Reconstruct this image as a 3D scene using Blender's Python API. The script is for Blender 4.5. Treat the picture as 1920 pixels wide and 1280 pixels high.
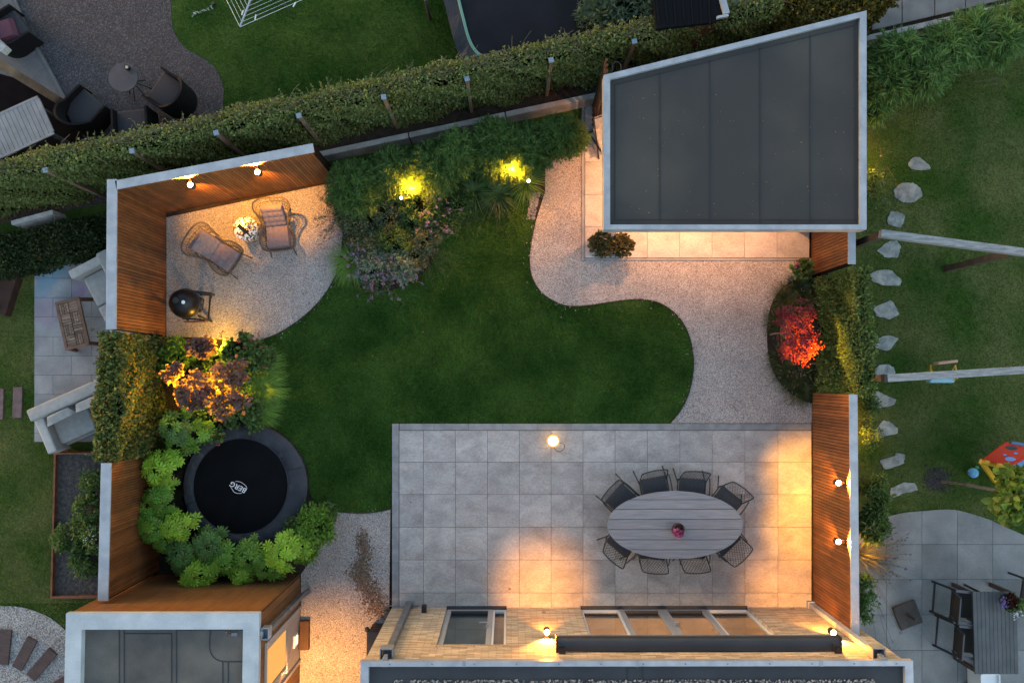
import bpy, bmesh, math, random
import numpy as np
from mathutils import Vector, Matrix, Quaternion
R = math.radians
S = bpy.context.scene
COL = S.collection
for o in list(bpy.data.objects): bpy.data.objects.remove(o)

# ---------------------------------------------------------------- camera
CAMH = 15.0
FPX = 1507.0
nadir = Vector((-5.0, -70.0, -FPX)).normalized()
QC = nadir.rotation_difference(Vector((0, 0, -1)))
cd = bpy.data.cameras.new("camera"); cam = bpy.data.objects.new("camera", cd); COL.objects.link(cam)
cam.location = (0, 0, CAMH); cam.rotation_mode = 'QUATERNION'; cam.rotation_quaternion = QC
cd.sensor_width = 36; cd.lens = FPX / 1920 * 36; cd.clip_end = 500; cd.clip_start = 0.1
S.camera = cam

# ---------------------------------------------------------------- dusk sky, faint last sun, exposure
SKY_STR = 0.15; SUN_STR = 0.08; EXPO = 3.15
wd = bpy.data.worlds.new("World"); S.world = wd; wd.use_nodes = True
nt = wd.node_tree
bg = nt.nodes['Background']; sky = nt.nodes.new('ShaderNodeTexSky'); sky.sky_type = 'NISHITA'
sky.sun_disc = False; sky.sun_elevation = R(2.5); sky.sun_rotation = R(300); sky.air_density = 1.0; sky.dust_density = 1.6; sky.ozone_density = 1.5
nt.links.new(sky.outputs[0], bg.inputs[0]); bg.inputs[1].default_value = SKY_STR
sl = bpy.data.lights.new("sun", 'SUN'); so = bpy.data.objects.new("sun", sl); COL.objects.link(so)
sl.energy = SUN_STR; sl.angle = R(40); sl.color = (1, .9, .8)
so.rotation_euler = (R(40), 0, R(60))
S.view_settings.view_transform = 'Standard'; S.view_settings.look = 'None'; S.view_settings.exposure = EXPO; S.view_settings.gamma = 1
S.render.engine = 'CYCLES'

# ---------------------------------------------------------------- helpers
def W(px, py, z=0.0):
    """point of the place that is seen at pixel (px,py) of the 1920 photo, at height z"""
    d = QC @ Vector((px - 960.0, -(py - 640.0), -FPX))
    t = (CAMH - z) / -d.z
    return Vector((d.x * t, d.y * t, z))
def G(px, py):
    p = W(px, py); return (p.x, p.y)

class MB:
    def __init__(s): s.v = []; s.f = []
    def add(s, vs, fs):
        b = len(s.v); s.v += [tuple(v) for v in vs]; s.f += [tuple(i + b for i in f) for f in fs]; return s
    def box(s, c, d, rz=0.0, m=None):
        x, y, z = [k / 2 for k in d]; ca, sa = math.cos(rz), math.sin(rz); vs = []
        for a in (-x, x):
            for b in (-y, y):
                for e in (-z, z):
                    p = (c[0] + a * ca - b * sa, c[1] + a * sa + b * ca, c[2] + e)
                    vs.append(m @ Vector(p) if m else p)
        return s.add(vs, [(0, 1, 3, 2), (4, 6, 7, 5), (0, 4, 5, 1), (2, 3, 7, 6), (0, 2, 6, 4), (1, 5, 7, 3)])
    def prism(s, pts, z0, z1):
        n = len(pts)
        a = sum(pts[i][0] * pts[(i + 1) % n][1] - pts[(i + 1) % n][0] * pts[i][1] for i in range(n))
        if a < 0: pts = pts[::-1]
        vs = [(p[0], p[1], z0) for p in pts] + [(p[0], p[1], z1) for p in pts]
        return s.add(vs, [tuple(range(n - 1, -1, -1)), tuple(range(n, 2 * n))] + [(i, (i + 1) % n, n + (i + 1) % n, n + i) for i in range(n)])
    def sheet(s, pts, z):
        n = len(pts)
        a = sum(pts[i][0] * pts[(i + 1) % n][1] - pts[(i + 1) % n][0] * pts[i][1] for i in range(n))
        if a < 0: pts = pts[::-1]
        return s.add([(p[0], p[1], z) for p in pts], [tuple(range(n))])
    def bar(s, a, b, w, h, up=(0, 0, 1)):
        a = Vector(a); b = Vector(b); d = (b - a).normalized(); u = Vector(up)
        if abs(d.dot(u)) > .95: u = Vector((0, 1, 0)) if abs(d.y) < .9 else Vector((1, 0, 0))
        r = d.cross(u).normalized(); u = r.cross(d).normalized(); vs = []
        for p in (a, b):
            for i, j in ((-1, -1), (1, -1), (1, 1), (-1, 1)): vs.append(p + r * (i * w / 2) + u * (j * h / 2))
        return s.add(vs, [(0, 1, 2, 3), (7, 6, 5, 4), (0, 4, 5, 1), (1, 5, 6, 2), (2, 6, 7, 3), (3, 7, 4, 0)])
    def tube(s, path, r, n=6, closed=False, cap=True):
        P = [Vector(p) for p in path]; k = len(P); rs = r if isinstance(r, (list, tuple)) else [r] * k
        ref = Vector((0.13, 0.21, 1)).normalized(); vs = []
        for i, p in enumerate(P):
            if closed: t = P[(i + 1) % k] - P[i - 1]
            else: t = P[min(i + 1, k - 1)] - P[max(i - 1, 0)]
            t.normalize()
            if abs(t.dot(ref)) > .97: rr = Vector((1, 0, 0))
            else: rr = ref
            u = t.cross(rr).normalized(); w = t.cross(u)
            for j in range(n):
                a = 2 * math.pi * j / n; vs.append(p + (u * math.cos(a) + w * math.sin(a)) * rs[i])
        fs = []
        for i in range(k if closed else k - 1):
            q = (i + 1) % k
            for j in range(n): fs.append((i * n + j, i * n + (j + 1) % n, q * n + (j + 1) % n, q * n + j))
        if not closed and cap: fs += [tuple(range(n - 1, -1, -1)), tuple((k - 1) * n + j for j in range(n))]
        return s.add(vs, fs)
    def lathe(s, prof, c=(0, 0, 0), n=24, m=None, sy=1.0):
        vs = []; k = len(prof)
        for r, z in prof:
            for j in range(n):
                a = 2 * math.pi * j / n; p = (c[0] + r * math.cos(a), c[1] + r * math.sin(a) * sy, c[2] + z); vs.append(m @ Vector(p) if m else p)
        fs = [(i * n + j, i * n + (j + 1) % n, (i + 1) * n + (j + 1) % n, (i + 1) * n + j) for i in range(k - 1) for j in range(n)]
        if prof[0][0] > 1e-4: fs.append(tuple(range(n - 1, -1, -1)))
        if prof[-1][0] > 1e-4: fs.append(tuple((k - 1) * n + j for j in range(n)))
        return s.add(vs, fs)
    def build(s, name, mat, parent=None, bevel=0, seg=2, smooth=False, world=False, sub=0):
        me = bpy.data.meshes.new(name)
        vs = s.v
        if world and parent is not None:
            L = rootloc(parent); vs = [(v[0] - L[0], v[1] - L[1], v[2] - L[2]) for v in vs]
        me.from_pydata(vs, [], s.f); me.update()
        if bevel:
            bm = bmesh.new(); bm.from_mesh(me)
            bmesh.ops.bevel(bm, geom=[e for e in bm.edges if len(e.link_faces) == 2 and e.calc_face_angle(0) > .6], offset=bevel, segments=seg, affect='EDGES', profile=.6, clamp_overlap=True)
            bm.to_mesh(me); bm.free()
        me.materials.append(mat)
        if smooth:
            me.polygons.foreach_set('use_smooth', [True] * len(me.polygons))
            try: me.set_sharp_from_angle(angle=R(40))
            except Exception: pass
        o = bpy.data.objects.new(name, me); COL.objects.link(o)
        if parent is not None: o.parent = parent
        if sub:
            md = o.modifiers.new('sub', 'SUBSURF'); md.levels = sub; md.render_levels = sub
        return o
def rootloc(p):
    L = Vector((0, 0, 0))
    while p is not None: L += p.location; p = p.parent
    return L
def tag(o, label=None, cat=None, group=None, kind=None):
    if label: o['label'] = label
    if cat: o['category'] = cat
    if group: o['group'] = group
    if kind: o['kind'] = kind
    return o
def thing(name, label, cat, loc=(0, 0, 0), rz=0.0, group=None):
    o = bpy.data.objects.new(name, None); COL.objects.link(o); o.empty_display_size = .1
    o.location = (loc[0], loc[1], loc[2] if len(loc) > 2 else 0); o.rotation_euler = (0, 0, rz)
    return tag(o, label, cat, group)
def struct(o): o['kind'] = 'structure'; return o
def dup(root, loc, rz, label, group=None):
    def cp(o, par):
        c = o.copy(); COL.objects.link(c); c.parent = par
        for ch in [x for x in bpy.data.objects if x.parent == o and x != c]: cp(ch, c)
        return c
    r = cp(root, None); r.location = (loc[0], loc[1], loc[2] if len(loc) > 2 else 0); r.rotation_euler = (0, 0, rz); r['label'] = label
    if group: r['group'] = group
    return r
def cr(pts, k=8, closed=False):
    """Catmull-Rom through 2-D or 3-D points"""
    P = [Vector(p) for p in pts]; n = len(P); out = []
    for i in range(n if closed else n - 1):
        p0 = P[(i - 1) % n] if closed or i > 0 else P[0]; p1 = P[i]; p2 = P[(i + 1) % n]
        p3 = P[(i + 2) % n] if closed or i + 2 < n else P[n - 1]
        for j in range(k):
            t = j / k
            out.append(.5 * ((2 * p1) + (p2 - p0) * t + (2 * p0 - 5 * p1 + 4 * p2 - p3) * t * t + (3 * p1 - p0 - 3 * p2 + p3) * t ** 3))
    if not closed: out.append(P[-1])
    return [tuple(p) for p in out]

# ---------------------------------------------------------------- materials
def pm(name, c1, c2=None, scale=4, detail=5, lo=.35, hi=.65, island=0.0, rough=.7, metal=0.0, bump=None, stretch=(1, 1, 1),
       tr=0.0, trc=None, fine=None, hue=0.0, rnd_off=False, distort=0.0, spec=.5, sheen=0, coat=0):
    m = bpy.data.materials.new(name); m.use_nodes = True; N = m.node_tree.nodes; L = m.node_tree.links
    b = N['Principled BSDF']; b.inputs['Roughness'].default_value = rough; b.inputs['Metallic'].default_value = metal
    b.inputs['Specular IOR Level'].default_value = spec; b.inputs['Sheen Weight'].default_value = sheen; b.inputs['Coat Weight'].default_value = coat
    c1 = tuple(c1) + (1,); tc = N.new('ShaderNodeTexCoord'); mp = N.new('ShaderNodeMapping'); mp.inputs['Scale'].default_value = stretch
    L.new(tc.outputs['Object'], mp.inputs[0]); vec = mp.outputs[0]; geo = N.new('ShaderNodeNewGeometry')
    if rnd_off:
        a = N.new('ShaderNodeVectorMath'); a.operation = 'MULTIPLY'; a.inputs[1].default_value = (37, 91, 53)
        cb = N.new('ShaderNodeCombineXYZ')
        for i in range(3): L.new(geo.outputs['Random Per Island'], cb.inputs[i])
        L.new(cb.outputs[0], a.inputs[0]); ad = N.new('ShaderNodeVectorMath'); ad.operation = 'ADD'
        L.new(vec, ad.inputs[0]); L.new(a.outputs[0], ad.inputs[1]); vec = ad.outputs[0]
    col = N.new('ShaderNodeRGB'); col.outputs[0].default_value = c1; out = col.outputs[0]
    if c2 is not None:
        n = N.new('ShaderNodeTexNoise'); n.inputs['Scale'].default_value = scale; n.inputs['Detail'].default_value = detail; n.inputs['Distortion'].default_value = distort
        L.new(vec, n.inputs[0]); r = N.new('ShaderNodeValToRGB'); r.color_ramp.elements[0].position = lo; r.color_ramp.elements[1].position = hi
        r.color_ramp.elements[0].color = c1; r.color_ramp.elements[1].color = tuple(c2) + (1,)
        L.new(n.outputs[0], r.inputs[0]); out = r.outputs[0]
    if fine:
        n = N.new('ShaderNodeTexNoise'); n.inputs['Scale'].default_value = fine[0]; n.inputs['Detail'].default_value = 2; L.new(vec, n.inputs[0])
        mr = N.new('ShaderNodeMapRange'); mr.inputs[1].default_value = .3; mr.inputs[2].default_value = .7; mr.inputs[3].default_value = 1 - fine[1]; mr.inputs[4].default_value = 1 + fine[1]
        L.new(n.outputs[0], mr.inputs[0]); mx = N.new('ShaderNodeVectorMath'); mx.operation = 'SCALE'; L.new(out, mx.inputs[0]); L.new(mr.outputs[0], mx.inputs['Scale']); out = mx.outputs[0]
    if island or hue:
        h = N.new('ShaderNodeHueSaturation')
        if island:
            mr = N.new('ShaderNodeMapRange'); mr.inputs[3].default_value = 1 - island; mr.inputs[4].default_value = 1 + island
            L.new(geo.outputs['Random Per Island'], mr.inputs[0]); L.new(mr.outputs[0], h.inputs['Value'])
        if hue:
            ml = N.new('ShaderNodeMath'); ml.operation = 'MULTIPLY'; ml.inputs[1].default_value = 7.3; fr = N.new('ShaderNodeMath'); fr.operation = 'FRACT'
            L.new(geo.outputs['Random Per Island'], ml.inputs[0]); L.new(ml.outputs[0], fr.inputs[0])
            mr = N.new('ShaderNodeMapRange'); mr.inputs[3].default_value = .5 - hue; mr.inputs[4].default_value = .5 + hue; L.new(fr.outputs[0], mr.inputs[0]); L.new(mr.outputs[0], h.inputs['Hue'])
        L.new(out, h.inputs['Color']); out = h.outputs[0]
    L.new(out, b.inputs['Base Color'])
    if bump:
        n = N.new('ShaderNodeTexNoise'); n.inputs['Scale'].default_value = bump[0]; n.inputs['Detail'].default_value = 4; L.new(vec, n.inputs[0])
        bp = N.new('ShaderNodeBump'); bp.inputs['Strength'].default_value = bump[1]; bp.inputs['Distance'].default_value = bump[2] if len(bump) > 2 else .01
        L.new(n.outputs[0], bp.inputs['Height']); L.new(bp.outputs[0], b.inputs['Normal'])
    if tr:
        t = N.new('ShaderNodeBsdfTranslucent'); mx = N.new('ShaderNodeMixShader'); mx.inputs[0].default_value = tr
        hs = N.new('ShaderNodeHueSaturation'); hs.inputs['Value'].default_value = 1.6; hs.inputs['Saturation'].default_value = 1.05; L.new(out, hs.inputs['Color'])
        (L.new(hs.outputs[0], t.inputs[0]) if trc is None else setattr(t.inputs[0], 'default_value', tuple(trc) + (1,))); L.new(b.outputs[0], mx.inputs[1]); L.new(t.outputs[0], mx.inputs[2]); L.new(mx.outputs[0], N['Material Output'].inputs[0])
    return m
def gravel_mat(name, cols, scale=45, bump=.6, tint=None):
    m = bpy.data.materials.new(name); m.use_nodes = True; N = m.node_tree.nodes; L = m.node_tree.links
    b = N['Principled BSDF']; b.inputs['Roughness'].default_value = .8
    tc = N.new('ShaderNodeTexCoord'); v = N.new('ShaderNodeTexVoronoi'); v.inputs['Scale'].default_value = scale; L.new(tc.outputs['Object'], v.inputs[0])
    sx = N.new('ShaderNodeSeparateColor'); L.new(v.outputs['Color'], sx.inputs[0])
    r = N.new('ShaderNodeValToRGB'); e = r.color_ramp.elements
    e[0].color = tuple(cols[0]) + (1,); e[1].color = tuple(cols[-1]) + (1,)
    for i, c in enumerate(cols[1:-1]):
        q = e.new((i + 1) / (len(cols) - 1)); q.color = tuple(c) + (1,)
    L.new(sx.outputs[0], r.inputs[0])
    n = N.new('ShaderNodeTexNoise'); n.inputs['Scale'].default_value = 2.2; n.inputs['Detail'].default_value = 6; L.new(tc.outputs['Object'], n.inputs[0])
    mr = N.new('ShaderNodeMapRange'); mr.inputs[1].default_value = .3; mr.inputs[2].default_value = .7; mr.inputs[3].default_value = .88; mr.inputs[4].default_value = 1.1; L.new(n.outputs[0], mr.inputs[0])
    mx = N.new('ShaderNodeVectorMath'); mx.operation = 'SCALE'; L.new(r.outputs[0], mx.inputs[0]); L.new(mr.outputs[0], mx.inputs['Scale'])
    L.new(mx.outputs[0], b.inputs['Base Color'])
    bp = N.new('ShaderNodeBump'); bp.inputs['Strength'].default_value = bump; bp.inputs['Distance'].default_value = .012; bp.invert = True
    L.new(v.outputs['Distance'], bp.inputs['Height']); L.new(bp.outputs[0], b.inputs['Normal'])
    return m
def emit(name, c, s):
    m = bpy.data.materials.new(name); m.use_nodes = True; b = m.node_tree.nodes['Principled BSDF']
    b.inputs['Emission Color'].default_value = tuple(c) + (1,); b.inputs['Emission Strength'].default_value = s; b.inputs['Base Color'].default_value = (.05, .045, .04, 1)
    return m
def brick_mat(name):
    m = bpy.data.materials.new(name); m.use_nodes = True; N = m.node_tree.nodes; L = m.node_tree.links
    b = N['Principled BSDF']; b.inputs['Roughness'].default_value = .85
    tc = N.new('ShaderNodeTexCoord'); sp = N.new('ShaderNodeSeparateXYZ'); L.new(tc.outputs['Object'], sp.inputs[0])
    ad = N.new('ShaderNodeMath'); ad.operation = 'ADD'; L.new(sp.outputs[0], ad.inputs[0]); L.new(sp.outputs[1], ad.inputs[1])
    cb = N.new('ShaderNodeCombineXYZ'); L.new(ad.outputs[0], cb.inputs[0]); L.new(sp.outputs[2], cb.inputs[1])
    br = N.new('ShaderNodeTexBrick'); L.new(cb.outputs[0], br.inputs[0]); br.inputs['Scale'].default_value = 1
    br.inputs['Brick Width'].default_value = .23; br.inputs['Row Height'].default_value = .056; br.inputs['Mortar Size'].default_value = .005; br.inputs['Mortar Smooth'].default_value = .2; br.inputs['Bias'].default_value = 0
    br.inputs['Color1'].default_value = (.34, .26, .17, 1); br.inputs['Color2'].default_value = (.62, .51, .36, 1); br.inputs['Mortar'].default_value = (.26, .20, .13, 1)
    n = N.new('ShaderNodeTexNoise'); n.inputs['Scale'].default_value = 3.5; n.inputs['Detail'].default_value = 8
    mp = N.new('ShaderNodeMapping'); mp.inputs['Scale'].default_value = (1, 4, 1); L.new(cb.outputs[0], mp.inputs[0]); L.new(mp.outputs[0], n.inputs[0])
    mr = N.new('ShaderNodeMapRange'); mr.inputs[1].default_value = .3; mr.inputs[2].default_value = .75; mr.inputs[3].default_value = .78; mr.inputs[4].default_value = 1.25; L.new(n.outputs[0], mr.inputs[0])
    mx = N.new('ShaderNodeVectorMath'); mx.operation = 'SCALE'; L.new(br.outputs[0], mx.inputs[0]); L.new(mr.outputs[0], mx.inputs['Scale']); L.new(mx.outputs[0], b.inputs['Base Color'])
    bp = N.new('ShaderNodeBump'); bp.inputs['Strength'].default_value = .8; bp.inputs['Distance'].default_value = .01; bp.invert = True; L.new(br.outputs['Fac'], bp.inputs['Height']); L.new(bp.outputs[0], b.inputs['Normal'])
    return m
def glass_mat(name, tint=(.85, .9, .9)):
    m = bpy.data.materials.new(name); m.use_nodes = True; N = m.node_tree.nodes; L = m.node_tree.links; N.remove(N['Principled BSDF'])
    t = N.new('ShaderNodeBsdfTransparent'); t.inputs[0].default_value = tuple(tint) + (1,); g = N.new('ShaderNodeBsdfGlossy'); g.inputs['Roughness'].default_value = .02
    lw = N.new('ShaderNodeLayerWeight'); lw.inputs[0].default_value = .5; pw = N.new('ShaderNodeMath'); pw.operation = 'POWER'; pw.inputs[1].default_value = 4.0; L.new(lw.outputs['Facing'], pw.inputs[0]); f = N.new('ShaderNodeMath'); f.operation = 'MULTIPLY_ADD'; f.inputs[1].default_value = .9; f.inputs[2].default_value = .04; L.new(pw.outputs[0], f.inputs[0]); x = N.new('ShaderNodeMixShader')
    L.new(f.outputs[0], x.inputs[0]); L.new(t.outputs[0], x.inputs[1]); L.new(g.outputs[0], x.inputs[2]); L.new(x.outputs[0], N['Material Output'].inputs[0]); return m
M = {}
M['soil'] = pm('soil', (.018, .012, .008), (.035, .025, .017), 9, bump=(40, .8, .03), rough=.95, fine=(90, .4))
M['grass'] = pm('grass', (.017, .054, .008), (.052, .108, .020), 1.0, 9, .36, .66, rough=.9, bump=(70, .8, .03), fine=(55, .35), spec=.1)
M['grass_dry'] = pm('grass_dry', (.040, .082, .013), (.120, .132, .044), .9, 9, .36, .66, rough=.9, bump=(70, .8, .03), fine=(55, .35), spec=.1)
M['blade'] = pm('blade', (.024, .084, .010), (.078, .160, .028), 1.0, 9, .36, .66, island=.5, hue=.02, rough=.7, tr=.25, spec=.15)
M['blade_dry'] = pm('blade_dry', (.058, .122, .017), (.170, .195, .056), .9, 9, .36, .66, island=.5, hue=.02, rough=.7, tr=.25, spec=.15)
M['gravel'] = gravel_mat('gravel', [(.14, .12, .11), (.28, .25, .235), (.36, .33, .31), (.50, .47, .44)], 84)
M['dark_gravel'] = gravel_mat('dark_gravel', [(.010, .011, .014), (.021, .022, .028), (.034, .035, .044), (.08, .08, .096)], 60, .8)
M['tile'] = pm('tile', (.265, .250, .236), (.415, .400, .382), 2.6, 14, .30, .70, island=.12, rough=.5, rnd_off=True, distort=.45, stretch=(1, 1.5, 1), fine=(26, .16), bump=(30, .1, .003))
M['kerb'] = pm('kerb', (.19, .195, .20), (.26, .265, .27), 6, island=.10, rough=.8, fine=(120, .1))
M['tile_left'] = pm('tile_left', (.20, .205, .215), (.29, .295, .30), 3, 6, island=.07, rough=.8, fine=(60, .15))
M['tile_right'] = pm('tile_right', (.15, .15, .15), (.27, .265, .26), 1.6, 7, .32, .7, island=.08, rough=.75, fine=(40, .1), rnd_off=True)
M['wood'] = pm('wood', (.115, .040, .011), (.195, .070, .020), 3, 5, .3, .7, island=.28, rough=.6, stretch=(3, 3, 1), bump=(60, .2, .004))
M['wood_dark'] = pm('wood_dark', (.05, .022, .010), (.09, .04, .018), 3, 5, island=.15, rough=.7)
M['backing'] = pm('backing', (.012, .007, .005), rough=.95, spec=.1)
M['zinc'] = pm('zinc', (.28, .305, .34), (.37, .395, .43), 5, 6, rough=.45, metal=.25, fine=(60, .05))
M['zinc_dark'] = pm('zinc_dark', (.13, .14, .155), (.18, .19, .205), 6, 5, rough=.5, metal=.3)
M['felt'] = pm('felt', (.030, .0295, .029), (.060, .055, .046), .6, 9, .40, .72, rough=.85, fine=(160, .35), bump=(200, .3, .004))
M['felt_brown'] = pm('felt_brown', (.044, .043, .041), (.125, .112, .093), 1.4, 9, .36, .75, rough=.8, fine=(120, .25))
M['seam'] = pm('seam', (.018, .020, .024), rough=.7)
M['concrete'] = pm('concrete', (.28, .28, .27), (.44, .44, .43), 4, 8, rough=.85, fine=(50, .15), bump=(40, .2, .005))
M['concrete_dark'] = pm('concrete_dark', (.07, .073, .082), (.11, .113, .12), 2.5, 7, rough=.85, fine=(60, .15))
M['brick'] = brick_mat('brick')
M['frame'] = pm('frame', (.30, .31, .32), rough=.45)
M['white_frame'] = pm('white_frame', (.62, .64, .66), rough=.4)
M['anthra'] = pm('anthra', (.026, .030, .038), (.034, .038, .046), 3, rough=.45, metal=.2)
M['glass'] = glass_mat('glass')
M['steel'] = pm('steel', (.5, .5, .5), rough=.3, metal=.9)
M['black'] = pm('black', (.012, .012, .013), rough=.5)
M['black_gloss'] = pm('black_gloss', (.006, .006, .007), (.010, .009, .009), 6, rough=.40, spec=.3)
M['tramp_mat'] = pm('tramp_mat', (.0032, .0036, .0045), (.005, .0055, .007), 3, spec=.12, rough=.85, fine=(200, .3))
M['tramp_pad'] = pm('tramp_pad', (.016, .019, .026), (.032, .036, .046), 4, 7, rough=.6, bump=(9, .5, .03), stretch=(1, 1, 1))
M['white'] = pm('white', (.75, .76, .78), rough=.5)
M['edging'] = pm('edging', (.035, .026, .02), rough=.8)
M['chairframe'] = pm('chairframe', (.028, .034, .030), rough=.5, metal=.3)
M['charcoal'] = pm('charcoal', (.030, .034, .042), (.042, .046, .055), 30, rough=.9, fine=(150, .2))
M['tabletop'] = pm('tabletop', (.165, .162, .172), (.26, .255, .268), 5, 7, .3, .7, island=.07, rough=.6, stretch=(.6, 14, 1))
M['rattan'] = pm('rattan', (.07, .05, .032), (.12, .085, .055), 20, rough=.6, island=.1)
M['mauve'] = pm('mauve', (.155, .12, .125), (.20, .155, .16), 20, rough=.95, fine=(200, .1))
M['mosaic'] = pm('mosaic', (.10, .06, .03), (.9, .82, .7), 28, 1, .46, .52, rough=.25, metal=.5, bump=(28, .5, .01))
M['dark_rattan'] = pm('dark_rattan', (.007, .007, .008), (.013, .012, .014), 30, rough=.85, spec=.15, bump=(80, .6, .006))
M['sofa'] = pm('sofa', (.26, .26, .25), (.31, .31, .30), 12, rough=.95, fine=(150, .1))
M['oldwood'] = pm('oldwood', (.10, .06, .04), (.22, .16, .12), 6, 6, island=.45, rough=.8, stretch=(1, 8, 1), rnd_off=True)
M['redwood'] = pm('redwood', (.10, .040, .025), (.15, .06, .035), 6, rough=.6)
M['corten'] = pm('corten', (.10, .035, .016), (.19, .07, .03), 8, 6, rough=.8)
M['greywood'] = pm('greywood', (.22, .23, .24), (.36, .37, .38), 5, 6, rough=.8, stretch=(2, 2, 1), fine=(30, .15))
M['timber'] = pm('timber', (.12, .075, .048), (.22, .15, .10), 5, 6, rough=.8)
M['sleeper'] = pm('sleeper', (.045, .030, .030), (.08, .055, .052), 5, 6, rough=.85, stretch=(1, 6, 1))
M['stone'] = pm('stone', (.17, .18, .175), (.33, .33, .30), 7, 9, .35, .65, island=.08, rough=.9, bump=(14, .7, .03), rnd_off=True)
M['mint'] = pm('mint', (.12, .27, .21), rough=.6)
M['red_plastic'] = pm('red_plastic', (.50, .035, .01), rough=.5, spec=.2)
M['yellow_plastic'] = pm('yellow_plastic', (.62, .34, .02), rough=.35)
M['blue_plastic'] = pm('blue_plastic', (.09, .25, .55), rough=.35)
M['sky_plastic'] = pm('sky_plastic', (.16, .40, .66), rough=.35)
M['green_plastic'] = pm('green_plastic', (.04, .28, .10), rough=.35)
M['peach'] = pm('peach', (.45, .25, .18), rough=.6)
M['pink'] = pm('pink', (.42, .10, .22), island=.3, rough=.7, tr=.3)
M['purple'] = pm('purple', (.22, .15, .30), island=.35, hue=.03, rough=.7, tr=.2)
M['crimson'] = pm('crimson', (.25, .01, .03), island=.3, rough=.7)
M['pot_blue'] = pm('pot_blue', (.16, .20, .23), (.21, .25, .28), 6, rough=.7)
M['pebble'] = pm('pebble', (.16, .16, .18), island=.7, rough=.8)
M['ballast'] = pm('ballast', (.22, .20, .18), island=.7, rough=.8)
M['brown_stone'] = pm('brown_stone', (.17, .11, .07), island=.6, hue=.01, rough=.9)
M['parquet'] = pm('parquet', (.42, .28, .15), (.5, .34, .19), 4, 5, island=.1, rough=.5)
M['plaster'] = pm('plaster', (.7, .68, .64), rough=.9)
M['petal'] = pm('petal', (.65, .65, .7), rough=.7)
WARM = (1.0, .56, .20); YEL = (1.0, .66, .22)
M['glow'] = emit('glow', (1, .72, .32), 4); M['glow_soft'] = emit('glow_soft', (1, .80, .50), .6); M['candle'] = emit('candle', (1, .5, .15), .2)
def leafmat(n, c, tr=.35, isl=.45, hue=.018, rough=.5, spec=.25): return pm(n, c, island=isl, hue=hue, rough=rough, tr=tr, spec=spec)
M['lf_hedge'] = leafmat('lf_hedge', (.150, .190, .062), hue=.025)
M['lf_ivy'] = leafmat('lf_ivy', (.100, .135, .038), hue=.03, rough=.45)
M['lf_ivydark'] = leafmat('lf_ivydark', (.030, .050, .018))
M['lf_laurel'] = leafmat('lf_laurel', (.115, .165, .045), hue=.02, rough=.45)
M['lf_bamboo'] = leafmat('lf_bamboo', (.075, .145, .034), hue=.02)
M['lf_bamboo_r'] = leafmat('lf_bamboo_r', (.105, .185, .05), hue=.012)
M['lf_fatsia'] = leafmat('lf_fatsia', (.125, .26, .035), isl=.35, hue=.015, rough=.4)
M['lf_fatsia_lt'] = leafmat('lf_fatsia_lt', (.26, .43, .04), isl=.3, hue=.012, rough=.4)
M['lf_fatsia_dk'] = leafmat('lf_fatsia_dk', (.10, .20, .05), isl=.35, rough=.35)
M['lf_smoke'] = pm('lf_smoke', (.105, .082, .098), island=.35, rough=.55, tr=.4, trc=(.60, .36, .04), spec=.2)
M['lf_acer'] = pm('lf_acer', (.12, .038, .065), island=.5, hue=.02, rough=.55, tr=.35, trc=(.62, .085, .01), spec=.2)
M['lf_green'] = leafmat('lf_green', (.085, .155, .045))
M['lf_fern'] = leafmat('lf_fern', (.12, .23, .035), isl=.35)
M['lf_silver'] = leafmat('lf_silver', (.19, .25, .18), isl=.4)
M['lf_grey'] = leafmat('lf_grey', (.13, .16, .085), isl=.4)
M['lf_hakone'] = leafmat('lf_hakone', (.18, .32, .06), isl=.4)
M['lf_penn'] = leafmat('lf_penn', (.065, .085, .030), isl=.5)
M['lf_seed'] = leafmat('lf_seed', (.16, .14, .085), isl=.3)
M['lf_bud'] = leafmat('lf_bud', (.055, .10, .065), isl=.4)
M['lf_autumn'] = leafmat('lf_autumn', (.22, .16, .035), isl=.5, hue=.03)
M['lf_catalpa'] = leafmat('lf_catalpa', (.13, .20, .035), isl=.35, hue=.02)
M['lf_hydr'] = leafmat('lf_hydr', (.095, .085, .032), isl=.4, hue=.03)
M['twig'] = pm('twig', (.15, .115, .07), rough=.9, island=.3)
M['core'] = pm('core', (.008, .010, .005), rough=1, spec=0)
M['glow_rim'] = emit('glow_rim', (1, .42, .03), .13); M['glow_white'] = emit('glow_white', (1, .86, .62), .28)
M['steel_dark'] = pm('steel_dark', (.035, .030, .027), rough=.45, metal=.5); M['pot_dark'] = pm('pot_dark', (.05, .018, .022), rough=.6); M['black_leaf'] = leafmat('black_leaf', (.03, .022, .018))
M['bluecap'] = pm('bluecap', (.15, .21, .27), rough=.5)
M['gravel_l'] = gravel_mat('gravel_l', [(.08, .08, .08), (.19, .19, .19), (.27, .27, .26), (.42, .42, .41)], 60)
M['redslab'] = pm('redslab', (.10, .065, .065), (.15, .10, .10), 8, rough=.85); M['sofa_lt'] = pm('sofa_lt', (.33, .33, .32), (.38, .38, .37), 12, rough=.95)
M['oldwood2'] = pm('oldwood2', (.10, .055, .035), (.16, .09, .06), 8, rough=.8); M['soil_lt'] = pm('soil_lt', (.03, .027, .025), (.07, .065, .06), 14, 6, rough=.95, fine=(70, .5), bump=(30, .8, .03))
M['corten_dk'] = pm('corten_dk', (.022, .010, .007), (.045, .018, .010), 5, rough=.9); M['grass_top'] = pm('grass_top', (.032, .074, .010), (.084, .122, .026), 1.0, 7, .36, .68, rough=.9, bump=(70, .8, .03), fine=(55, .35), spec=.1)
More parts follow.
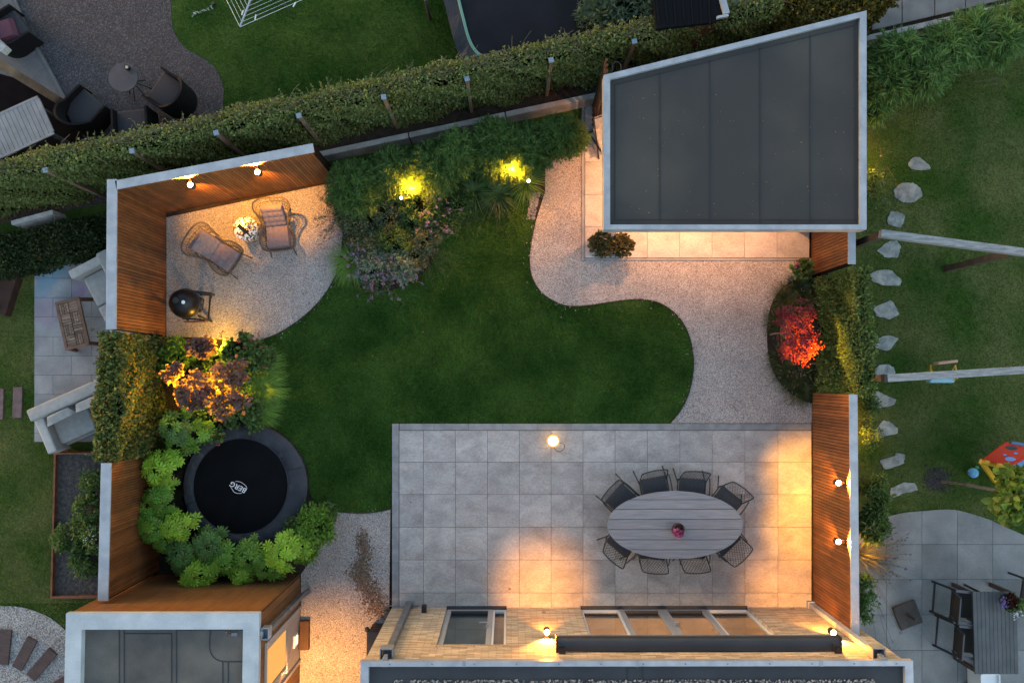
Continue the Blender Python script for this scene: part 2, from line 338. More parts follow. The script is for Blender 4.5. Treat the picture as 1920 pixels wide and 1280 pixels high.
M['painted_shade'] = pm('painted_shade', (.004, .003, .004), (.007, .006, .007), 3, rough=.95, spec=.05); M['greywood2'] = pm('greywood2', (.17, .185, .20), (.23, .245, .26), 6, rough=.7)
M['dark_rattan2'] = pm('dark_rattan2', (.018, .018, .023), (.026, .026, .032), 30, rough=.8, fine=(90, .3)); M['dusk_pink'] = pm('dusk_pink', (.09, .03, .05), rough=.9); M['dark_metal'] = pm('dark_metal', (.035, .034, .042), (.048, .047, .056), 6, rough=.6)
M['white_candle'] = pm('white_candle', (.5, .4, .25), rough=.6); M['ropewhite'] = pm('ropewhite', (.25, .32, .24), rough=.9, island=.3); M['tramp_mat2'] = pm('tramp_mat2', (.007, .009, .014), (.011, .013, .019), 2, spec=.15, rough=.85, fine=(150, .25)); M['black_net'] = pm('black_net', (.007, .008, .013), (.014, .015, .022), 8, rough=.7, stretch=(3, 1, 1), bump=(14, .6, .02))
M['lf_yellowing'] = leafmat('lf_yellowing', (.085, .075, .014), hue=.03, isl=.5); M['pathslab'] = pm('pathslab', (.12, .125, .13), (.18, .185, .19), 3, 7, rough=.85, island=.1); M['timber_dk'] = pm('timber_dk', (.05, .032, .020), (.085, .055, .035), 6, rough=.85)
M['sky_plastic2'] = pm('sky_plastic2', (.20, .40, .48), rough=.4); M['ballskin'] = pm('ballskin', (.10, .30, .58), (.16, .42, .62), 9, 2, .45, .55, rough=.35); M['blue_plastic2'] = pm('blue_plastic2', (.05, .12, .24), rough=.4)
M['trunkbark'] = pm('trunkbark', (.12, .095, .075), (.20, .16, .13), 25, rough=.9); M['mulch'] = pm('mulch', (.055, .045, .048), island=.5, rough=.95); M['brownbase'] = pm('brownbase', (.045, .034, .030), (.07, .055, .048), 9, rough=.7)
M['slate_slat'] = pm('slate_slat', (.060, .066, .070), (.080, .086, .090), 6, rough=.7, island=.1); M['zinc_dark2'] = pm('zinc_dark2', (.06, .065, .08), rough=.5); M['sling'] = pm('sling', (.022, .018, .016), rough=.8); M['lf_darkred'] = leafmat('lf_darkred', (.045, .010, .010)); M['lilac'] = pm('lilac', (.16, .14, .34), island=.3, rough=.7); M['purple_dk'] = pm('purple_dk', (.055, .03, .12), island=.3, rough=.7)
M['greybeam'] = pm('greybeam', (.16, .165, .17), (.27, .275, .28), 5, 7, rough=.85, stretch=(1, 5, 5), fine=(30, .15)); M['roofblack'] = pm('roofblack', (.006, .007, .009), rough=.9, spec=.1)
M['glow_dim0'] = emit('glow_dim0', (1, .62, .2), .25)
# ---------------------------------------------------------------- foliage generators (numpy)
rg = np.random.default_rng(7)
def unit(v): return v / np.maximum(np.linalg.norm(v, axis=-1, keepdims=True), 1e-9)
def np_mesh(name, V, F, mat, parent=None, smooth=False):
    """V (n,k,3) islands, F list of index tuples inside an island"""
    n, k = V.shape[:2]; me = bpy.data.meshes.new(name); vs = V.reshape(-1, 3)
    if parent is not None: vs = vs - np.array(rootloc(parent))
    F = np.array(F); m = F.shape[1]
    idx = (F[None] + (np.arange(n) * k)[:, None, None]).reshape(-1)
    me.vertices.add(len(vs)); me.vertices.foreach_set('co', vs.reshape(-1).astype(np.float32))
    me.loops.add(len(idx)); me.loops.foreach_set('vertex_index', idx.astype(np.int32))
    nf = len(idx) // m; me.polygons.add(nf); me.polygons.foreach_set('loop_start', (np.arange(nf) * m).astype(np.int32))
    me.update(calc_edges=True); me.validate(); me.materials.append(mat)
    o = bpy.data.objects.new(name, me); COL.objects.link(o)
    if parent is not None: o.parent = parent
    return o
def leaf_verts(P, D, Nn, L, Wd, fold=.25, oval=False):
    """leaf quads: base P, direction D, normal Nn"""
    D = unit(D); Sd = unit(np.cross(D, Nn)); Nn = np.cross(Sd, D)
    L = np.asarray(L).reshape(-1, 1) * np.ones((len(P), 1)); Wd = np.asarray(Wd).reshape(-1, 1) * np.ones((len(P), 1))
    if oval:
        a = P; b = P + D * L * .3 + Sd * Wd * .5 + Nn * Wd * fold; c = P + D * L * .72 + Sd * Wd * .42 + Nn * Wd * fold; t = P + D * L
        d = P + D * L * .72 - Sd * Wd * .42 + Nn * Wd * fold; e = P + D * L * .3 - Sd * Wd * .5 + Nn * Wd * fold
        return np.stack([a, b, c, t, d, e], 1), [(0, 1, 2, 3), (0, 3, 4, 5)]
    a = P; b = P + D * L * .45 + Sd * Wd * .5 + Nn * Wd * fold; t = P + D * L; c = P + D * L * .45 - Sd * Wd * .5 + Nn * Wd * fold
    return np.stack([a, b, t, c], 1), [(0, 1, 2), (0, 2, 3)]
def leaves(name, mat, parent, P, out, L, Wd, rnd=.7, up=.3, oval=False, lvar=.35, droop=0.0):
    n = len(P); D = unit(rg.normal(size=(n, 3)) + out * .6); D[:, 2] -= droop
    Nn = unit(out * (1 - rnd) + rg.normal(size=(n, 3)) * rnd + np.array([0, 0, up]))
    k = 1 + lvar * (rg.random(n) * 2 - 1)
    V, F = leaf_verts(P, D, Nn, L * k, Wd * k, oval=oval)
    return np_mesh(name, V, F, mat, parent)
def ell_pts(c, r, n, shell=.55, low=-.5):
    d = unit(rg.normal(size=(n * 2, 3))); d = d[d[:, 2] > low][:n]; k = (shell + (1 - shell) * rg.random((len(d), 1)))
    return np.array(c) + d * np.array(r) * k, d
def clumps(c, r, ncl, n, cr_, low=-.35, shell=.7):
    """leaf positions gathered in ncl clumps over an ellipsoid; gives light and dark and gaps"""
    C, D = ell_pts(c, r, ncl, shell, low); i = rg.integers(0, len(C), n)
    d = unit(rg.normal(size=(n, 3))); rr = cr_ * (rg.random((n, 1)) ** .5) * (.6 + .8 * rg.random((len(C), 1)))[i]
    P = C[i] + d * rr; return P, unit(d + D[i] * .8)
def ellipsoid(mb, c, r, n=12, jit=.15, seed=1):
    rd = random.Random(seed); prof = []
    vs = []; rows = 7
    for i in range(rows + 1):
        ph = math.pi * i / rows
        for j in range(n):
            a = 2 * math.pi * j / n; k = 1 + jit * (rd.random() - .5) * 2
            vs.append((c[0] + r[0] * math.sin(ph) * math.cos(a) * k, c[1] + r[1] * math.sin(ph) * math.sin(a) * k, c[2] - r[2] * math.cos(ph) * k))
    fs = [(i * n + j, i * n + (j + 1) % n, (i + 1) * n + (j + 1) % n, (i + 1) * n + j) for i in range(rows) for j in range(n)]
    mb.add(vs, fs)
def stems(name, parent, base, tips, mat, r=.008, sag=.0):
    mb = MB()
    for t in tips:
        b = Vector(base) + Vector((random.uniform(-.04, .04), random.uniform(-.04, .04), 0)); t = Vector(t); m = b.lerp(t, .5) + Vector((0, 0, .15 * (t - b).length))
        mb.tube([b, m, t], [r, r * .8, r * .4], 4)
    mb.v = [tuple(v) for v in mb.v]
    return mb.build(name, mat, parent, world=True)
def shrub(name, label, cat, g, h, r, mat, n=1500, L=.05, Wd=.03, ncl=30, cr_=.12, group=None, oval=False, rnd=.7, up=.35, core=True, low=-.3, ry=None, zc=None, stem=True, droop=0, rz=None):
    """shrub rooted at ground point g, crown top at height h, crown radius r"""
    t = thing(name, label, cat, (g[0], g[1], 0), 0, group)
    rz = rz or min(h * .5, r * .9); zc = zc or h - rz; ry = ry or r; c = (g[0], g[1], zc)
    P, O = clumps(c, (r, ry, rz), ncl, n, cr_, low); P[:, 2] = np.maximum(P[:, 2], .02)
    leaves('foliage', mat, t, P, O, L, Wd, rnd, up, oval, droop=droop)
    if core:
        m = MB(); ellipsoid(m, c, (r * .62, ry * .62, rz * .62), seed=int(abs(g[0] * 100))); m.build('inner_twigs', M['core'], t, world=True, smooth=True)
    if stem:
        C, _ = ell_pts(c, (r * .7, ry * .7, rz * .7), 9, .8, 0)
        stems('stem', t, (g[0], g[1], 0), C, M['twig'])
    return t
def blades(name, mat, parent, B, D, L, Wd, bend=.5, rise=.9, seg=3):
    """arching grass blades from bases B in horizontal directions D"""
    n = len(B); D = unit(D * np.array([1, 1, 0])); Sd = np.stack([-D[:, 1], D[:, 0], np.zeros(n)], 1); L = np.asarray(L).reshape(-1, 1) * np.ones((n, 1)); rs = rise * (.7 + .6 * rg.random((n, 1)))
    rows = []
    for i in range(seg + 1):
        t = i / seg; p = B + D * L * t * (bend + (1 - bend) * t); p = p + np.array([0, 0, 1]) * L * rs * (t - .62 * t * t * (1 + bend)); w = Wd * (1 - t) ** .7 if i < seg else 0.001
        rows += [p + Sd * w / 2, p - Sd * w / 2]
    V = np.stack(rows, 1); V[:, :, 2] = np.maximum(V[:, :, 2], .015); F = [(2 * i, 2 * i + 1, 2 * i + 3, 2 * i + 2) for i in range(seg)]
    return np_mesh(name, V, F, mat, parent)
def grass_clump(name, label, cat, g, n, L, Wd, mat, group=None, r0=.06, lean=(0, 0), bend=.5, rise=.9, seeds=0, seedmat=None):
    t = thing(name, label, cat, (g[0], g[1], 0), 0, group); a = rg.random(n) * 2 * math.pi; rr = r0 * rg.random(n) ** .5
    B = np.stack([g[0] + rr * np.cos(a), g[1] + rr * np.sin(a), np.full(n, .02)], 1); D = np.stack([np.cos(a) + lean[0], np.sin(a) + lean[1], 0 * a], 1) + rg.normal(size=(n, 3)) * .3
    LL = L * (.55 + .6 * rg.random(n)); blades('blades', mat, t, B, D, LL, Wd, bend, rise)
    if seeds:
        a = rg.random(seeds) * 2 * math.pi; k = L * (.5 + .55 * rg.random(seeds)); P = np.stack([g[0] + k * np.cos(a), g[1] + k * np.sin(a), L * rise * (.25 + .3 * rg.random(seeds))], 1)
        D = np.stack([np.cos(a), np.sin(a), rg.random(seeds) * .6], 1); V, F = leaf_verts(P, D, np.tile([0, 0, 1.], (seeds, 1)), .075, .02, .5, True); np_mesh('seed_head', V, F, seedmat or M['lf_seed'], t)
    return t
def palmate(name, mat, parent, P, Nn, size, lobes=8):
    n = len(P); a0 = rg.random(n) * 6.28; T = unit(np.cross(Nn, rg.normal(size=(n, 3)))); Bt = np.cross(Nn, T); Vs = []; size = size * (.7 + .6 * rg.random((n, 1)))
    Fs = []
    for k in range(lobes):
        a = math.radians(-150 + 300 * k / (lobes - 1)); kk = 1.12 - .40 * abs(a) / 2.6
        D = T * math.cos(a) + Bt * math.sin(a); Sd = -T * math.sin(a) + Bt * math.cos(a); Ls = size * .5 * kk; w = size * .082
        drop = Nn * size * -.07
        b = P; m1 = P + D * Ls * .25 + Sd * w * .30; m2 = P + D * Ls * .25 - Sd * w * .30
        s1 = P + D * Ls * .65 + Sd * w + drop * .3; s2 = P + D * Ls * .65 - Sd * w + drop * .3; q = P + D * Ls * .62 + Nn * size * -.018 + drop * .3; t = P + D * Ls + drop
        o = len(Vs); Vs += [b, m1, s1, t, s2, m2, q] if k == 0 else [m1, s1, t, s2, m2, q]
        if k == 0: i = dict(b=0, m1=1, s1=2, t=3, s2=4, m2=5, q=6)
        else: i = dict(b=0, m1=o, s1=o + 1, t=o + 2, s2=o + 3, m2=o + 4, q=o + 5)
        Fs += [(i['b'], i['m1'], i['s1'], i['q']), (i['q'], i['s1'], i['t'], i['t'])][:1] + [(i['q'], i['m1'], i['s1'], i['t'])][:0]
        Fs += [(i['b'], i['q'], i['s2'], i['m2'])]
        Fs += [(i['q'], i['s1'], i['t'], i['s2'])]
    return np_mesh(name, np.stack(Vs, 1), Fs, mat, parent)
def fatsia(label, px, py, h, r, n, mat, size=.30, group='broad palmate shrubs around the round trampoline'):
    c = W(px, py, h * .8); g = (c.x, c.y)
    t = thing('palmate_shrub', label, 'shrub', (g[0], g[1], 0), 0, group)
    # rosettes
    nr = int(n * .50); aa = rg.random(nr) * 6.283; dd = rg.random(nr) ** .5; D = np.stack([np.cos(aa) * dd, np.sin(aa) * dd, np.ones(nr) * .4], 1); P = np.stack([g[0] + D[:, 0] * r * 1.15, g[1] + D[:, 1] * r * 1.15, h - .28 * dd ** 2 + rg.normal(size=nr) * .045], 1)
    Ps = []; Ns = []
    for p, d in zip(P, D):
        for k in range(2):
            a = rg.random() * 6.28; rr = size * .25 * k; nn = np.array([math.cos(a) * .2, math.sin(a) * .2, 1]) + d * .45 + rg.normal(size=3) * .16
            Ps.append(p + np.array([math.cos(a) * rr, math.sin(a) * rr, -.04 * (k > 0) + .03 * rg.random()])); Ns.append(nn)
    Ps = np.array(Ps); Ns = unit(np.array(Ns)); palmate('foliage', mat, t, Ps, Ns, size)
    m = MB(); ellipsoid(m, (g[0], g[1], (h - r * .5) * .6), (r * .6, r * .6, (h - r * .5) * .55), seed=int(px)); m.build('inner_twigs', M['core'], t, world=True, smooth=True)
    stems('stem', t, (g[0], g[1], 0), P, M['twig'], .012)
    return t
def bamboo(name, label, g, h, r, n, mat, ry=None, group=None, L=.11, Wd=.016, cat='bamboo'):
    """arching sprays of narrow leaves"""
    ry = ry or r; t = thing(name, label, cat, (g[0], g[1], 0), 0, group); ns = n // 22
    C, D = ell_pts((g[0], g[1], h * .62), (r, ry, h * .38), ns, .6, -.3)
    i = np.repeat(np.arange(len(C)), 22); m = len(i); axis = unit(D * np.array([1, 1, .25]) + rg.normal(size=D.shape) * .35)
    s = rg.random((m, 1)); P = C[i] + axis[i] * (s - .5) * .26 + rg.normal(size=(m, 3)) * .012
    Dd = unit(axis[i] + rg.normal(size=(m, 3)) * .55 + np.array([0, 0, -.15])); Nn = unit(rg.normal(size=(m, 3)) * .5 + np.array([0, 0, 1]))
    P[:, 2] = np.maximum(P[:, 2], .03); V, F = leaf_verts(P, Dd, Nn, L * (.6 + .7 * rg.random(m)), Wd); np_mesh('foliage', V, F, mat, t)
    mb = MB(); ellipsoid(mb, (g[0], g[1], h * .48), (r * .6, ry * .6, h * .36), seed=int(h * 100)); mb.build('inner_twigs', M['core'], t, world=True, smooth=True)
    stems('culm', t, (g[0], g[1], 0), C[:26], M['twig'], .008)
    return t
def hedge(name, label, a, b, width, h, mat, n, L=.055, Wd=.04, cat='hedge', shoots=80, autumn=0, rough_top=.06, z0=0.0, ends=True, facew=(1, 1)):
    """clipped hedge from ground point a to b; width to the left of a->b is north side"""
    a = np.array(a[:2]); b = np.array(b[:2]); d = b - a; ln = np.linalg.norm(d); d = d / ln; nr = np.array([-d[1], d[0]])
    t = thing(name, label, cat, (a[0], a[1], 0), 0)
    wob = lambda s: rough_top * (np.sin(s * 2.1 + 1) * .5 + np.sin(s * 5.3) * .3 + np.sin(s * 11.7 + 2) * .25)
    q = rg.random(n); at, af = width * 1.2, h
    tot = at + af * facew[0] + af * facew[1]; k = rg.random(n) * tot; s = rg.random(n) * ln
    P = np.zeros((n, 3)); O = np.zeros((n, 3)); hh = h + wob(s)
    top = k < at; f1 = (k >= at) & (k < at + af * facew[0]); f2 = ~top & ~f1
    u = rg.random(n); bul = .05 * np.sin(s * 3.7 + u * 5) + .03 * np.sin(s * 9 + u * 13)
    off = np.where(top, (u - .5) * width, np.where(f1, -width / 2 - bul, width / 2 + bul)) + rg.normal(size=n) * .025
    z = np.where(top, hh + rg.normal(size=n) * .03, z0 + u ** .9 * (hh - z0))
    P[:, 0] = a[0] + d[0] * s + nr[0] * off; P[:, 1] = a[1] + d[1] * s + nr[1] * off; P[:, 2] = z
    O[:, 0] = nr[0] * np.where(f1, -1, np.where(f2, 1, 0)); O[:, 1] = nr[1] * np.where(f1, -1, np.where(f2, 1, 0)); O[:, 2] = np.where(top, 1, .1)
    leaves('foliage', mat, t, P, O, L, Wd, .65, .35, True)
    if autumn:
        i = rg.integers(0, n, autumn); leaves('autumn_leaf', M['lf_autumn'], t, P[i] + O[i] * .03, O[i], L, Wd, .6, .3, True)
    if shoots:
        s = rg.random(shoots) * ln; mb = MB(); LP = []
        for q in s:
            o = (random.random() - .3) * width; x = a[0] + d[0] * q + nr[0] * o; y = a[1] + d[1] * q + nr[1] * o; p = Vector((x, y, h + float(wob(q)) - .03)); e = p + Vector((random.uniform(-.12, .12), random.uniform(-.05, .14), random.uniform(.04, .13)))
            mb.tube([p, p.lerp(e, .5) + Vector((.01, 0, .02)), e], .003, 3)
            for w in range(5): LP.append(p.lerp(e, .3 + .7 * random.random()))
        mb.build('twig', M['twig'], t, world=True); LP = np.array(LP); leaves('shoot_leaf', mat, t, LP, np.tile([0, 0, 1.], (len(LP), 1)), L * .8, Wd * .8, .6, .5)
    if shoots > 200:
        mb = MB()
        for q in rg.random(700) * ln:
            o = (random.random() * .9 - .3) * width; x = a[0] + d[0] * q + nr[0] * o; y = a[1] + d[1] * q + nr[1] * o; p = Vector((x, y, h + float(wob(q)) + .012)); aa = math.atan2(d[1], d[0]) + random.gauss(0, .5); l_ = random.uniform(.1, .35)
            mb.tube([p, p + Vector((math.cos(aa) * l_ / 2, math.sin(aa) * l_ / 2, .03)), p + Vector((math.cos(aa) * l_, math.sin(aa) * l_, -.02))], .0035, 3, cap=False)
        vv = mb.build('clipped_stem', M['twig'], t, world=True); vv['kind'] = 'stuff'
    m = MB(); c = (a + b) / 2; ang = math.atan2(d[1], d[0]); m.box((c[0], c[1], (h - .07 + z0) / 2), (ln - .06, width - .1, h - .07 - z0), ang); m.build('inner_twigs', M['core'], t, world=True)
    for q in bpy.data.objects:
        if q.parent == t and q.name.split('.')[0] in ('twig', 'shoot_leaf', 'autumn_leaf'): q['kind'] = 'stuff'
    return t

# ---------------------------------------------------------------- ground surfaces
def path_px(pts, k=6, closed=False): return [G(p[0], p[1]) for p in cr(pts, k, closed)]
def surf(name, pts, z, mat): return struct(MB().sheet(pts, z).build(name, mat))
lay = MB(); lay.sheet([(-70, -70), (70, -70), (70, 70), (-70, 70)], 0.0); struct(lay.build('ground', M['grass']))
# own garden soil
surf('garden_soil', [G(300, 400), G(640, 330), G(1130, 215), G(1551, 200), G(1551, 1190), G(560, 1190), G(280, 1100)], .006, M['soil'])
lawn_east = [(1256, 793), (1275, 770), (1290, 740), (1299, 700), (1299, 665), (1290, 625), (1270, 592), (1240, 570), (1210, 562), (1180, 562), (1140, 567), (1100, 573), (1070, 574), (1045, 568), (1015, 548), (998, 520), (993, 490), (996, 455), (1003, 420)]
bed_edge = [(1003, 420), (996, 392), (978, 368), (942, 352), (902, 352), (868, 372), (845, 408), (826, 455), (800, 505), (765, 533), (720, 546), (675, 541), (628, 520)]
arc_west = [(628, 520), (612, 548), (588, 577), (556, 604), (520, 626), (488, 638)]
bed_w = [(488, 638), (506, 668), (510, 710), (500, 760), (480, 790), (520, 806), (556, 838), (578, 880), (582, 925), (600, 945), (630, 958)]
bottom = [(630, 958), (665, 961), (700, 960), (735, 953)]
lawn = [G(735, 793)] + path_px(lawn_east) + path_px(bed_edge)[1:] + path_px(arc_west)[1:] + path_px(bed_w)[1:] + path_px(bottom)[1:]
surf('lawn', lawn, .016, M['grass'])
surf('gravel_terrace', [G(313, 408), G(640, 340), G(646, 400), G(640, 470)] + path_px(arc_west) + [G(440, 640), G(380, 632), G(313, 632)], .022, M['gravel'])
bedc = [(1530, 512), (1505, 517), (1485, 526), (1460, 547), (1444, 578), (1438, 620), (1440, 662), (1450, 698), (1470, 726), (1498, 747), (1530, 758)]
surf('gravel_path', [G(1003, 420), G(1022, 360), G(1022, 300), G(1060, 268), G(1092, 225), G(1125, 215), G(1125, 486), G(1521, 486)] + path_px(bedc)[2:-2] + [G(1521, 793)] + path_px(lawn_east)[:-1], .022, M['gravel'])
surf('gravel_side_path', path_px(bottom) + [G(735, 1180), G(760, 1500), G(560, 1500), G(565, 1075), G(590, 1040), G(612, 1000)], .022, M['gravel'])
def edging(label, pts, w=.012, h=.035):
    P = path_px(pts, 6); mb = MB()
    for i in range(len(P) - 1):
        a = Vector(P[i] + (h / 2,)); b = Vector(P[i + 1] + (h / 2,)); mb.bar(a, b, w, h)
    return tag(mb.build('lawn_edging', M['edging']), label, 'edging', 'steel edging strips around the lawn and beds')
edging('dark steel edging curving between the lawn and the right hand gravel path', lawn_east)
edging('dark steel edging arc between the lawn and the lounge chair terrace', arc_west)
edging('dark steel edging around the bed of the red maple', bedc)
edging('short dark steel edging between lawn and side path below the round trampoline', bottom)
# lawn blades: short real grass
def in_poly(P, poly):
    x, y = P[:, 0], P[:, 1]; c = np.zeros(len(P), bool); n = len(poly); j = n - 1
    for i in range(n):
        xi, yi = poly[i]; xj, yj = poly[j]
        if yi != yj: c ^= ((yi > y) != (yj > y)) & (x < (xj - xi) * (y - yi) / (yj - yi) + xi)
        j = i
    return c
def turf(name, poly, n, mat, z=.016, hgt=.035, label='short mown grass', holes=()):
    A = np.array(poly); lo = A.min(0); hi = A.max(0); P = lo + rg.random((n, 2)) * (hi - lo); P = P[in_poly(P, poly)]
    for hc, hx_, hy_ in holes: P = P[((P[:, 0] - hc[0]) / hx_) ** 2 + ((P[:, 1] - hc[1]) / hy_) ** 2 > 1]
    m = len(P)
    B = np.concatenate([P, np.full((m, 1), z)], 1); d = rg.normal(size=(m, 3)) * .8; d[:, 2] = 1; d = unit(d); sd = unit(np.cross(d, rg.normal(size=(m, 3)))); w = .006; h = hgt * (.6 + .8 * rg.random((m, 1)))
    V = np.stack([B - sd * w, B + sd * w, B + d * h], 1); o = np_mesh(name, V, [(0, 1, 2)], mat); return tag(o, label, 'grass', kind='stuff')
turf('lawn_grass', lawn, 260000, M['blade'], label='short mown dark green grass of the middle lawn')

# ---------------------------------------------------------------- tiles
def tile_mesh(name, xs, ys, z, th, mat, gap=.003, poly=None, offset_rows=0):
    mb = MB()
    for j in range(len(ys) - 1):
        off = 0
        for i in range(len(xs) - 1):
            a = G(xs[i], ys[j]); b = G(xs[i + 1], ys[j]); c = G(xs[i + 1], ys[j + 1]); d = G(xs[i], ys[j + 1])
            P = [(a[0] + gap, a[1] - gap), (b[0] - gap, b[1] - gap), (c[0] - gap, c[1] + gap), (d[0] + gap, d[1] + gap)]
            mb.prism(P, z, z + th)
    return struct(mb.build(name, mat))
XS = [749, 794.5, 854.3, 914.1, 973.7, 1033.2, 1092.9, 1152.8, 1213.3, 1274, 1334.5, 1395.6, 1457.3, 1520]
YS = [806.5, 865.5, 926, 986.7, 1048, 1109.7, 1146]
surf('patio_grout', [G(735, 793), G(1521, 793), G(1521, 1150), G(730, 1150)], .028, M['backing'])
tile_mesh('patio', XS, YS, .030, .012, M['tile'])
tile_mesh('patio_border', [749.5] + [750 + 64.2 * i for i in range(1, 12)] + [1520], [793.5, 806], .030, .012, M['kerb'], .002)
tile_mesh('patio_side_border', [735.5, 748.5], [793.5, 857, 922, 987.5, 1053, 1118, 1146], .030, .012, M['kerb'], .002)
XP = [1096.5, 1153, 1213, 1273.5, 1334, 1394.6, 1455.5, 1516]; YP = [245, 305, 366, 425.5, 484]
surf('pavilion_grout', [G(1090, 175), G(1521, 175), G(1521, 489), G(1090, 489)], .028, M['backing'])
tile_mesh('pavilion_floor', XP, [185] + YP, .030, .012, M['tile'])
tile_mesh('pavilion_kerb', [1096.5, 1196, 1296, 1396, 1496, 1520], [484.5, 489], .030, .014, M['kerb'], .001)
tile_mesh('pavilion_side_kerb', [1090, 1096], [185, 285, 385, 489], .030, .014, M['kerb'], .001)

# ---------------------------------------------------------------- lamps
LAMP = .22
def bulb(parent, loc, power, color=WARM, kind='POINT', angle=70, blend=.5, rad=.03, d=(0, 0, -1)):
    l = bpy.data.lights.new('lamp_light', kind); l.energy = power * LAMP; l.color = color
    l.shadow_soft_size = rad
    if kind == 'SPOT': l.spot_size = R(angle); l.spot_blend = blend
    o = bpy.data.objects.new('lamp_light', l); COL.objects.link(o); o.parent = parent
    o.location = Vector(loc) - rootloc(parent); o.rotation_mode = 'QUATERNION'; o.rotation_quaternion = Vector((0, 0, -1)).rotation_difference(Vector(d).normalized())
    return o
def wall_lamp(label, base, wall_dir, h, up=1.0, down=1.0, color=WARM, grp=None, ang=68, r=.045, cat='wall lamp', tilt=.0):
    """up and down light on a wall; base ground point on the wall face; wall_dir points out of the wall"""
    wd_ = Vector((wall_dir[0], wall_dir[1], 0)).normalized(); g = Vector((base[0], base[1], 0)); t = thing('wall_lamp', label, cat, (g.x, g.y, h - .07), 0, grp)
    c = g + wd_ * .10
    r = .054; MB().lathe([(r, -.065), (r, .055), (r - .008, .055), (r - .008, .045), (r - .008, -.055)], (c.x, c.y, h), 20).build('lamp_body', M['anthra'], t, world=True, smooth=True)
    MB().bar(g + Vector((0, 0, h)), g + wd_ * .06 + Vector((0, 0, h)), .05, .08).build('bracket', M['anthra'], t, world=True)
    MB().lathe([(0, .047), (r - .009, .047), (r - .012, .057), (0, .060)], (c.x, c.y, h), 20).build('lens', M['glow'], t, world=True)
    if up: bulb(t, (c.x, c.y, h + .075), 120 * up, color, 'SPOT', 110, .5, .02, Vector((0, 0, 1)) - wd_ * .75)
    if down: bulb(t, (c.x, c.y, h - .08), 118 * down, color, 'SPOT', ang, .85, .02, Vector((0, 0, -1)) + wd_ * (tilt))
    return t
def uplight(label, px, py, power, aim=(0, 0, 1), color=YEL, z=.12, ang=110, show=True, spot=0):
    p = W(px, py, z); t = thing('garden_spotlight', label, 'spotlight', (p.x, p.y, 0), 0, 'garden spotlights in the planting beds')
    MB().lathe([(.030, -.09), (.034, 0), (.028, 0), (.028, -.012)], (p.x, p.y, z), 16).build('lamp_body', M['black'], t, world=True, smooth=True)
    MB().tube([(p.x, p.y, 0), (p.x, p.y, z - .08)], .008, 6).build('spike', M['black'], t, world=True)
    MB().lathe([(0, -.012), (.027, -.012), (.024, .004), (0, .010)], (p.x, p.y, z), 16).build('lens', M['glow'] if show else M['glow_dim0'], t, world=True)
    bulb(t, (p.x + aim[0] * .12, p.y + aim[1] * .12, z + .10), power * 2.2, color, 'SPOT' if spot else 'POINT', spot or 90, .6, .03, Vector((0, 0, 1)))
    return t
# ================================================================ large structures
def slat_screen(name, label, a, b, h, out, group='slatted timber garden screens with pale caps', pitch=.056, sh=.0475, capw=.17, thick=.14, both=False, cap=True, cat='fence', slat_mat='wood'):
    """a,b ground points of the inner face; out = unit vector pointing away from the garden"""
    a = Vector((a[0], a[1], 0)); b = Vector((b[0], b[1], 0)); o = Vector((out[0], out[1], 0)); d = (b - a).normalized(); o = (o - d * o.dot(d)).normalized()
    t = thing(name, label, cat, (a.x, a.y, 0), 0, group); m = MB(); L_ = (b - a).length; k = .004
    while k + sh < L_:
        c0 = a + d * (k + sh / 2) + o * .0125; m.bar((c0.x, c0.y, .02), (c0.x, c0.y, h - .032), .022, sh, up=tuple(d)); k += pitch
    m.build('slat_panel', M[slat_mat], t, world=True)
    m = MB(); m.prism([tuple((a + o * .03).xy), tuple((b + o * .03).xy), tuple((b + o * (thick - .003)).xy), tuple((a + o * (thick - .003)).xy)], 0, h - .03); m.build('backing_board', M['backing'], t, world=True)
    if cap:
        q = [(a - o * .012).xy, (b - o * .012).xy, (b + o * (capw - .012)).xy, (a + o * (capw - .012)).xy]
        MB().prism([tuple(p) for p in q], h - .03, h).build('cap', M['zinc'], t, bevel=.004, world=True)
    return t
HL = 1.95; HR = 1.71
def gp(px, py, h): p = W(px, py, h); return (p.x, p.y)
cA = gp(217.5, 354, HL); cB = gp(589, 284, HL); cC = gp(216, 617, HL)
slat_screen('slatted_screen', 'slatted brown timber screen behind the two lounge chairs, lit by two wall lamps', (cA[0], cA[1]), cB, HL, (-.2, 1), capw=.15)
slat_screen('slatted_screen', 'slatted brown timber screen beside the round black barbecue, between lounge terrace and neighbouring sofas', (cA[0], cA[1] + .16), cC, HL, (-1, 0), capw=.165)
slat_screen('slatted_screen', 'slatted timber screen between the rust coloured planter and the bright palmate shrubs', gp(207, 868, HL), gp(201, 1126, HL), HL, (-1, 0), capw=.165, pitch=.044, sh=.036)
slat_screen('slatted_screen', 'long slatted timber screen with two bright wall lamps beside the dining patio', gp(1594, 739, HR), gp(1597.5, 1190, HR), HR, (1, 0), capw=.135, thick=.11)
slat_screen('slatted_screen', 'short slatted timber screen between the flat roofed pavilion and the clipped hedge', gp(1592, 200, HR), gp(1592, 495, HR), HR, (1, 0), capw=.125, thick=.10)

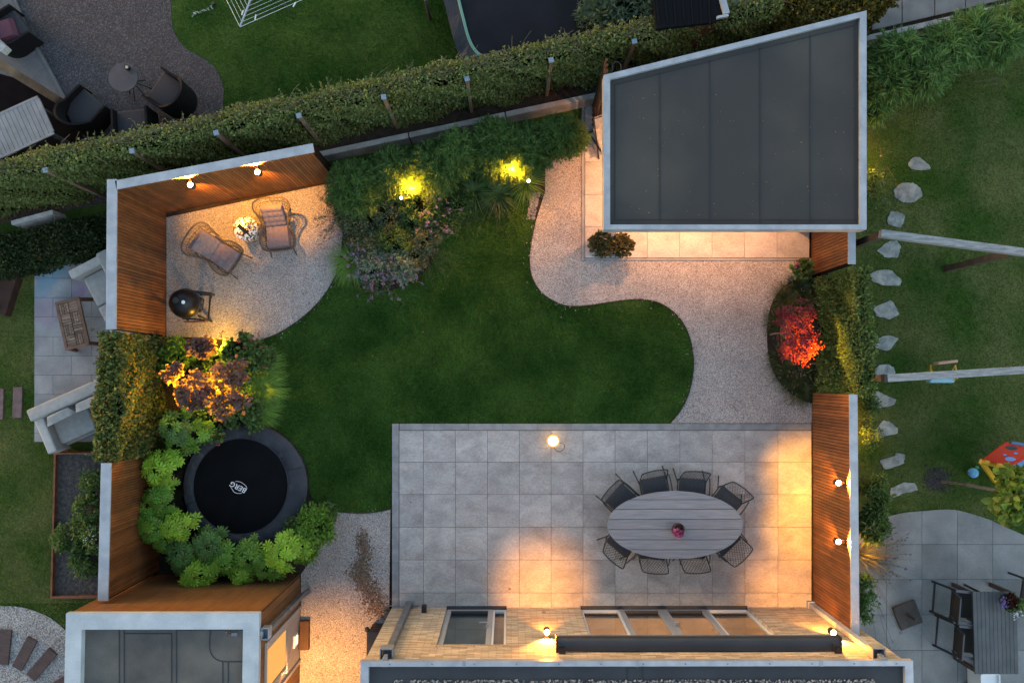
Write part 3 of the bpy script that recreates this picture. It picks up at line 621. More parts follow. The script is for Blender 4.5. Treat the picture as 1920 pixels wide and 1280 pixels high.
# concrete retaining wall at the back
def low_wall(name, label, pts, h, w, mat, off):
    t = thing(name, label, 'wall', pts[0] + (0,)); mb = MB()
    for i in range(len(pts) - 1):
        a = Vector(pts[i]); b = Vector(pts[i + 1]); n = Vector((-(b - a).y, (b - a).x)).normalized() * w * off; ln = (b - a).length; k = max(1, round(ln / 2.0))
        for j in range(k):
            p = a.lerp(b, j / k + .002); q = a.lerp(b, (j + 1) / k - .002); mb.prism([tuple(p), tuple(q), tuple(q + n), tuple(p + n)], 0, h + random.uniform(-.004, .004))
    mb.build('concrete_slab', mat, t, bevel=.006, world=True); return t
random.seed(4)
low_wall('retaining_wall', 'low pale concrete wall between the back hedge and the feathery shrubs', [gp(585, 297, .42), gp(1130, 181, .42), gp(1240, 158, .42)], .42, .10, M['concrete'], 1)
low_wall('retaining_wall', 'low pale concrete wall at the top right in front of grey paving slabs', [gp(1560, 92, .42), gp(1940, 4, .42)], .42, .10, M['concrete'], 1)
low_wall('retaining_wall', 'short piece of concrete wall showing through ivy left of the timber screen', [gp(22, 422, .45), gp(100, 401, .45)], .45, .08, M['concrete'], 1)

# ---- pavilion
HP = 2.5
def pavilion():
    t = thing('garden_pavilion', 'open garden pavilion with a large dark felt flat roof and pale metal edge', 'pavilion', G(1300, 350) + (0,))
    o = [gp(1132, 141, HP), gp(1625, 20, HP), gp(1625, 430, HP), gp(1132, 430, HP)]; i = [gp(1144, 149, HP), gp(1613, 33, HP), gp(1613, 421, HP), gp(1144, 421, HP)]
    m = MB(); n = 4; m.v = [(p[0], p[1], z) for z in (HP - .24, HP) for p in o] + [(p[0], p[1], z) for z in (HP, HP - .07) for p in i] 
    for k in range(4):
        q = (k + 1) % 4; m.f += [(k, q, 4 + q, 4 + k), (4 + k, 4 + q, 8 + q, 8 + k), (8 + k, 8 + q, 12 + q, 12 + k)]
    rt = m.build('roof_edge', M['zinc'], t, world=True)
    m = MB(); cen = Vector((sum(p[0] for p in o) / 4, sum(p[1] for p in o) / 4))
    for p, q in ((0, 1), (1, 2), (2, 3), (3, 0)):
        a = Vector(o[p]); b = Vector(o[q]); n_ = (cen - (a + b) / 2).normalized() * .004
        for s in (.02, .35, .66): c = a.lerp(b, s); m.box((c.x + n_.x, c.y + n_.y, HP + .0015), (.028, .14, .003), math.atan2(b.y - a.y, b.x - a.x)) if 0 else None
    g = MB().sheet([tuple(Vector(p).lerp(cen, .004)) for p in o], HP - .062); g.build('roof_felt', M['felt'], t, world=True)
    m = MB(); zz = HP - .057
    for x in (1237, 1331, 1425, 1519): 
        a = gp(x, 149 - (x - 1144) * .2475 + 10, HP - .06); b = gp(x, 418, HP - .06); m.bar((a[0], a[1], zz), (b[0], b[1], zz), .014, .006)
    for (x1, y1, x2, y2) in ((1152, 412, 1605, 412), (1602, 45, 1602, 417), (1153, 160, 1153, 410), (1150, 160, 1600, 49)):
        a = gp(x1, y1, HP - .06); b = gp(x2, y2, HP - .06); m.bar((a[0], a[1], zz), (b[0], b[1], zz), .010, .006)
    for (x, y) in ((1180, 416), (1368, 416), (1462, 416), (1556, 416), (1146, 350), (1146, 200), (1608, 150), (1608, 300)):
        a = gp(x, y, HP - .06); m.box((a[0], a[1], zz), (.010, .10, .006) if y > 410 else (.10, .010, .006))
    m.build('roof_seam', M['seam'], t, world=True)
    P = np.array([gp(random.uniform(1160, 1600), random.uniform(170, 405), HP - .055) + (HP - .055,) for _ in range(90)]); lt = leaves('roof_litter', M['lf_seed'], t, P, np.tile([0, 0, 1.], (90, 1)), .028, .016, .2, 1); lt['kind'] = 'stuff'
    m = MB(); m.prism([tuple(Vector(p).lerp(cen, .003)) for p in o], HP - .22, HP - .10); m.build('ceiling', M['wood'], t, world=True)
    # posts, back wall
    for (x, y) in ((1152, 425), (1152, 250), (1490, 425)):
        g = G(x, y); MB().box((g[0], g[1], (HP - .2) / 2 + .02), (.12, .12, HP - .24)).build('post', M['anthra'], t, bevel=.006, world=True)
    a = G(1120, 222); b = G(1508, 142); m = MB(); z = .06
    while z < HP - .28: m.bar((a[0], a[1], z), (b[0], b[1], z), .03, .055); z += .07
    m.build('back_wall', M['wood'], t, world=True)
    m = MB()
    for k in range(5): m.bar(G(1111, 236 - k * 9) + (.04,), G(1111, 236 - k * 9) + (HP - .25,), .03, .045)
    m.build('side_slats', M['wood_dark'], t, world=True)
    for (x, y) in ((1180, 290), (1180, 395), (1300, 395), (1420, 395), (1300, 280)):
        g = G(x, y); f = MB().lathe([(.045, 0), (.045, .02), (.0, .02)], (g[0], g[1], HP - .222), 16).build('ceiling_lamp', M['glow_soft'], t, world=True)
        bulb(t, (g[0], g[1], HP - .26), 150, (1, .42, .15), 'SPOT', 112, 1.0, .04)
    return t
pavilion()

# ---- shed
HS = 2.5
def shed():
    x0 = W(125, 1149, HS).x; x1 = W(485, 1149, HS).x; y1 = W(485, 1150, HS).y; y0 = y1 - 4.0
    t = thing('garden_shed', 'timber clad shed with dark flat roof and wide pale metal edge', 'shed', (x0, y1, 0))
    m = MB(); k = x0 + .02
    while k < x1 - .05: m.box((k + .021, y1 - .014, HS / 2 - .05), (.041, .026, HS - .14)); k += .046
    m.box(((x0 + x1) / 2, y1 - .045, HS / 2 - .05), (x1 - x0 - .06, .03, HS - .14)); m.build('front_cladding', M['wood_shed'], t, world=True)
    # east wall: vertical boards with the door opening
    dy0, dy1, dh = G(0, 1241)[1], G(0, 1134)[1], 2.12
    m = MB(); y = y1 - .03
    while y > y0:
        w = .142; yc = y - w / 2; inside = dy0 - .02 < yc < dy1 + .02
        zb = dh + .03 if inside else .03
        m.box((x1 - .015, yc, (zb + HS - .1) / 2), (.026, w - .006, HS - .1 - zb)); y -= w
    m.build('side_cladding', M['wood_shed'], t, world=True)
    MB().box((x1 - .06, (y1 + dy1) / 2, HS / 2 - .06), (.05, y1 - dy1 - .05, HS - .15)).box((x1 - .06, (y0 + dy0) / 2, HS / 2 - .06), (.05, dy0 - y0, HS - .15)).box((x1 - .06, (dy0 + dy1) / 2, (HS - .1 + dh) / 2 + .01), (.05, dy1 - dy0, HS - dh - .16)).build('wall', M['backing'], t, world=True)
    MB().box((x0 + .03, (y0 + y1) / 2, HS / 2 - .06), (.05, y1 - y0 - .1, HS - .15)).box(((x0 + x1) / 2, y0, HS / 2 - .06), (x1 - x0, .05, HS - .15)).build('rear_wall', M['wood_shed'], t, world=True)
    # roof
    e = .235; o = [(x0 - .01, y1 + .01), (x1 + .01, y1 + .01), (x1 + .01, y0), (x0 - .01, y0)]; i = [(x0 + e, y1 - e), (x1 - e, y1 - e), (x1 - e, y0 + e), (x0 + e, y0 + e)]
    m = MB(); m.v = [(p[0], p[1], z) for z in (HS - .10, HS) for p in o] + [(p[0], p[1], z) for z in (HS, HS - .12) for p in i]
    for k in range(4): q = (k + 1) % 4; m.f += [(k, q, 4 + q, 4 + k), (4 + k, 4 + q, 8 + q, 8 + k), (8 + k, 8 + q, 12 + q, 12 + k)]
    m.build('roof_edge', M['concrete_rim'], t, world=True)
    MB().sheet(i, HS - .11).build('roof_felt', M['felt_brown'], t, world=True)
    m = MB(); zz = HS - .105
    def sl(x1_, y1_, x2_, y2_): a = gp(x1_, y1_, HS - .11); b = gp(x2_, y2_, HS - .11); m.bar((a[0], a[1], zz), (b[0], b[1], zz), .012, .008)
    for s in ((224, 1180, 224, 1290), (233, 1180, 233, 1290), (322, 1186, 322, 1290), (331, 1180, 331, 1290), (233, 1187, 322, 1187), (331, 1180, 455, 1180), (418, 1240, 418, 1290), (428, 1240, 428, 1290)): sl(*s)
    pth = [gp(x, y, HS - .11) for x, y in cr([(395, 1180), (393, 1205), (395, 1222), (404, 1234), (420, 1239), (455, 1239)], 5)]
    for k in range(len(pth) - 1): m.bar(pth[k] + (zz,), pth[k + 1] + (zz,), .012, .008)
    m.build('roof_seam', M['seam'], t, world=True)
    m = MB(); g = gp(440, 1188, HS - .1); m.box((g[0], g[1], HS - .095), (.09, .05, .02)); m.build('roof_drain', M['zinc_dark'], t, world=True)
    m = MB(); g = gp(433, 1186, HS - .1)
    for k in range(26): m.box((g[0] + random.gauss(0, .035), g[1] + random.gauss(0, .025), HS - .1), (.018, .012, .008), random.random() * 3)
    m.build('roof_leaves', M['brown_stone'], t, world=True)
    # downpipe with hopper
    hp = gp(490, 1187, 2.42); hx = x1 + .085
    p = MB(); p.box((hx, hp[1], 2.30), (.10, .17, .02)); 
    for dx, dy, sx, sy in ((-.05, 0, .012, .17), (.05, 0, .012, .17), (0, .085, .11, .012), (0, -.085, .11, .012)): p.box((hx + dx, hp[1] + dy, 2.37), (sx, sy, .16))
    p.box((hx - .06, hp[1], 2.42), (.05, .06, .05)); h_ = p.build('gutter_hopper', M['zinc'], t, world=True)
    MB().bar((hx, hp[1], 2.3), (hx, hp[1], .25), .075, .075).bar((hx, hp[1], .27), (hx + .08, hp[1] + .03, .03), .075, .075).box((hx, hp[1], 1.2), (.095, .095, .05)).box((hx, hp[1], 2.0), (.095, .095, .05)).build('downpipe', M['zinc_dark'], t, world=True, bevel=.008)
    # door
    dw = (dy1 - dy0); yc = (dy0 + dy1) / 2
    d = MB()
    d.box((x1 - .01, dy1 - .03, dh / 2 + .02), (.07, .06, dh)).box((x1 - .01, dy0 + .03, dh / 2 + .02), (.07, .06, dh)).box((x1 - .01, yc, dh - .0), (.07, dw - .12, .05))
    dd = d.build('door', M['frame_shed'], t, world=True)
    m = MB(); k = 0; y = dy0 + .14
    MB().box((x1 - .02, yc, .46), (.04, dw - .14, .86)).build('lower_panel', M['frame_shed'], dd, world=True)
    m = MB()
    while y < dy1 - .14: m.box((x1 + .002, y, .46), (.006, .045, .78)); y += .06
    m.build('panel_grooves', M['frame_shed'], dd, world=True)
    pz0, pz1 = .92, 2.05; py1, py0 = G(0, 1152)[1], G(0, 1214)[1]
    MB().box((x1 - .02, (py0 + dy0) / 2 + .015, 1.5), (.04, py0 - dy0 - .1 + .03, 1.2)).build('stile', M['frame_shed'], dd, world=True); MB().box((x1 - .02, (py1 + dy1) / 2, 1.5), (.04, dy1 - py1 - .06, 1.2)).build('stile', M['frame_shed'], dd, world=True)
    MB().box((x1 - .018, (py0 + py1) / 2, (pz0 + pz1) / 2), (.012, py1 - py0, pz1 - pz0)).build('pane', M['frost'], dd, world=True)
    g = py0 - .06; MB().tube([(x1, g, 1.1), (x1 + .06, g, 1.1), (x1 + .06, g + .12, 1.1)], .010, 8).box((x1 + .004, g, 1.07), (.01, .035, .22)).build('handle', M['white'], dd, world=True)
    MB().box((x1 + .015, G(0, 1188)[1], .38), (.035, .22, .22)).build('cat_flap', M['white'], dd, bevel=.012, world=True)
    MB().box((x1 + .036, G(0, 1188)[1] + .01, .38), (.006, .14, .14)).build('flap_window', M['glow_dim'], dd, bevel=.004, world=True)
    return t, x1
M['wood_shed'] = pm('wood_shed', (.13, .052, .015), (.19, .078, .023), 3, 5, .3, .7, island=.08, rough=.6, stretch=(3, 3, 1), bump=(60, .2, .004))
M['concrete_rim'] = pm('concrete_rim', (.33, .37, .40), (.44, .48, .50), 3, 7, rough=.55, metal=.1, fine=(40, .06))
M['frame_shed'] = pm('frame_shed', (.36, .33, .31), rough=.5)
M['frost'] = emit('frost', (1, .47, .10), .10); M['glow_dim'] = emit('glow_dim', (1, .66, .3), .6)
shed_t, SX = shed()
g = G(575, 1187); t = thing('doorstep', 'dark ribbed step in front of the shed door', 'step', (SX + .09, g[1], 0)); m = MB(); m.box((SX + .10, g[1], .08), (.17, .52, .10))
for k in range(9): m.box((SX + .025 + k * .019, g[1], .133), (.010, .50, .010))
m.build('tread', M['wood_dark'], t, bevel=.003, world=True); MB().box((SX + .10, g[1], .02), (.14, .48, .03)).build('feet', M['black'], t, world=True)
sw = wall_lamp('wall lamp on the shed side wall lighting the gravel side path', (SX + .004, G(0, 1262)[1]), (1, 0), 2.0, up=.5, down=0, grp=None)
bulb(sw, (SX + .16, G(0, 1262)[1], 1.90), 300, (1, .42, .09), 'SPOT', 95, .9, .03, (.22, -.05, -1))

# ---- house
HH = 3.0
def house():
    xl = gp(677, 1246, HH)[0] + .02; xr = gp(1711, 1250, HH)[0] - .04; yw = G(0, 1138)[1]; yb = yw - 5
    t = thing('brick_house', 'pale yellow brick house wall with glazed doors and a flat roof along the bottom edge', 'house', (xl, yw, 0))
    X = lambda px: G(px, 1140)[0]
    d1, d2, e1, e2 = X(838), X(950), X(1088), X(1400); dh = 2.1
    pr = [(xl, 0), (d1, 0), (d1, dh), (d2, dh), (d2, 0), (e1, 0), (e1, dh), (e2, dh), (e2, 0), (xr, 0), (xr, HH - .1), (xl, HH - .1)]
    m = MB(); n = len(pr); m.v = [(p[0], yw, p[1]) for p in pr] + [(p[0], yw - .12, p[1]) for p in pr]; m.f = [tuple(range(n)), tuple(range(2 * n - 1, n - 1, -1))] + [((i + 1) % n, i, n + i, n + (i + 1) % n) for i in range(n)]
    m.f = [f for f in m.f]
    m.box((xl + .06, (yw - .12 + yb) / 2, (HH - .1) / 2), (.12, yw - .12 - yb, HH - .1)); m.box((xr - .06, (yw - .12 + yb) / 2, (HH - .1) / 2), (.12, yw - .12 - yb, HH - .1))
    m.build('wall', M['brick'], t, world=True)
    m = MB(); random.seed(3)
    for k in range(22):  # soldier row above the small door
        w = (d2 - d1 + .1) / 22; m.box((d1 - .05 + w * (k + .5), yw + .004, dh + .09), (w - .012, .012, .15))
    m.build('lintel', M['brick'], t, world=True)
    for px, h in ((1018, .36), (1480, .15)): MB().box((X(px), yw + .002, h), (.07, .01, .05)).build('air_brick', M['brown_stone'], t, world=True)
    MB().box(((xl + xr) / 2, (yw + yb) / 2 - .1, .02), (xr - xl - .26, yw - yb - .2, .03)).build('floor', M['parquet'], t, world=True)
    MB().box(((xl + xr) / 2, (yw + yb) / 2 - .1, HH - .3), (xr - xl - .26, yw - yb - .3, .05)).build('ceiling', M['plaster'], t, world=True)
    MB().box(((d2 + e1) / 2, (yw + yb) / 2 - .1, 1.35), (.12, yw - yb - .3, 2.6)).box(((xl + xr) / 2, yb + .1, 1.35), (xr - xl - .3, .08, 2.6)).build('inner_wall', M['plaster'], t, world=True)
    # roof
    o = [(xl - .03, yw + .05), (xr + .05, yw + .05), (xr + .05, yb), (xl - .03, yb)]; e = .075; i = [(xl - .03 + e * 1.6, yw + .05 - e), (xr + .05 - e * 1.6, yw + .05 - e), (xr + .05 - e * 1.6, yb + e), (xl - .03 + e * 1.6, yb + e)]
    m = MB(); m.v = [(p[0], p[1], z) for z in (HH - .10, HH) for p in o] + [(p[0], p[1], z) for z in (HH, HH - .08) for p in i] + [(p[0], p[1], HH - .10) for p in i]
    for k in range(4): q = (k + 1) % 4; m.f += [(k, q, 4 + q, 4 + k), (4 + k, 4 + q, 8 + q, 8 + k), (8 + k, 8 + q, 12 + q, 12 + k), (k, 16 + k, 16 + q, q)]
    m.build('roof_edge', M['zinc'], t, world=True)
    m = MB()
    for k in range(13): MB().box((xl + .4 + k * .62, yw + .05 - .04, HH + .002), (.02, .02, .004)).build('roof_screw', M['zinc_dark'], t, world=True)
    for px in (870, 1195, 1540): MB().box((gp(px, 1247, HH)[0], yw + .05 - .035, HH + .003), (.05, .085, .006)).build('roof_clip', M['zinc_hop'], t, world=True)
    MB().sheet(i, HH - .07).build('roof_felt', M['anthra_felt'], t, world=True)
    m = MB(); zz = HH - .066
    for px in (1177, 1206): a = gp(px, 1255, HH); m.bar((a[0], a[1], zz), (a[0], a[1] - 1.2, zz), .012, .006)
    m.build('roof_seam', M['seam'], t, world=True)
    yb_ = gp(0, 1276, HH - .05)[1]; P = np.stack([rg.uniform(xl + .45, xr - .5, 5200), yb_ - .9 * rg.random(5200) ** 1.3, np.full(5200, HH - .05)], 1); st = stones('roof_ballast', P, .032, M['ballast'], t); st['kind'] = 'stuff'
    # small door + side light
    yf = yw - .07
    def leaf(px0, px1, kind, nm, handle=None, thin=.035, z1=dh, cen=.055):
        a, b = X(px0), X(px1); f = thin if kind == 'fixed' else .085; mat = M['white_frame'] if kind == 'fixed' else M['frame']
        m = MB(); dep = .06 if kind == 'fixed' else .05; yo = yf + (.0 if kind == 'fixed' else .012)
        m.box((a + f / 2, yo, z1 / 2), (f, dep, z1)).box((b - f / 2, yo, z1 / 2), (f, dep, z1)).box(((a + b) / 2, yo, cen), (b - a - 2 * f, dep, f)).box(((a + b) / 2, yo, z1 - f / 2), (b - a - 2 * f, dep, f))
        w = m.build(nm, mat, t, world=True)
        MB().box(((a + b) / 2, yf, (f + z1) / 2), (b - a - 2 * f, .012, z1 - f - .03)).build('pane', M['glass'], w, world=True)
        if kind != 'fixed':
            MB().box(((a + b) / 2, yf + .016, cen + f / 2 + .03), (b - a - 2 * f, .03, .012)).build('glazing_bead', M['anthra'], w, world=True)
        if handle:
            hx = X(handle); s = -1
            MB().box((hx, yf + .045, 1.05), (.035, .012, .16)).tube([(hx, yf + .05, 1.07), (hx, yf + .11, 1.07), (hx + s * .13, yf + .11, 1.07)], .010, 8).build('handle', M['steel'], w, world=True)
        return w
    leaf(838.5, 924.5, 'door', 'door', handle=916); leaf(925, 949.5, 'fixed', 'side_window')
    leaf(1088.5, 1159.5, 'fixed', 'window'); leaf(1160, 1239.7, 'door', 'door'); leaf(1240.3, 1322, 'door', 'door', handle=1249); leaf(1322.5, 1399.5, 'fixed', 'window')
    m = MB().box(((d1 + d2) / 2, yf + .05, .03), (d2 - d1, .10, .04)).box(((e1 + e2) / 2, yf + .05, .03), (e2 - e1, .10, .04)); m.build('threshold', M['anthra'], t, world=True)
    # things behind the glass
    m = MB(); pts = [(X(1092) + .04 + .42 * math.sin(k * .1) ** 2 + .02 * math.sin(k * 2.4), yw - .35 - .055 * k) for k in range(22)]
    for k in range(21): a, b = pts[k], pts[k + 1]; m.add([(a[0], a[1], .06), (b[0], b[1], .06), (b[0], b[1], 2.3), (a[0], a[1], 2.3)], [(0, 1, 2, 3)])
    m.build('curtain', M['lf_ivydark_c'], t, world=True)
    # downpipes
    for px, top in ((768, 722), (1517, 1652)):
        hx = X(px); m = MB(); yo = yw + .06
        m.bar((hx, yo, 2.62), (hx, yo, .10), .10, .085).box((hx, yo, 1.3), (.115, .10, .05)).box((hx, yo, .08), (.13, .12, .10))
        m.build('downpipe', M['zinc_dark'] if px < 1000 else M['concrete'], t, world=True, bevel=.006)
        m = MB().box((hx, yo + .02, 2.62), (.16, .14, .02))
        for dx, dy, sx, sy in ((-.09, 0, .014, .17), (.09, 0, .014, .17), (0, .085, .194, .014), (0, -.08, .194, .014)): m.box((hx + dx, yo + .02 + dy, 2.72), (sx, sy, .2))
        m.box((hx, yw + .02, 2.93), (.075, .12, .07)).box((hx, yo, 2.86), (.06, .07, .10)); m.build('gutter_hopper', M['zinc_hop'], t, world=True)
    for px in (1120, 1200, 1285, 1365): bulb(t, (X(px), yw - .62, 2.6), 110, (1, .48, .18), 'SPOT', 44, .8, .04, (0, .02, -1))
    bulb(t, (X(890), yw - .7, 2.5), 7, (.8, 1, .8), 'SPOT', 50, .6, .05)  # greenish fill light added to the unlit room behind the small door
    g = MB().lathe([(.10, 0), (.10, .12), (0, .12)], (X(1250), yw - 1.7, 2.5), 16).build('ceiling_lamp', M['glow_soft'], t, world=True)
    return t, yw, X
def stones(name, P, s, mat, parent=None, flat=.6):
    n = len(P); a = rg.random(n) * 6.28; s = s * (.5 + .9 * rg.random(n)); base = np.array([(1, 0, 0), (.4, .85, 0), (-.7, .6, 0), (-.9, -.4, 0), (.1, -.9, 0), (0, 0, 1.)])
    V = np.zeros((n, 6, 3)); c, si = np.cos(a), np.sin(a)
    for k in range(6):
        b = base[k] + rg.normal(size=(n, 3)) * .12; V[:, k, 0] = P[:, 0] + (b[:, 0] * c - b[:, 1] * si) * s * .5; V[:, k, 1] = P[:, 1] + (b[:, 0] * si + b[:, 1] * c) * s * .5; V[:, k, 2] = P[:, 2] + b[:, 2] * s * flat * (k == 5)
    return np_mesh(name, V, [(0, 1, 5), (1, 2, 5), (2, 3, 5), (3, 4, 5), (4, 0, 5)], mat, parent)
M['anthra_felt'] = pm('anthra_felt', (.024, .026, .031), (.034, .036, .041), 2, 5, rough=.8, fine=(120, .25))
M['lf_ivydark_c'] = pm('curtain', (.06, .085, .075), rough=.9); M['zinc_hop'] = pm('zinc_hop', (.22, .24, .27), (.28, .30, .33), 9, rough=.45, metal=.3)
house_t, YW, HX = house()
random.seed(11)
# awning cassette
t = thing('awning_cassette', 'long closed charcoal awning box on the brick wall above the glazed doors', 'awning', (HX(1028), YW + .01, 2.3))
a, b = HX(1029), HX(1474); n = 14; prof = [(.02, .0), (.16, .0), (.20, .03), (.215, .08), (.20, .13), (.16, .165), (.08, .18), (.02, .18)]
m = MB(); k = len(prof); m.v = [(x, YW + p[0], 2.30 + p[1]) for x in (a, b) for p in prof]; m.f = [tuple(range(k)), tuple(range(2 * k - 1, k - 1, -1))] + [((i + 1) % k, i, k + i, k + (i + 1) % k) for i in range(k)]
m.build('cassette', M['anthra'], t, world=True, smooth=True)
MB().bar((a + .03, YW + .218, 2.36), (b - .03, YW + .218, 2.36), .01, .03).build('front_rail', M['zinc_dark'], t, world=True)
for x in (a, b): MB().box((x, YW + .11, 2.39), (.02, .24, .20)).build('end_cap', M['black'], t, bevel=.01, world=True)
for x in (a + .08, b - .08): MB().box((x, YW + .05, 2.53), (.10, .08, .06)).box((x - .05, YW + .10, 2.53), (.03, .10, .04)).build('mounting_bracket', M['black'], t, world=True)

# lamps on walls
def lerp2(a, b, t): return (a[0] + (b[0] - a[0]) * t, a[1] + (b[1] - a[1]) * t)
dn = Vector((cB[0] - cA[0], cB[1] - cA[1])).normalized(); nrm = (dn.y, -dn.x)
LG = 'up and down wall lamps on the timber screens'
for px, py, lab in ((357, 351, 'left wall lamp glowing on the timber screen above the lounge chairs'), (483, 327, 'right wall lamp glowing on the timber screen above the lounge chairs')):
    p = W(px, py, 1.76); q = Vector((p.x, p.y)) - Vector(cA); s = q.dot(dn); b_ = Vector(cA) + dn * s
    L_ = wall_lamp(lab, b_, nrm, 1.70, up=1.3, down=1.25, grp=LG, ang=72, tilt=.12, color=(1, .40, .04))
for px, py, lab in ((1575, 905, 'wall lamp nearer the lawn on the timber screen beside the dining patio'), (1576, 1015, 'wall lamp nearer the house on the timber screen beside the dining patio')):
    p = W(px, py, 1.52); wall_lamp(lab, (W(1594, py, HR).x - .012, p.y), (-1, 0), 1.47, up=1.2, down=1.0, grp=LG, ang=72, color=(1, .40, .04), tilt=.03)
wall_lamp('bright wall lamp on the bricks at the left end of the awning box', (HX(1017), YW), (0, 1), 1.75, up=1.0, down=1.3, ang=72, color=(1, .37, .05), tilt=.14)
wall_lamp('wall lamp on the bricks half hidden behind the right end of the awning box', (HX(1487), YW), (0, 1), 1.8, up=1.0, down=1.0, ang=76, color=(1, .37, .05), tilt=.05)
# ================================================================ things in the garden
# trampoline, round, sunk almost flush with the lawn
def sheet_patch(P0, nx, ny): pass
TC = W(459, 912, .12); tr = thing('round_trampoline', 'round in-ground trampoline with black jumping mat and grey blue padded rim', 'trampoline', (TC.x, TC.y, 0))
mc = W(451, 911, .12); m = MB(); n = 96; vs = []; fs = []
rows = [(0.870, .115), (.885, .135), (1.0, .155), (1.10, .15), (1.145, .11), (1.15, .02)]
for j, (r, z) in enumerate(rows):
    k = (r - .87) / .28; cx = mc.x + (TC.x - mc.x) * k; cy = mc.y + (TC.y - mc.y) * k
    for i in range(n):
        a = 2 * math.pi * i / n; w = .004 * math.sin(i * 2.7) + .003 * math.sin(i * 5.1 + j); seam = -.012 if i % 16 == 5 else 0
        vs.append((cx + r * math.cos(a), cy + r * math.sin(a), z + (w + seam if 0 < j < 5 else 0)))
for j in range(len(rows) - 1):
    for i in range(n): fs.append((j * n + i, j * n + (i + 1) % n, (j + 1) * n + (i + 1) % n, (j + 1) * n + i))
MB().add(vs, fs).build('rim_pad', M['tramp_pad'], tr, world=True, smooth=True)
m = MB()
for i in range(5, 96, 16):
    a = 2 * math.pi * i / n; c, s = math.cos(a), math.sin(a)
    MB().tube([(mc.x + .885 * c, mc.y + .885 * s, .137), (mc.x + .01 + 1.0 * c, mc.y + 1.0 * s, .150), (TC.x + 1.11 * c, TC.y + 1.11 * s, .143)], .006, 5).build('pad_seam', M['black'], tr, world=True)
MB().lathe([(0, .0), (.45, .002), (.872, .012)], (mc.x, mc.y, .10), 72).build('jumping_mat', M['tramp_mat'], tr, world=True, smooth=True)
MB().tube([(mc.x + .873 * math.cos(a * .0873), mc.y + .873 * math.sin(a * .0873), .120) for a in range(72)], .010, 6, True).build('mat_hem', M['tramp_pad'], tr, world=True, smooth=True)
# logo on the mat
lc = W(447, 913, .13); ang = math.atan2(.30, -.62)
fc = bpy.data.curves.new('logo', 'FONT'); fc.body = 'BERG'; fc.size = .132; fc.align_x = 'CENTER'; fc.align_y = 'CENTER'; fc.extrude = .001; fc.shear = .15; fc.space_character = 1.05
fo = bpy.data.objects.new('logo_tmp', fc); COL.objects.link(fo); bpy.context.view_layer.update()
me = bpy.data.meshes.new_from_object(fo.evaluated_get(bpy.context.evaluated_depsgraph_get())); bpy.data.objects.remove(fo)
bm = bmesh.new(); bm.from_mesh(me); gm = bm.verts[:] + bm.edges[:] + bm.faces[:]
for dx_, dy_ in ((.0035, 0), (0, .0035), (.0035, .0035)):
    r_ = bmesh.ops.duplicate(bm, geom=gm); bmesh.ops.translate(bm, vec=(dx_, dy_, .0004 * (1 + dx_ / .0035 + 2 * dy_ / .0035)), verts=[v for v in r_['geom'] if isinstance(v, bmesh.types.BMVert)])
bm.to_mesh(me); bm.free()
lg = bpy.data.objects.new('logo_lettering', me); COL.objects.link(lg); me.materials.clear(); me.materials.append(M['white']); lg.parent = tr; lg.location = lc - rootloc(tr) - Vector((0, 0, .012)); lg.rotation_euler = (0, 0, ang)
m = MB(); ca, sa = math.cos(ang), math.sin(ang)
def lp(x, y): return (lc.x + x * ca - y * sa, lc.y + x * sa + y * ca, .119)
for pts in ([(-.10, .072), (-.04, .105), (.03, .115), (.09, .085), (.13, .062)], [(-.15, -.05), (-.09, -.085), (.0, -.098), (.07, -.085), (.10, -.066)]):
    q = cr(pts, 5); m = MB()
    for i in range(len(q) - 1): m.bar(lp(*q[i]), lp(*q[i + 1]), .008, .004)
    m.build('logo_arc', M['white'], tr, world=True)

# dining table
HT = .75; tc = W(1266, 984, HT); RX, RY = W(1393, 984, HT).x - tc.x, tc.y - W(1266, 1048, HT).y
t = thing('dining_table', 'large oval grey plank dining table with eight chairs around it', 'table', (tc.x, tc.y, 0))
m = MB(); e = [-RY]; 
ys = [W(0, y, HT).y - tc.y for y in (1048.5, 1031, 1012.2, 993, 974, 955, 937, 919.6)]
for i in range(7):
    y0, y1 = ys[i] + .004, ys[i + 1] - .004; K = 14
    f = lambda y: RX * math.sqrt(max(0, 1 - (y / RY) ** 2))
    L_ = [(-f(y0 + (y1 - y0) * k / K), y0 + (y1 - y0) * k / K) for k in range(K + 1)]; Rr = [(f(y0 + (y1 - y0) * (K - k) / K), y0 + (y1 - y0) * (K - k) / K) for k in range(K + 1)]
    P = [p for p in L_ + Rr]; Q = []
    for p in P:
        if not Q or (abs(p[0] - Q[-1][0]) + abs(p[1] - Q[-1][1])) > 1e-3: Q.append(p)
    m.prism(Q, HT - .032, HT)
m.build('table_top', M['tabletop'], t, bevel=.003)
MB().lathe([(1, HT - .055), (1, HT - .033)], (0, 0, 0), 64, Matrix.Diagonal((RX - .03, RY - .03, 1, 1))).build('sub_top', M['black'], t)
for sx in (-1, 1):
    MB().bar((sx * .55, -.38, .02), (sx * .55, .38, .02), .09, .04).bar((sx * .55, -.3, .04), (sx * .45, .0, .70), .06, .06).bar((sx * .55, .3, .04), (sx * .45, .0, .70), .06, .06).build('leg', M['black'], t)
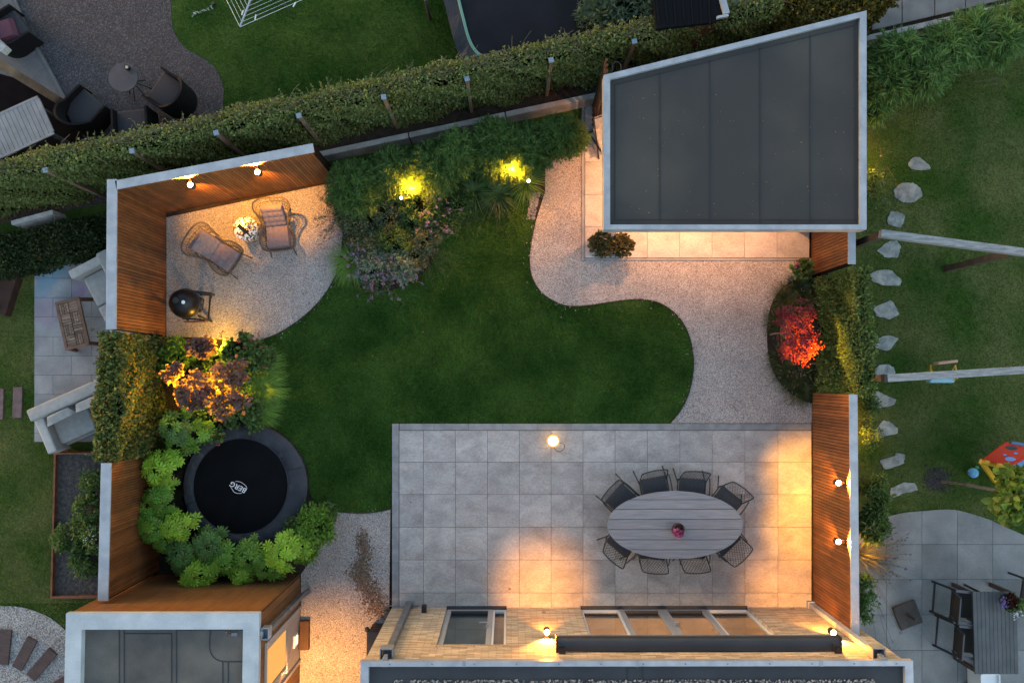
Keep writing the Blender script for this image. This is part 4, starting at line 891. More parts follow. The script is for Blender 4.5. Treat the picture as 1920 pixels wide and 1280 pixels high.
# eight chairs
def dining_chair():
    t = thing('dining_chair', 'c', 'chair', (0, 0, 0), 0, 'dining chairs with rope backs around the oval table')
    m = MB(); m.box((0, .0, .455), (.46, .45, .045)); m.build('seat_pad', M['charcoal'], t, bevel=.018, seg=3, smooth=True)
    def back(u, v):  # u -1..1, v 0..1 : point on the back
        return Vector((u * (.245 - .015 * v), -.20 - .17 * v - .02 * (1 - u * u), .50 + .34 * v))
    fr = [back(-1, -.2), back(-1, .4), back(-1, .85), back(-.86, 1), back(0, 1.02), back(.86, 1), back(1, .85), back(1, .4), back(1, -.2)]
    MB().tube(cr(fr, 4), .011, 8).build('back_frame', M['chairframe'], t, smooth=True)
    m = MB(); K = 9
    for s in (1, -1):
        for i in range(-6, K + 7):
            pts = []
            for j in range(9):
                v = j / 8; u = -1 + 2 * (i / K) + s * (v - .5) * .95 
                if abs(u) <= .99: pts.append(back(u, v))
            if len(pts) > 1: m.tube(pts, .0035, 3, cap=False)
    m.build('rope_back', M['chairframe'], t)
    for s in (-1, 1):
        MB().tube(cr([(s * .25, .24, 0), (s * .25, .22, .42), (s * .262, .20, .60), (s * .27, .12, .645), (s * .27, -.15, .66), (s * .255, -.27, .66)], 4), .011, 6).build('leg', M['chairframe'], t, smooth=True)
        MB().tube([(s * .25, -.12, .44), (s * .275, -.36, 0)], .011, 6).build('leg', M['chairframe'], t, smooth=True)
    MB().tube([(-.25, .21, .42), (.25, .21, .42)], .010, 6).tube([(-.25, -.19, .42), (.25, -.19, .42)], .010, 6).tube([(-.25, -.2, .425), (-.25, .22, .425)], .010, 6).tube([(.25, -.2, .425), (.25, .22, .425)], .010, 6).build('seat_frame', M['chairframe'], t)
    return t
ch = dining_chair(); cl = [((1163, 934), (44, -40), 'dining chair at the upper left corner of the oval table'), ((1227, 912), (7, -40), 'left one of the two chairs on the lawn side of the oval table'),
    ((1297, 914), (-3, -40), 'right one of the two chairs on the lawn side of the oval table'), ((1363, 938), (-30, -38), 'dining chair at the upper right corner of the oval table, nearest the glowing screen'),
    ((1165, 1016), (34, 40), 'dining chair at the lower left corner of the oval table'), ((1224, 1030), (3, 40), 'left one of the two chairs on the house side of the oval table'),
    ((1297, 1029), (-2, 40), 'right one of the two chairs on the house side of the oval table'), ((1360, 1013), (-40, 42), 'dining chair at the lower right corner of the oval table')]
for i, (p, d, lab) in enumerate(cl):
    dv = Vector((d[0], -abs(d[1]) * (1 if p[1] > 984 else -1))).normalized() * 6; c = W(p[0] + dv.x, p[1] + dv.y, .45); rz = math.atan2(d[1], d[0]) - math.pi / 2
    o = ch if i == 0 else dup(ch, (c.x, c.y, 0), rz, lab)
    o.location = (c.x, c.y, 0); o.rotation_euler = (0, 0, rz); o['label'] = lab
# pot with pink flowers on the table
p = W(1271, 992, HT + .1); t = thing('flower_pot', 'small dark pot with pink flowers on the oval dining table', 'plant pot', (p.x, p.y, HT))
MB().lathe([(.06, 0), (.10, .05), (.115, .11), (.10, .17), (.085, .17), (.08, .13), (0, .12)], (0, 0, .001), 24).build('pot', M['pot_dark'] if 'pot_dark' in M else M['crimson_dark'] if 'crimson_dark' in M else M['wood_dark'], t, smooth=True)
P, O = ell_pts((p.x - .02, p.y - .04, HT + .20), (.085, .07, .06), 70, .4, -.6); leaves('flower', M['pink'], t, P, O, .05, .035, .6, .4, True)
P, O = ell_pts((p.x + .02, p.y + .03, HT + .17), (.08, .06, .05), 40, .4, -.2); leaves('foliage', M['black_leaf'] if 'black_leaf' in M else M['lf_penn'], t, P, O, .05, .03, .6, .4, True)
# lantern
p = W(1037, 826, .30); t = thing('table_lantern', 'round portable lantern with white glowing top standing on the patio', 'lantern', (p.x, p.y, .042))
MB().lathe([(.085, 0), (.095, .01), (.095, .02), (.085, .03)], n=32).build('base', M['white'], t, smooth=True)
MB().tube([(.085, 0, .03), (.085, 0, .20)], .006, 6).tube([(-.085, 0, .03), (-.085, 0, .20)], .006, 6).tube([(0, .085, .03), (0, .085, .20)], .006, 6).tube([(0, -.085, .03), (0, -.085, .20)], .006, 6).build('frame', M['white'], t)
MB().lathe([(.115, .19), (.122, .24), (.118, .275), (.102, .285)], n=40).build('shade_rim', M['glow_rim'], t, smooth=True)
MB().lathe([(.100, .283), (.08, .292), (0, .298)], n=40).build('shade_top', M['glow_white'], t, smooth=True)
MB().lathe([(.012, .298), (.010, .306), (0, .308)], n=12).build('knob', M['glow_rim'], t)
MB().tube(cr([(.09, -.03, .22), (.20, -.07, .16), (.22, -.14, .08), (.16, -.21, .02), (.08, -.20, .015), (.0, -.10, .16)], 5), .005, 6).build('carry_handle', M['anthra'], t, smooth=True)
bulb(t, (p.x, p.y, .12), 1.5, (1, .62, .3), rad=.05)

# lounge chairs
def puffy(mb, sx, sy, th, nx, ny, m, res=5):
    NX, NY = nx * res, ny * res; top = []; 
    for j in range(NY + 1):
        for i in range(NX + 1):
            u, v = i / NX, j / NY; fx = abs(math.sin(math.pi * u * nx)); fy = abs(math.sin(math.pi * v * ny)); b = .84 + .16 * (fx * fy) ** .3
            ed = min(1, min(u, 1 - u) * 14, min(v, 1 - v) * 14) ** .5; ix = (u - .5) * sx * (1 - .03 * (1 - ed)); iy = (v - .5) * sy
            top.append(m @ Vector((ix, iy, th * (.25 + .75 * b * ed) if ed > 0 else 0)))
    bot = [m @ Vector(((i / NX - .5) * sx, (j / NY - .5) * sy, 0)) for j in range(NY + 1) for i in range(NX + 1)]
    f = lambda i, j: j * (NX + 1) + i; F = []
    for j in range(NY):
        for i in range(NX): F += [(f(i, j), f(i + 1, j), f(i + 1, j + 1), f(i, j + 1))]
    o = len(top); F += [tuple(o + k for k in reversed(q)) for q in F[:]]
    for i in range(NX): F += [(f(i + 1, 0), f(i, 0), o + f(i, 0), o + f(i + 1, 0)), (f(i, NY), f(i + 1, NY), o + f(i + 1, NY), o + f(i, NY))]
    for j in range(NY): F += [(f(0, j), f(0, j + 1), o + f(0, j + 1), o + f(0, j)), (f(NX, j + 1), f(NX, j), o + f(NX, j), o + f(NX, j + 1))]
    mb.add(top + bot, F); return mb
def lounge():
    t = thing('lounge_chair', 'c', 'chair', (0, 0, 0), 0, 'low rattan lounge chairs with mauve cushions')
    up = cr([(-.26, .40, .40), (0, .42, .39), (.26, .40, .40), (.35, .30, .44), (.34, .10, .50), (.26, -.06, .54), (.30, -.25, .62), (.37, -.40, .72), (.33, -.52, .80), (.16, -.58, .84), (-.16, -.58, .84), (-.33, -.52, .80), (-.37, -.40, .72), (-.30, -.25, .62), (-.26, -.06, .54), (-.34, .10, .50), (-.35, .30, .44)], 4, True)
    lo = [(x * .80, y * .82 + .03, .30 + max(0, -y - .3) * .35) for x, y, z in up]
    MB().tube(up, .017, 6, True).tube(lo, .012, 6, True).build('frame', M['rattan'], t, smooth=True)
    m = MB(); k = len(up)
    for i in range(k):
        a = Vector(up[i]); b = Vector(lo[i]); m.tube([a, a.lerp(b, .5) + Vector((b.x - a.x, b.y - a.y, 0)) * -.15, b], .0045, 4, cap=False)
    for s in (.33, .66):
        m.tube([Vector(up[i]).lerp(Vector(lo[i]), s) for i in range(k)], .0045, 4, True)
    m.build('wicker', M['rattan'], t)
    m = MB()
    for i in range(9): m.tube([(-.27, -.3 + i * .08, .30), (.27, -.3 + i * .08, .30)], .006, 4)
    m.build('seat_base', M['rattan'], t)
    puffy(MB(), .50, .54, .12, 3, 3, Matrix.Translation((0, .10, .33))).build('seat_cushion', M['mauve'], t, smooth=True)
    puffy(MB(), .48, .50, .11, 4, 4, Matrix.Translation((0, -.30, .56)) @ Matrix.Rotation(R(-48), 4, 'X')).build('back_cushion', M['mauve'], t, smooth=True)
    for sx in (-1, 1):
        MB().tube([(sx * .22, .28, .31), (sx * .27, .50, 0)], .010, 6).build('leg', M['black'], t)
        MB().tube([(sx * .22, -.28, .31), (sx * .30, -.40, 0)], .010, 6).build('leg', M['black'], t)
    return t
lc_ = lounge()
for i, (p, d, lab) in enumerate((((410, 474), (52, 34), 'rattan lounge chair with mauve cushions left of the dappled drum table'), ((519, 431), (4, 40), 'rattan lounge chair with mauve cushions right of the dappled drum table, nearest the screen'))):
    c = W(p[0], p[1], .4); rz = math.atan2(-d[1], d[0]) - math.pi / 2; o = lc_ if i == 0 else dup(lc_, (c.x, c.y, 0), rz, lab); o.location = (c.x, c.y, 0); o.rotation_euler = (0, 0, rz); o['label'] = lab; o.scale = (.89, .89, .89)
# drum table with glasses
p = W(460, 428, .48); dt = thing('drum_table', 'round hammered metal drum table with dappled pale top between the lounge chairs', 'table', (p.x, p.y, 0))
MB().lathe([(.17, .02), (.205, .12), (.215, .28), (.205, .42), (.19, .47)], n=36).build('drum', M['mosaic'], dt, smooth=True)
MB().lathe([(.212, .465), (.218, .480), (.205, .484), (0, .484)], n=40).build('table_top', M['mosaic'], dt, smooth=True)
def on_drum(nm, lab, cat, px, py, r, h, mat, grp=None):
    q = W(px, py, .5); t = thing(nm, lab, cat, (q.x, q.y, .485), 0, grp); MB().lathe([(r * .8, 0), (r, h * .3), (r, h), (r - .005, h), (r - .006, h * .15), (0, h * .13)], n=20).build('cup', mat, t, smooth=True); return t
M['amber'] = pm('amber', (.22, .06, .02), rough=.15); M['bottle'] = pm('bottle', (.02, .02, .018), rough=.15)
t = on_drum('tea_light', 'small amber glass nearest the fence on the drum table', 'candle glass', 464, 421, .03, .06, M['amber'], 'small amber glasses on the drum table'); MB().lathe([(.0, .02), (.022, .02), (.02, .03), (0, .03)], n=14).build('candle', M['candle'], t)
t = on_drum('tea_light', 'small amber glass at the right edge of the drum table', 'candle glass', 474, 429, .03, .06, M['amber'], 'small amber glasses on the drum table'); MB().lathe([(.0, .02), (.022, .02), (.02, .03), (0, .03)], n=14).build('candle', M['candle'], t)
t = on_drum('tea_light', 'small amber glass at the lower left of the drum table', 'candle glass', 454, 438, .03, .06, M['amber'], 'small amber glasses on the drum table'); MB().lathe([(.0, .02), (.022, .02), (.02, .03), (0, .03)], n=14).build('candle', M['candle'], t)
q = W(457, 431, .5); t = thing('bottle', 'dark bottle lying in the middle of the drum table', 'bottle', (q.x, q.y, .525), R(-40)); MB().lathe([(.0, -.12), (.035, -.115), (.036, .03), (.014, .08), (.013, .14), (0, .14)], n=16, m=Matrix.Rotation(R(90), 4, 'Y')).build('bottle_body', M['bottle'], t, smooth=True)

# kamado barbecue
kc = W(340, 567, 1.0); kb = thing('kamado_barbecue', 'black egg shaped barbecue on a dark wheeled stand beside the timber screen', 'barbecue', (kc.x, kc.y, 0), R(-4)); KR = .252
prof = [(0.02, .48)] + [(KR * math.sin(a) * (1 if a > 1.5 else 1), .84 - (.36 if a < 1.57 else .30) * math.cos(a)) for a in [.25 + .26 * i for i in range(6)]]
MB().lathe([(.0, .47), (.12, .49), (.2, .58), (.245, .72), (.252, .82)], n=40).build('fire_bowl', M['black_gloss'], kb, smooth=True)
MB().lathe([(.252, .845), (.248, .92), (.222, 1.0), (.17, 1.07), (.10, 1.115), (.055, 1.13), (.0, 1.135)], n=40).build('lid', M['black_gloss'], kb, smooth=True)
MB().lathe([(.255, .80), (.262, .805), (.262, .86), (.255, .865)], n=40).build('metal_band', M['steel_dark'], kb, smooth=True)
MB().lathe([(.055, 1.12), (.06, 1.15), (.052, 1.185), (0, 1.19)], (-.03, .02, 0), 24).build('vent_cap', M['black'], kb, smooth=True)
bd = MB().lathe([(.020, .0), (.032, .0), (.032, .004), (.020, .004)], (.085, .0, 1.126), 24); bd.lathe([(0, 0), (.012, 0), (.012, .005), (0, .005)], (.085, .0, 1.126), 12); bd.build('badge', M['white'], kb)
for sx, sy in ((-1, -1), (-1, 1), (1, -1), (1, 1)):
    MB().bar((sx * .17, sy * .19, .62), (sx * .22 - .02, sy * .25, .04), .035, .035).build('stand_leg', M['black'], kb, bevel=.004)
for br_ in (((-.2, -.24, .30), (.20, -.24, .22), .025, .03), ((-.2, .24, .30), (.20, .24, .22), .025, .03), ((.20, -.24, .22), (.20, .24, .22), .025, .03), ((-.12, .255, .60), (.33, .235, .52), .03, .03), ((-.12, -.255, .60), (.22, -.255, .60), .03, .03), ((.33, .235, .52), (.24, .16, .30), .025, .025)): MB().bar(*br_).build('stand_frame', M['black'], kb)
MB().tube([(.26, -.12, .85), (.33, -.1, .87), (.33, .1, .87), (.26, .12, .85)], .012, 8).build('handle', M['steel_dark'], kb)
MB().bar((-.05, -.32, .62), (.32, -.28, .60), .03, .15).build('side_shelf', M['redwood'], kb, bevel=.006)
for s in (-.1, .0, .1): MB().box((.20, s, .70), (.10, .06, .02)).build('spring_hinge', M['rattan'], kb)
# pots
def potted(name, lab, px, py, h, r, mat, pots, grp=None, flower=None, cat='potted plant', box=True, n=330):
    c = W(px, py, h); t = thing(name, lab, cat, (c.x, c.y, .042), 0, grp); hp = h * .45
    if box: MB().prism([(-r * .6, -r * .6), (r * .6, -r * .6), (r * .6, r * .6), (-r * .6, r * .6)], 0, hp).build('pot', pots, t, bevel=.015)
    else: MB().lathe([(r * .42, 0), (r * .62, hp), (r * .62 + .02, hp), (r * .60, hp - .02), (0, hp - .05)], n=28).build('pot', pots, t, smooth=True)
    P, O = ell_pts((c.x, c.y, h - r * .35), (r, r, r * .55), n, .75, -.2); leaves('foliage', mat, t, P, O, .085, .05, .55, .5, True)
    m = MB(); ellipsoid(m, (c.x, c.y, h - r * .5), (r * .6, r * .6, r * .45)); m.build('inner_twigs', M['core'], t, world=True)
    if flower: 
        P, O = ell_pts((c.x, c.y, h - r * .3), (r * .8, r * .8, r * .55), 12, .95, .3)
        Q = np.repeat(P, 22, 0); Q = Q + rg.normal(size=Q.shape) * .018; leaves("flower", flower, t, Q, np.tile([0, 0, 1.], (len(Q), 1)), .035, .025, .4, .5, True)
    return t
M['lf_dryflower'] = leafmat('lf_dryflower', (.12, .10, .045), isl=.3)
potted('potted_hydrangea', 'left potted shrub with bronze flower heads at the pavilion corner', 1129, 457, .75, .20, M['lf_hydr'], M['pot_blue'], 'potted shrubs with bronze flower heads', M['lf_dryflower'])
potted('potted_hydrangea', 'right potted shrub with bronze flower heads at the pavilion corner', 1165, 459, .72, .19, M['lf_hydr'], M['pot_blue'], 'potted shrubs with bronze flower heads', M['lf_dryflower'])
t = potted('potted_geranium', 'white round pot with a leafy plant and pink flowers beside the short screen', 1506, 505, .45, .17, M['lf_green'], M['white'], None, None, box=False, n=220)
c = W(1497, 496, .5); P, O = ell_pts((c.x, c.y, .47), (.04, .04, .03), 40, .3, -.6); leaves('flower', M['pink'], t, P, O, .035, .025, .6, .4, True)
# chair half hidden under the pavilion
c = G(1137, 268); t = thing('folding_chair', 'grey folding chair half hidden under the pavilion roof edge', 'chair', (c[0], c[1], .042), R(200))
m = MB()
for s in (-1, 1): m.bar((s * .25, .25, 0), (s * .25, -.3, .85), .025, .02).bar((s * .25, -.28, 0), (s * .25, .22, .42), .025, .02)
m.bar((-.25, -.28, .82), (.25, -.28, .82), .025, .02).bar((-.25, -.28, .02), (.25, -.28, .02), .025, .02); m.build('frame', M['black'], t)
MB().box((0, 0, .42), (.48, .44, .02)).build('seat', M['greywood'], t); MB().bar((0, -.18, .48), (0, -.29, .84), .46, .012, up=(0, 1, 0)).build('backrest', M['greywood'], t)
# wood pile basket by the house corner
c = W(700, 1195, .5); bx = house_t.location.x - .20; t = thing('waste_bin', 'dark bin with a tool handle beside the left corner of the brick house', 'bin', (bx, G(0, 1190)[1], .025)); 
MB().prism([(-.15, -.22), (.15, -.22), (.15, .22), (-.15, .22)], 0, .55).build('bin_body', M['black'], t, bevel=.02); MB().box((0, 0, .565), (.32, .46, .03)).build('lid', M['charcoal'], t, bevel=.012)
c = G(694, 1168); t = thing('garden_torch', 'small dark garden tool with red collar leaning at the house corner', 'tool', (c[0], c[1], .025))
MB().tube([(0, -.15, .02), (.02, .02, .35)], .008, 6).build('shaft', M['black'], t); MB().lathe([(.02, 0), (.02, .03)], (0, -.12, .07), 12).build('collar', M['red_plastic'], t); MB().lathe([(.01, 0), (.045, .06), (.04, .10), (0, .11)], (.02, .02, .33), 12).build('head', M['black'], t, smooth=True)
# outdoor tap box and hose near the patio corner
c = G(797, 1134); t = thing('outdoor_tap', 'small black outdoor tap box with a grey hose loop near the left downpipe', 'tap', (c[0], YW, 0))
MB().box((.02, .07, .35), (.085, .13, .10)).build('tap_box', M['black'], t, bevel=.01, world=False); MB().tube([(-.02, .12, .38), (-.08, .1, .38), (-.09, .02, .35)], .006, 6).tube([(0, .05, .25), (0, .10, .14), (-.03, .10, .12)], .010, 8).tube([(-.03, .10, .12), (.03, .10, .12)], .007, 6).build('spout', M['steel'], t)
MB().tube(cr([(-.03, .10, .30), (-.14, .06, .15), (-.30, .03, .10), (-.60, .05, .10), (-.75, .03, .08)], 6), .008, 6).build('hose', M['zinc_dark'], t, smooth=True)
# brown stony patch on the side path
pl = cr([(676, 1006), (684, 1030), (680, 1060), (672, 1072), (684, 1090), (694, 1108), (706, 1130), (716, 1150)], 10)
P = []
for x, y in pl:
    w = 9 + 12 * max(0, (y - 1030) / 110)
    for k in range(30): P.append(G(x + random.gauss(0, w * .62) + 4 * math.sin(y * .35), y + random.gauss(0, 8)) + (.024,))
tag(stones('brown_pebbles', np.array(P), .028, M['brown_stone']), 'patch of brown pebbles lying on the pale side path', 'pebbles', kind='stuff')
P = np.array([G(random.uniform(993, 1008) - (y_ - 380) * .2, y_) + (.01,) for y_ in [random.uniform(362, 412) for _ in range(420)]])
tag(stones('bed_pebbles', P, .04, M['pebble']), 'pale and dark pebbles at the tip of the bed beside the path', 'pebbles', kind='stuff')
P = np.array([G(random.uniform(915, 945), random.uniform(338, 362)) + (.01,) for _ in range(160)])
tag(stones('bed_pebbles', P, .035, M['pebble']), 'small pebbles between the strap leaved clumps in the upper bed', 'pebbles', kind='stuff')
c = G(953, 1102); m = MB(); m.add([(0, 0, 0), (.03, .02, .012), (.055, 0, .004), (.03, -.025, .01)], [(0, 1, 2, 3)]); o = m.build('fallen_leaf', M['brown_stone']); o.location = (c[0], c[1], .048); tag(o, 'single brown fallen leaf on the patio in front of the house lamp', 'leaf')
M_ = None
# ================================================================ planting in the own garden
random.seed(21)
# back hedge along the retaining wall
ha = G(-60, 407); hb = G(1400, 89)
hedge('ivy_hedge', 'long green ivy covered hedge running along the back of the garden', ha, hb, .27, 1.92, M['lf_hedge'], 115000, L=.040, Wd=.031, shoots=420, autumn=120, rough_top=.05, z0=.05, facew=(1, .35))
ORD = ['first', 'second', 'third', 'fourth', 'fifth', 'sixth', 'seventh', 'eighth', 'ninth', 'tenth', 'eleventh', 'twelfth']
for i, (x, y) in enumerate(((85, 317), (247, 281), (405, 247), (560, 215), (719, 180), (875, 146), (1033, 111), (1189, 76))):
    p = W(x, y, 1.97); t = thing('hedge_post', ORD[i] + ' weathered post from the left in the long back hedge', 'fence post', (p.x, p.y, 0), R(12), 'weathered posts in the back hedge')
    MB().box((0, -.02, .98), (.06, .06, 1.96)).build('post', M['timber'], t, bevel=.004); MB().box((0, -.02, 1.975), (.082, .082, .02)).build('post_cap', M['bluecap'], t)
# strip of soil beyond retaining wall
struct(MB().prism([gp(585, 296, .38), gp(1245, 156, .38), gp(1245, 110, .30), gp(585, 250, .30)], 0, .36).build('soil_strip', M['soil']))
# left ivy hedge (between terrace and sofas)
hx0, hx1 = G(296, 0)[0], G(320, 0)[0]
a = ((hx0 + hx1) / 2, G(0, 634)[1]); b = ((hx0 + hx1) / 2, G(0, 846)[1])
hedge('ivy_hedge', 'dense ivy hedge with yellow leaves between two slatted screens on the left', b, a, .30, 1.80, M['lf_ivy'], 21000, L=.052, Wd=.044, shoots=30, autumn=1500, rough_top=.04)
# right hedge
hxr = G(1534, 0)[0]
hedge('laurel_hedge', 'clipped small leaved green hedge between the short screen and the long screen', (hxr, G(0, 737)[1]), (hxr, G(0, 523)[1]), .24, 1.68, M['lf_laurel'], 22000, L=.055, Wd=.030, shoots=60, autumn=60, rough_top=.05)
# feathery bamboo along the wall
BG = 'feathery green bamboo shrubs along the back wall'
for (x, y, h, r, ry, n, lab) in ((665, 350, 1.25, .46, .42, 9000, 'bamboo shrub nearest the lounge screen, at the left end of the back bed'), (740, 322, 1.2, .46, .40, 9000, 'bamboo shrub directly above the left yellow spotlight, second from the screen'),
        (812, 315, 1.3, .40, .42, 8500, 'bamboo shrub in the middle of the back bed, third from the lounge screen'), (858, 282, 1.55, .26, .36, 5500, 'narrow tall bamboo shrub leaning over the concrete wall'),
        (928, 270, 1.4, .42, .42, 9000, 'bamboo shrub above the right yellow spotlight'), (935, 308, .85, .42, .24, 5000, 'low bamboo shrub glowing yellow left of the right hand spotlight'), (990, 280, 1.3, .40, .40, 7500, 'bamboo shrub right of the right yellow spotlight, by the gravel path'), (1052, 255, 1.35, .42, .30, 8000, 'bamboo shrub at the right end of the back bed, beside the pavilion')):
    c = W(x, y, h * .75); bamboo('bamboo_shrub', lab, (c.x, c.y), h, r, int(n * 1.5), M['lf_bamboo'], ry, BG, L=.085, Wd=.013)
uplight('garden spotlight under the left bamboo shrubs, above the flowering bed', 752, 371, 34, (1.6, 1.3, 1), (1, .37, .03), z=.92)
uplight('garden spotlight in front of a spiky grass clump beside the gravel path', 991, 339, 75, (-2.4, 1.6, 1), (1, .37, .03), z=.78)
grass_clump('spiky_grass', 'spiky yellow lit grass clump behind the right hand spotlight of the back bed', 'grass', G(985, 345), 190, .42, .014, M['lf_hakone'], bend=.6, rise=.9)
for x, y, n, lab in ((935, 365, 110, 'dark strap leaved clump between the pebbles and the lawn, nearest the path'), (890, 360, 110, 'dark strap leaved clump in the middle of the upper bed'), (845, 385, 90, 'dark strap leaved clump right of the purple flowers')):
    grass_clump('strap_leaf_plant', lab, 'plant', G(x, y), n, .48, .028, M['lf_green'], group='strap leaved clumps in the upper bed', bend=.45, rise=.9)
for x, y, r, h, mat, n, L, Wd, lab in (
        (668, 412, .26, .6, 'lf_grey', 2100, .05, .022, 'grey green bushy perennial beside the lounge terrace under the bamboo'), (730, 405, .27, .65, 'lf_grey', 2200, .05, .02, 'grey green perennial in the middle of the flowering bed'),
        (790, 398, .26, .7, 'lf_green', 2200, .055, .025, 'green perennial right of the left spotlight'), (690, 455, .26, .5, 'lf_grey', 2200, .05, .02, 'grey perennial above the purple flowers'), (745, 455, .27, .55, 'lf_green', 2000, .045, .02, 'olive perennial in the heart of the flowering bed'),
        (700, 500, .24, .45, 'lf_silver', 2100, .045, .025, 'silver leaved perennial at the lower left of the flowering bed'), (752, 500, .23, .42, 'lf_silver', 2300, .055, .035, 'silver leaved perennial at the lower right of the flowering bed'), (800, 450, .22, .45, 'lf_grey', 1500, .045, .02, 'grey perennial leaning towards the middle lawn'), (706, 528, .20, .25, 'lf_grey', 1000, .045, .03, 'low grey perennial at the lawn edge under the purple flowers'),
        (825, 425, .22, .30, 'lf_green', 1500, .05, .03, 'low green perennial at the lawn edge below the dark strap leaves'), (778, 485, .20, .32, 'lf_grey', 1300, .045, .025, 'low grey green perennial at the right edge of the flowering bed'), (860, 385, .20, .25, 'lf_green', 1200, .05, .03, 'low green perennial between the strap leaved clumps')):
    shrub('perennial', lab, 'perennial', G(x, y), h, r * 1.22, M[mat], int(n * 1.7), L, Wd, ncl=44, cr_=.10, group='perennials of the flowering bed')
grass_clump('green_grass', 'bright green fine grass clump at the terrace edge of the flowering bed', 'grass', G(662, 490), 620, .48, .010, M['lf_hakone'], bend=.4, rise=.8, lean=(.1, -.5))
grass_clump('strap_leaf_plant', 'lit green strap leaved clump right of the flowering bed', 'plant', G(800, 430), 90, .42, .022, M['lf_hakone'], bend=.45, group='strap leaved clumps in the upper bed')
# verbena stems with purple heads
def verbena(label, base, spots, h=(.6, 1.0), mat='purple', hs=.022, name='verbena', per=26, lean=.5):
    t = thing(name, label, 'flower', (base[0], base[1], 0), 0, 'purple flowering verbena'); mb = MB(); Q = []
    for (x, y) in spots:
        z = random.uniform(*h); e = W(x, y, z); b = Vector((base[0] * lean + e.x * (1 - lean), base[1] * lean + e.y * (1 - lean), .03)); mb.tube([b, b.lerp(e, .5) + Vector((0, 0, .12)), e], .0028, 3, cap=False)
        for k in range(per): Q.append((e.x + random.gauss(0, hs * .55), e.y + random.gauss(0, hs * .55), e.z + random.gauss(0, hs * .4)))
    mb.build('stem', M['twig'], t, world=True); Q = np.array(Q); leaves('flower_head', M[mat], t, Q, np.tile([0, 0, 1.], (len(Q), 1)), .017, .013, .5, .4); return t
R_ = random.Random(5)
verbena('verbena with lilac flower heads over the bottom edge of the flowering bed', G(712, 500), [(R_.gauss(712, 34), R_.gauss(522, 17)) for _ in range(46)], (.35, .7))
verbena('verbena with lilac heads at the left side of the flowering bed', G(668, 470), [(R_.gauss(655, 14), R_.gauss(470, 26)) for _ in range(18)], (.4, .8))
verbena('verbena with lilac heads right of the left yellow spotlight', G(805, 400), [(R_.gauss(820, 18), R_.gauss(398, 16)) for _ in range(30)] + [(832, 432), (838, 434), (843, 431), (848, 436)], (.5, .8))
verbena('dark leaved flowering stems leaning over the lounge terrace', G(655, 420), [(590, 365), (602, 374), (607, 398), (598, 402), (612, 412), (620, 380), (625, 395), (615, 360), (606, 434), (614, 440), (622, 446), (600, 410), (617, 425), (628, 415), (632, 440), (610, 452)], (.5, .8), per=8)
t = thing('arching_perennial', 'sparse dark arching perennial spilling over the lounge terrace edge', 'plant', G(650, 400) + (0,)); mb = MB(); Q = []
for k in range(26):
    e = W(R_.uniform(588, 630), R_.uniform(362, 470), R_.uniform(.25, .6)); b = Vector(G(648, 410) + (.05,)); mb.tube([b, b.lerp(e, .55) + Vector((0, 0, .22)), e], .003, 3, cap=False)
    for q in range(16): s = R_.uniform(.45, 1); v = b.lerp(e, s) + Vector((0, 0, .22 * 4 * s * (1 - s))); Q.append(tuple(v + Vector((R_.gauss(0, .012), R_.gauss(0, .012), 0))))
mb.build('stem', M['twig'], t, world=True); Q = np.array(Q); leaves('foliage', M['lf_penn'], t, Q, np.tile([0, 0, 1.], (len(Q), 1)), .05, .014, .5, .5)
# feathery stalks hanging over the lawn
for (x, y, dx, dy, n, L, lab) in ((800, 470, .8, -1.0, 60, .62, 'thin seeded grass stalks leaning from the flowering bed over the lawn'), (925, 372, -.1, -1.3, 55, .65, 'thin seeded grass stalks hanging over the top edge of the lawn'), (855, 400, .9, -.5, 40, .55, 'fine grass stalks leaning right over the lawn below the strap leaves')):
    grass_clump('feather_grass', lab, 'grass', G(x, y), n, L, .004, M['lf_seed'], 'wispy feather grasses at the lawn edge', lean=(dx, dy), bend=.2, rise=.55, seeds=0)
# left bed: smoke bush, ferns, hakone grass
for (x, y, h, r, n, lab) in ((355, 726, 1.45, .40, 520, 'large purple leaved smoke bush lit orange from below, beside the ivy hedge'), (432, 745, 1.15, .28, 260, 'purple leaved smoke bush nearest the round trampoline'), (372, 655, .95, .26, 260, 'small purple leaved smoke bush at the terrace edge'), (440, 700, 1.2, .22, 200, 'purple leaved smoke bush branch clump right of the orange lit one')):
    c = W(x, y, h * .7); shrub('smoke_bush', lab, 'shrub', (c.x, c.y), h, r, M['lf_smoke'], n * 2, .075, .056, ncl=max(8, n // 36), cr_=.13, group='purple leaved smoke bushes', oval=True, rnd=.45, up=.8, core=False, low=.0)
for (x, y, h, r, n, mat, lab) in ((330, 668, .7, .26, 1300, 'lf_fern', 'fine leaved green shrub under the timber screen end'), (400, 690, .5, .34, 1800, 'lf_green', 'low green leafy perennial under the smoke bush'), (450, 660, .75, .33, 1900, 'lf_green', 'broad green perennial with red flower spikes at the terrace corner'), (482, 670, .6, .24, 1200, 'lf_green', 'green perennial at the corner between terrace and lawn'),
        (452, 775, .6, .32, 1600, 'lf_green', 'green perennial hanging over the trampoline rim'), (385, 790, .6, .30, 1500, 'lf_green', 'green perennial between palmate shrubs and trampoline'), (430, 705, .4, .40, 1500, 'lf_green', 'low groundcover perennial in the middle of the left bed')):
    c = W(x, y, h * .8); shrub('perennial', lab, 'perennial', (c.x, c.y), h, r, M[mat], n, .075, .055, ncl=24, cr_=.10, group='green perennials of the left bed', oval=True, up=.7, rnd=.5)
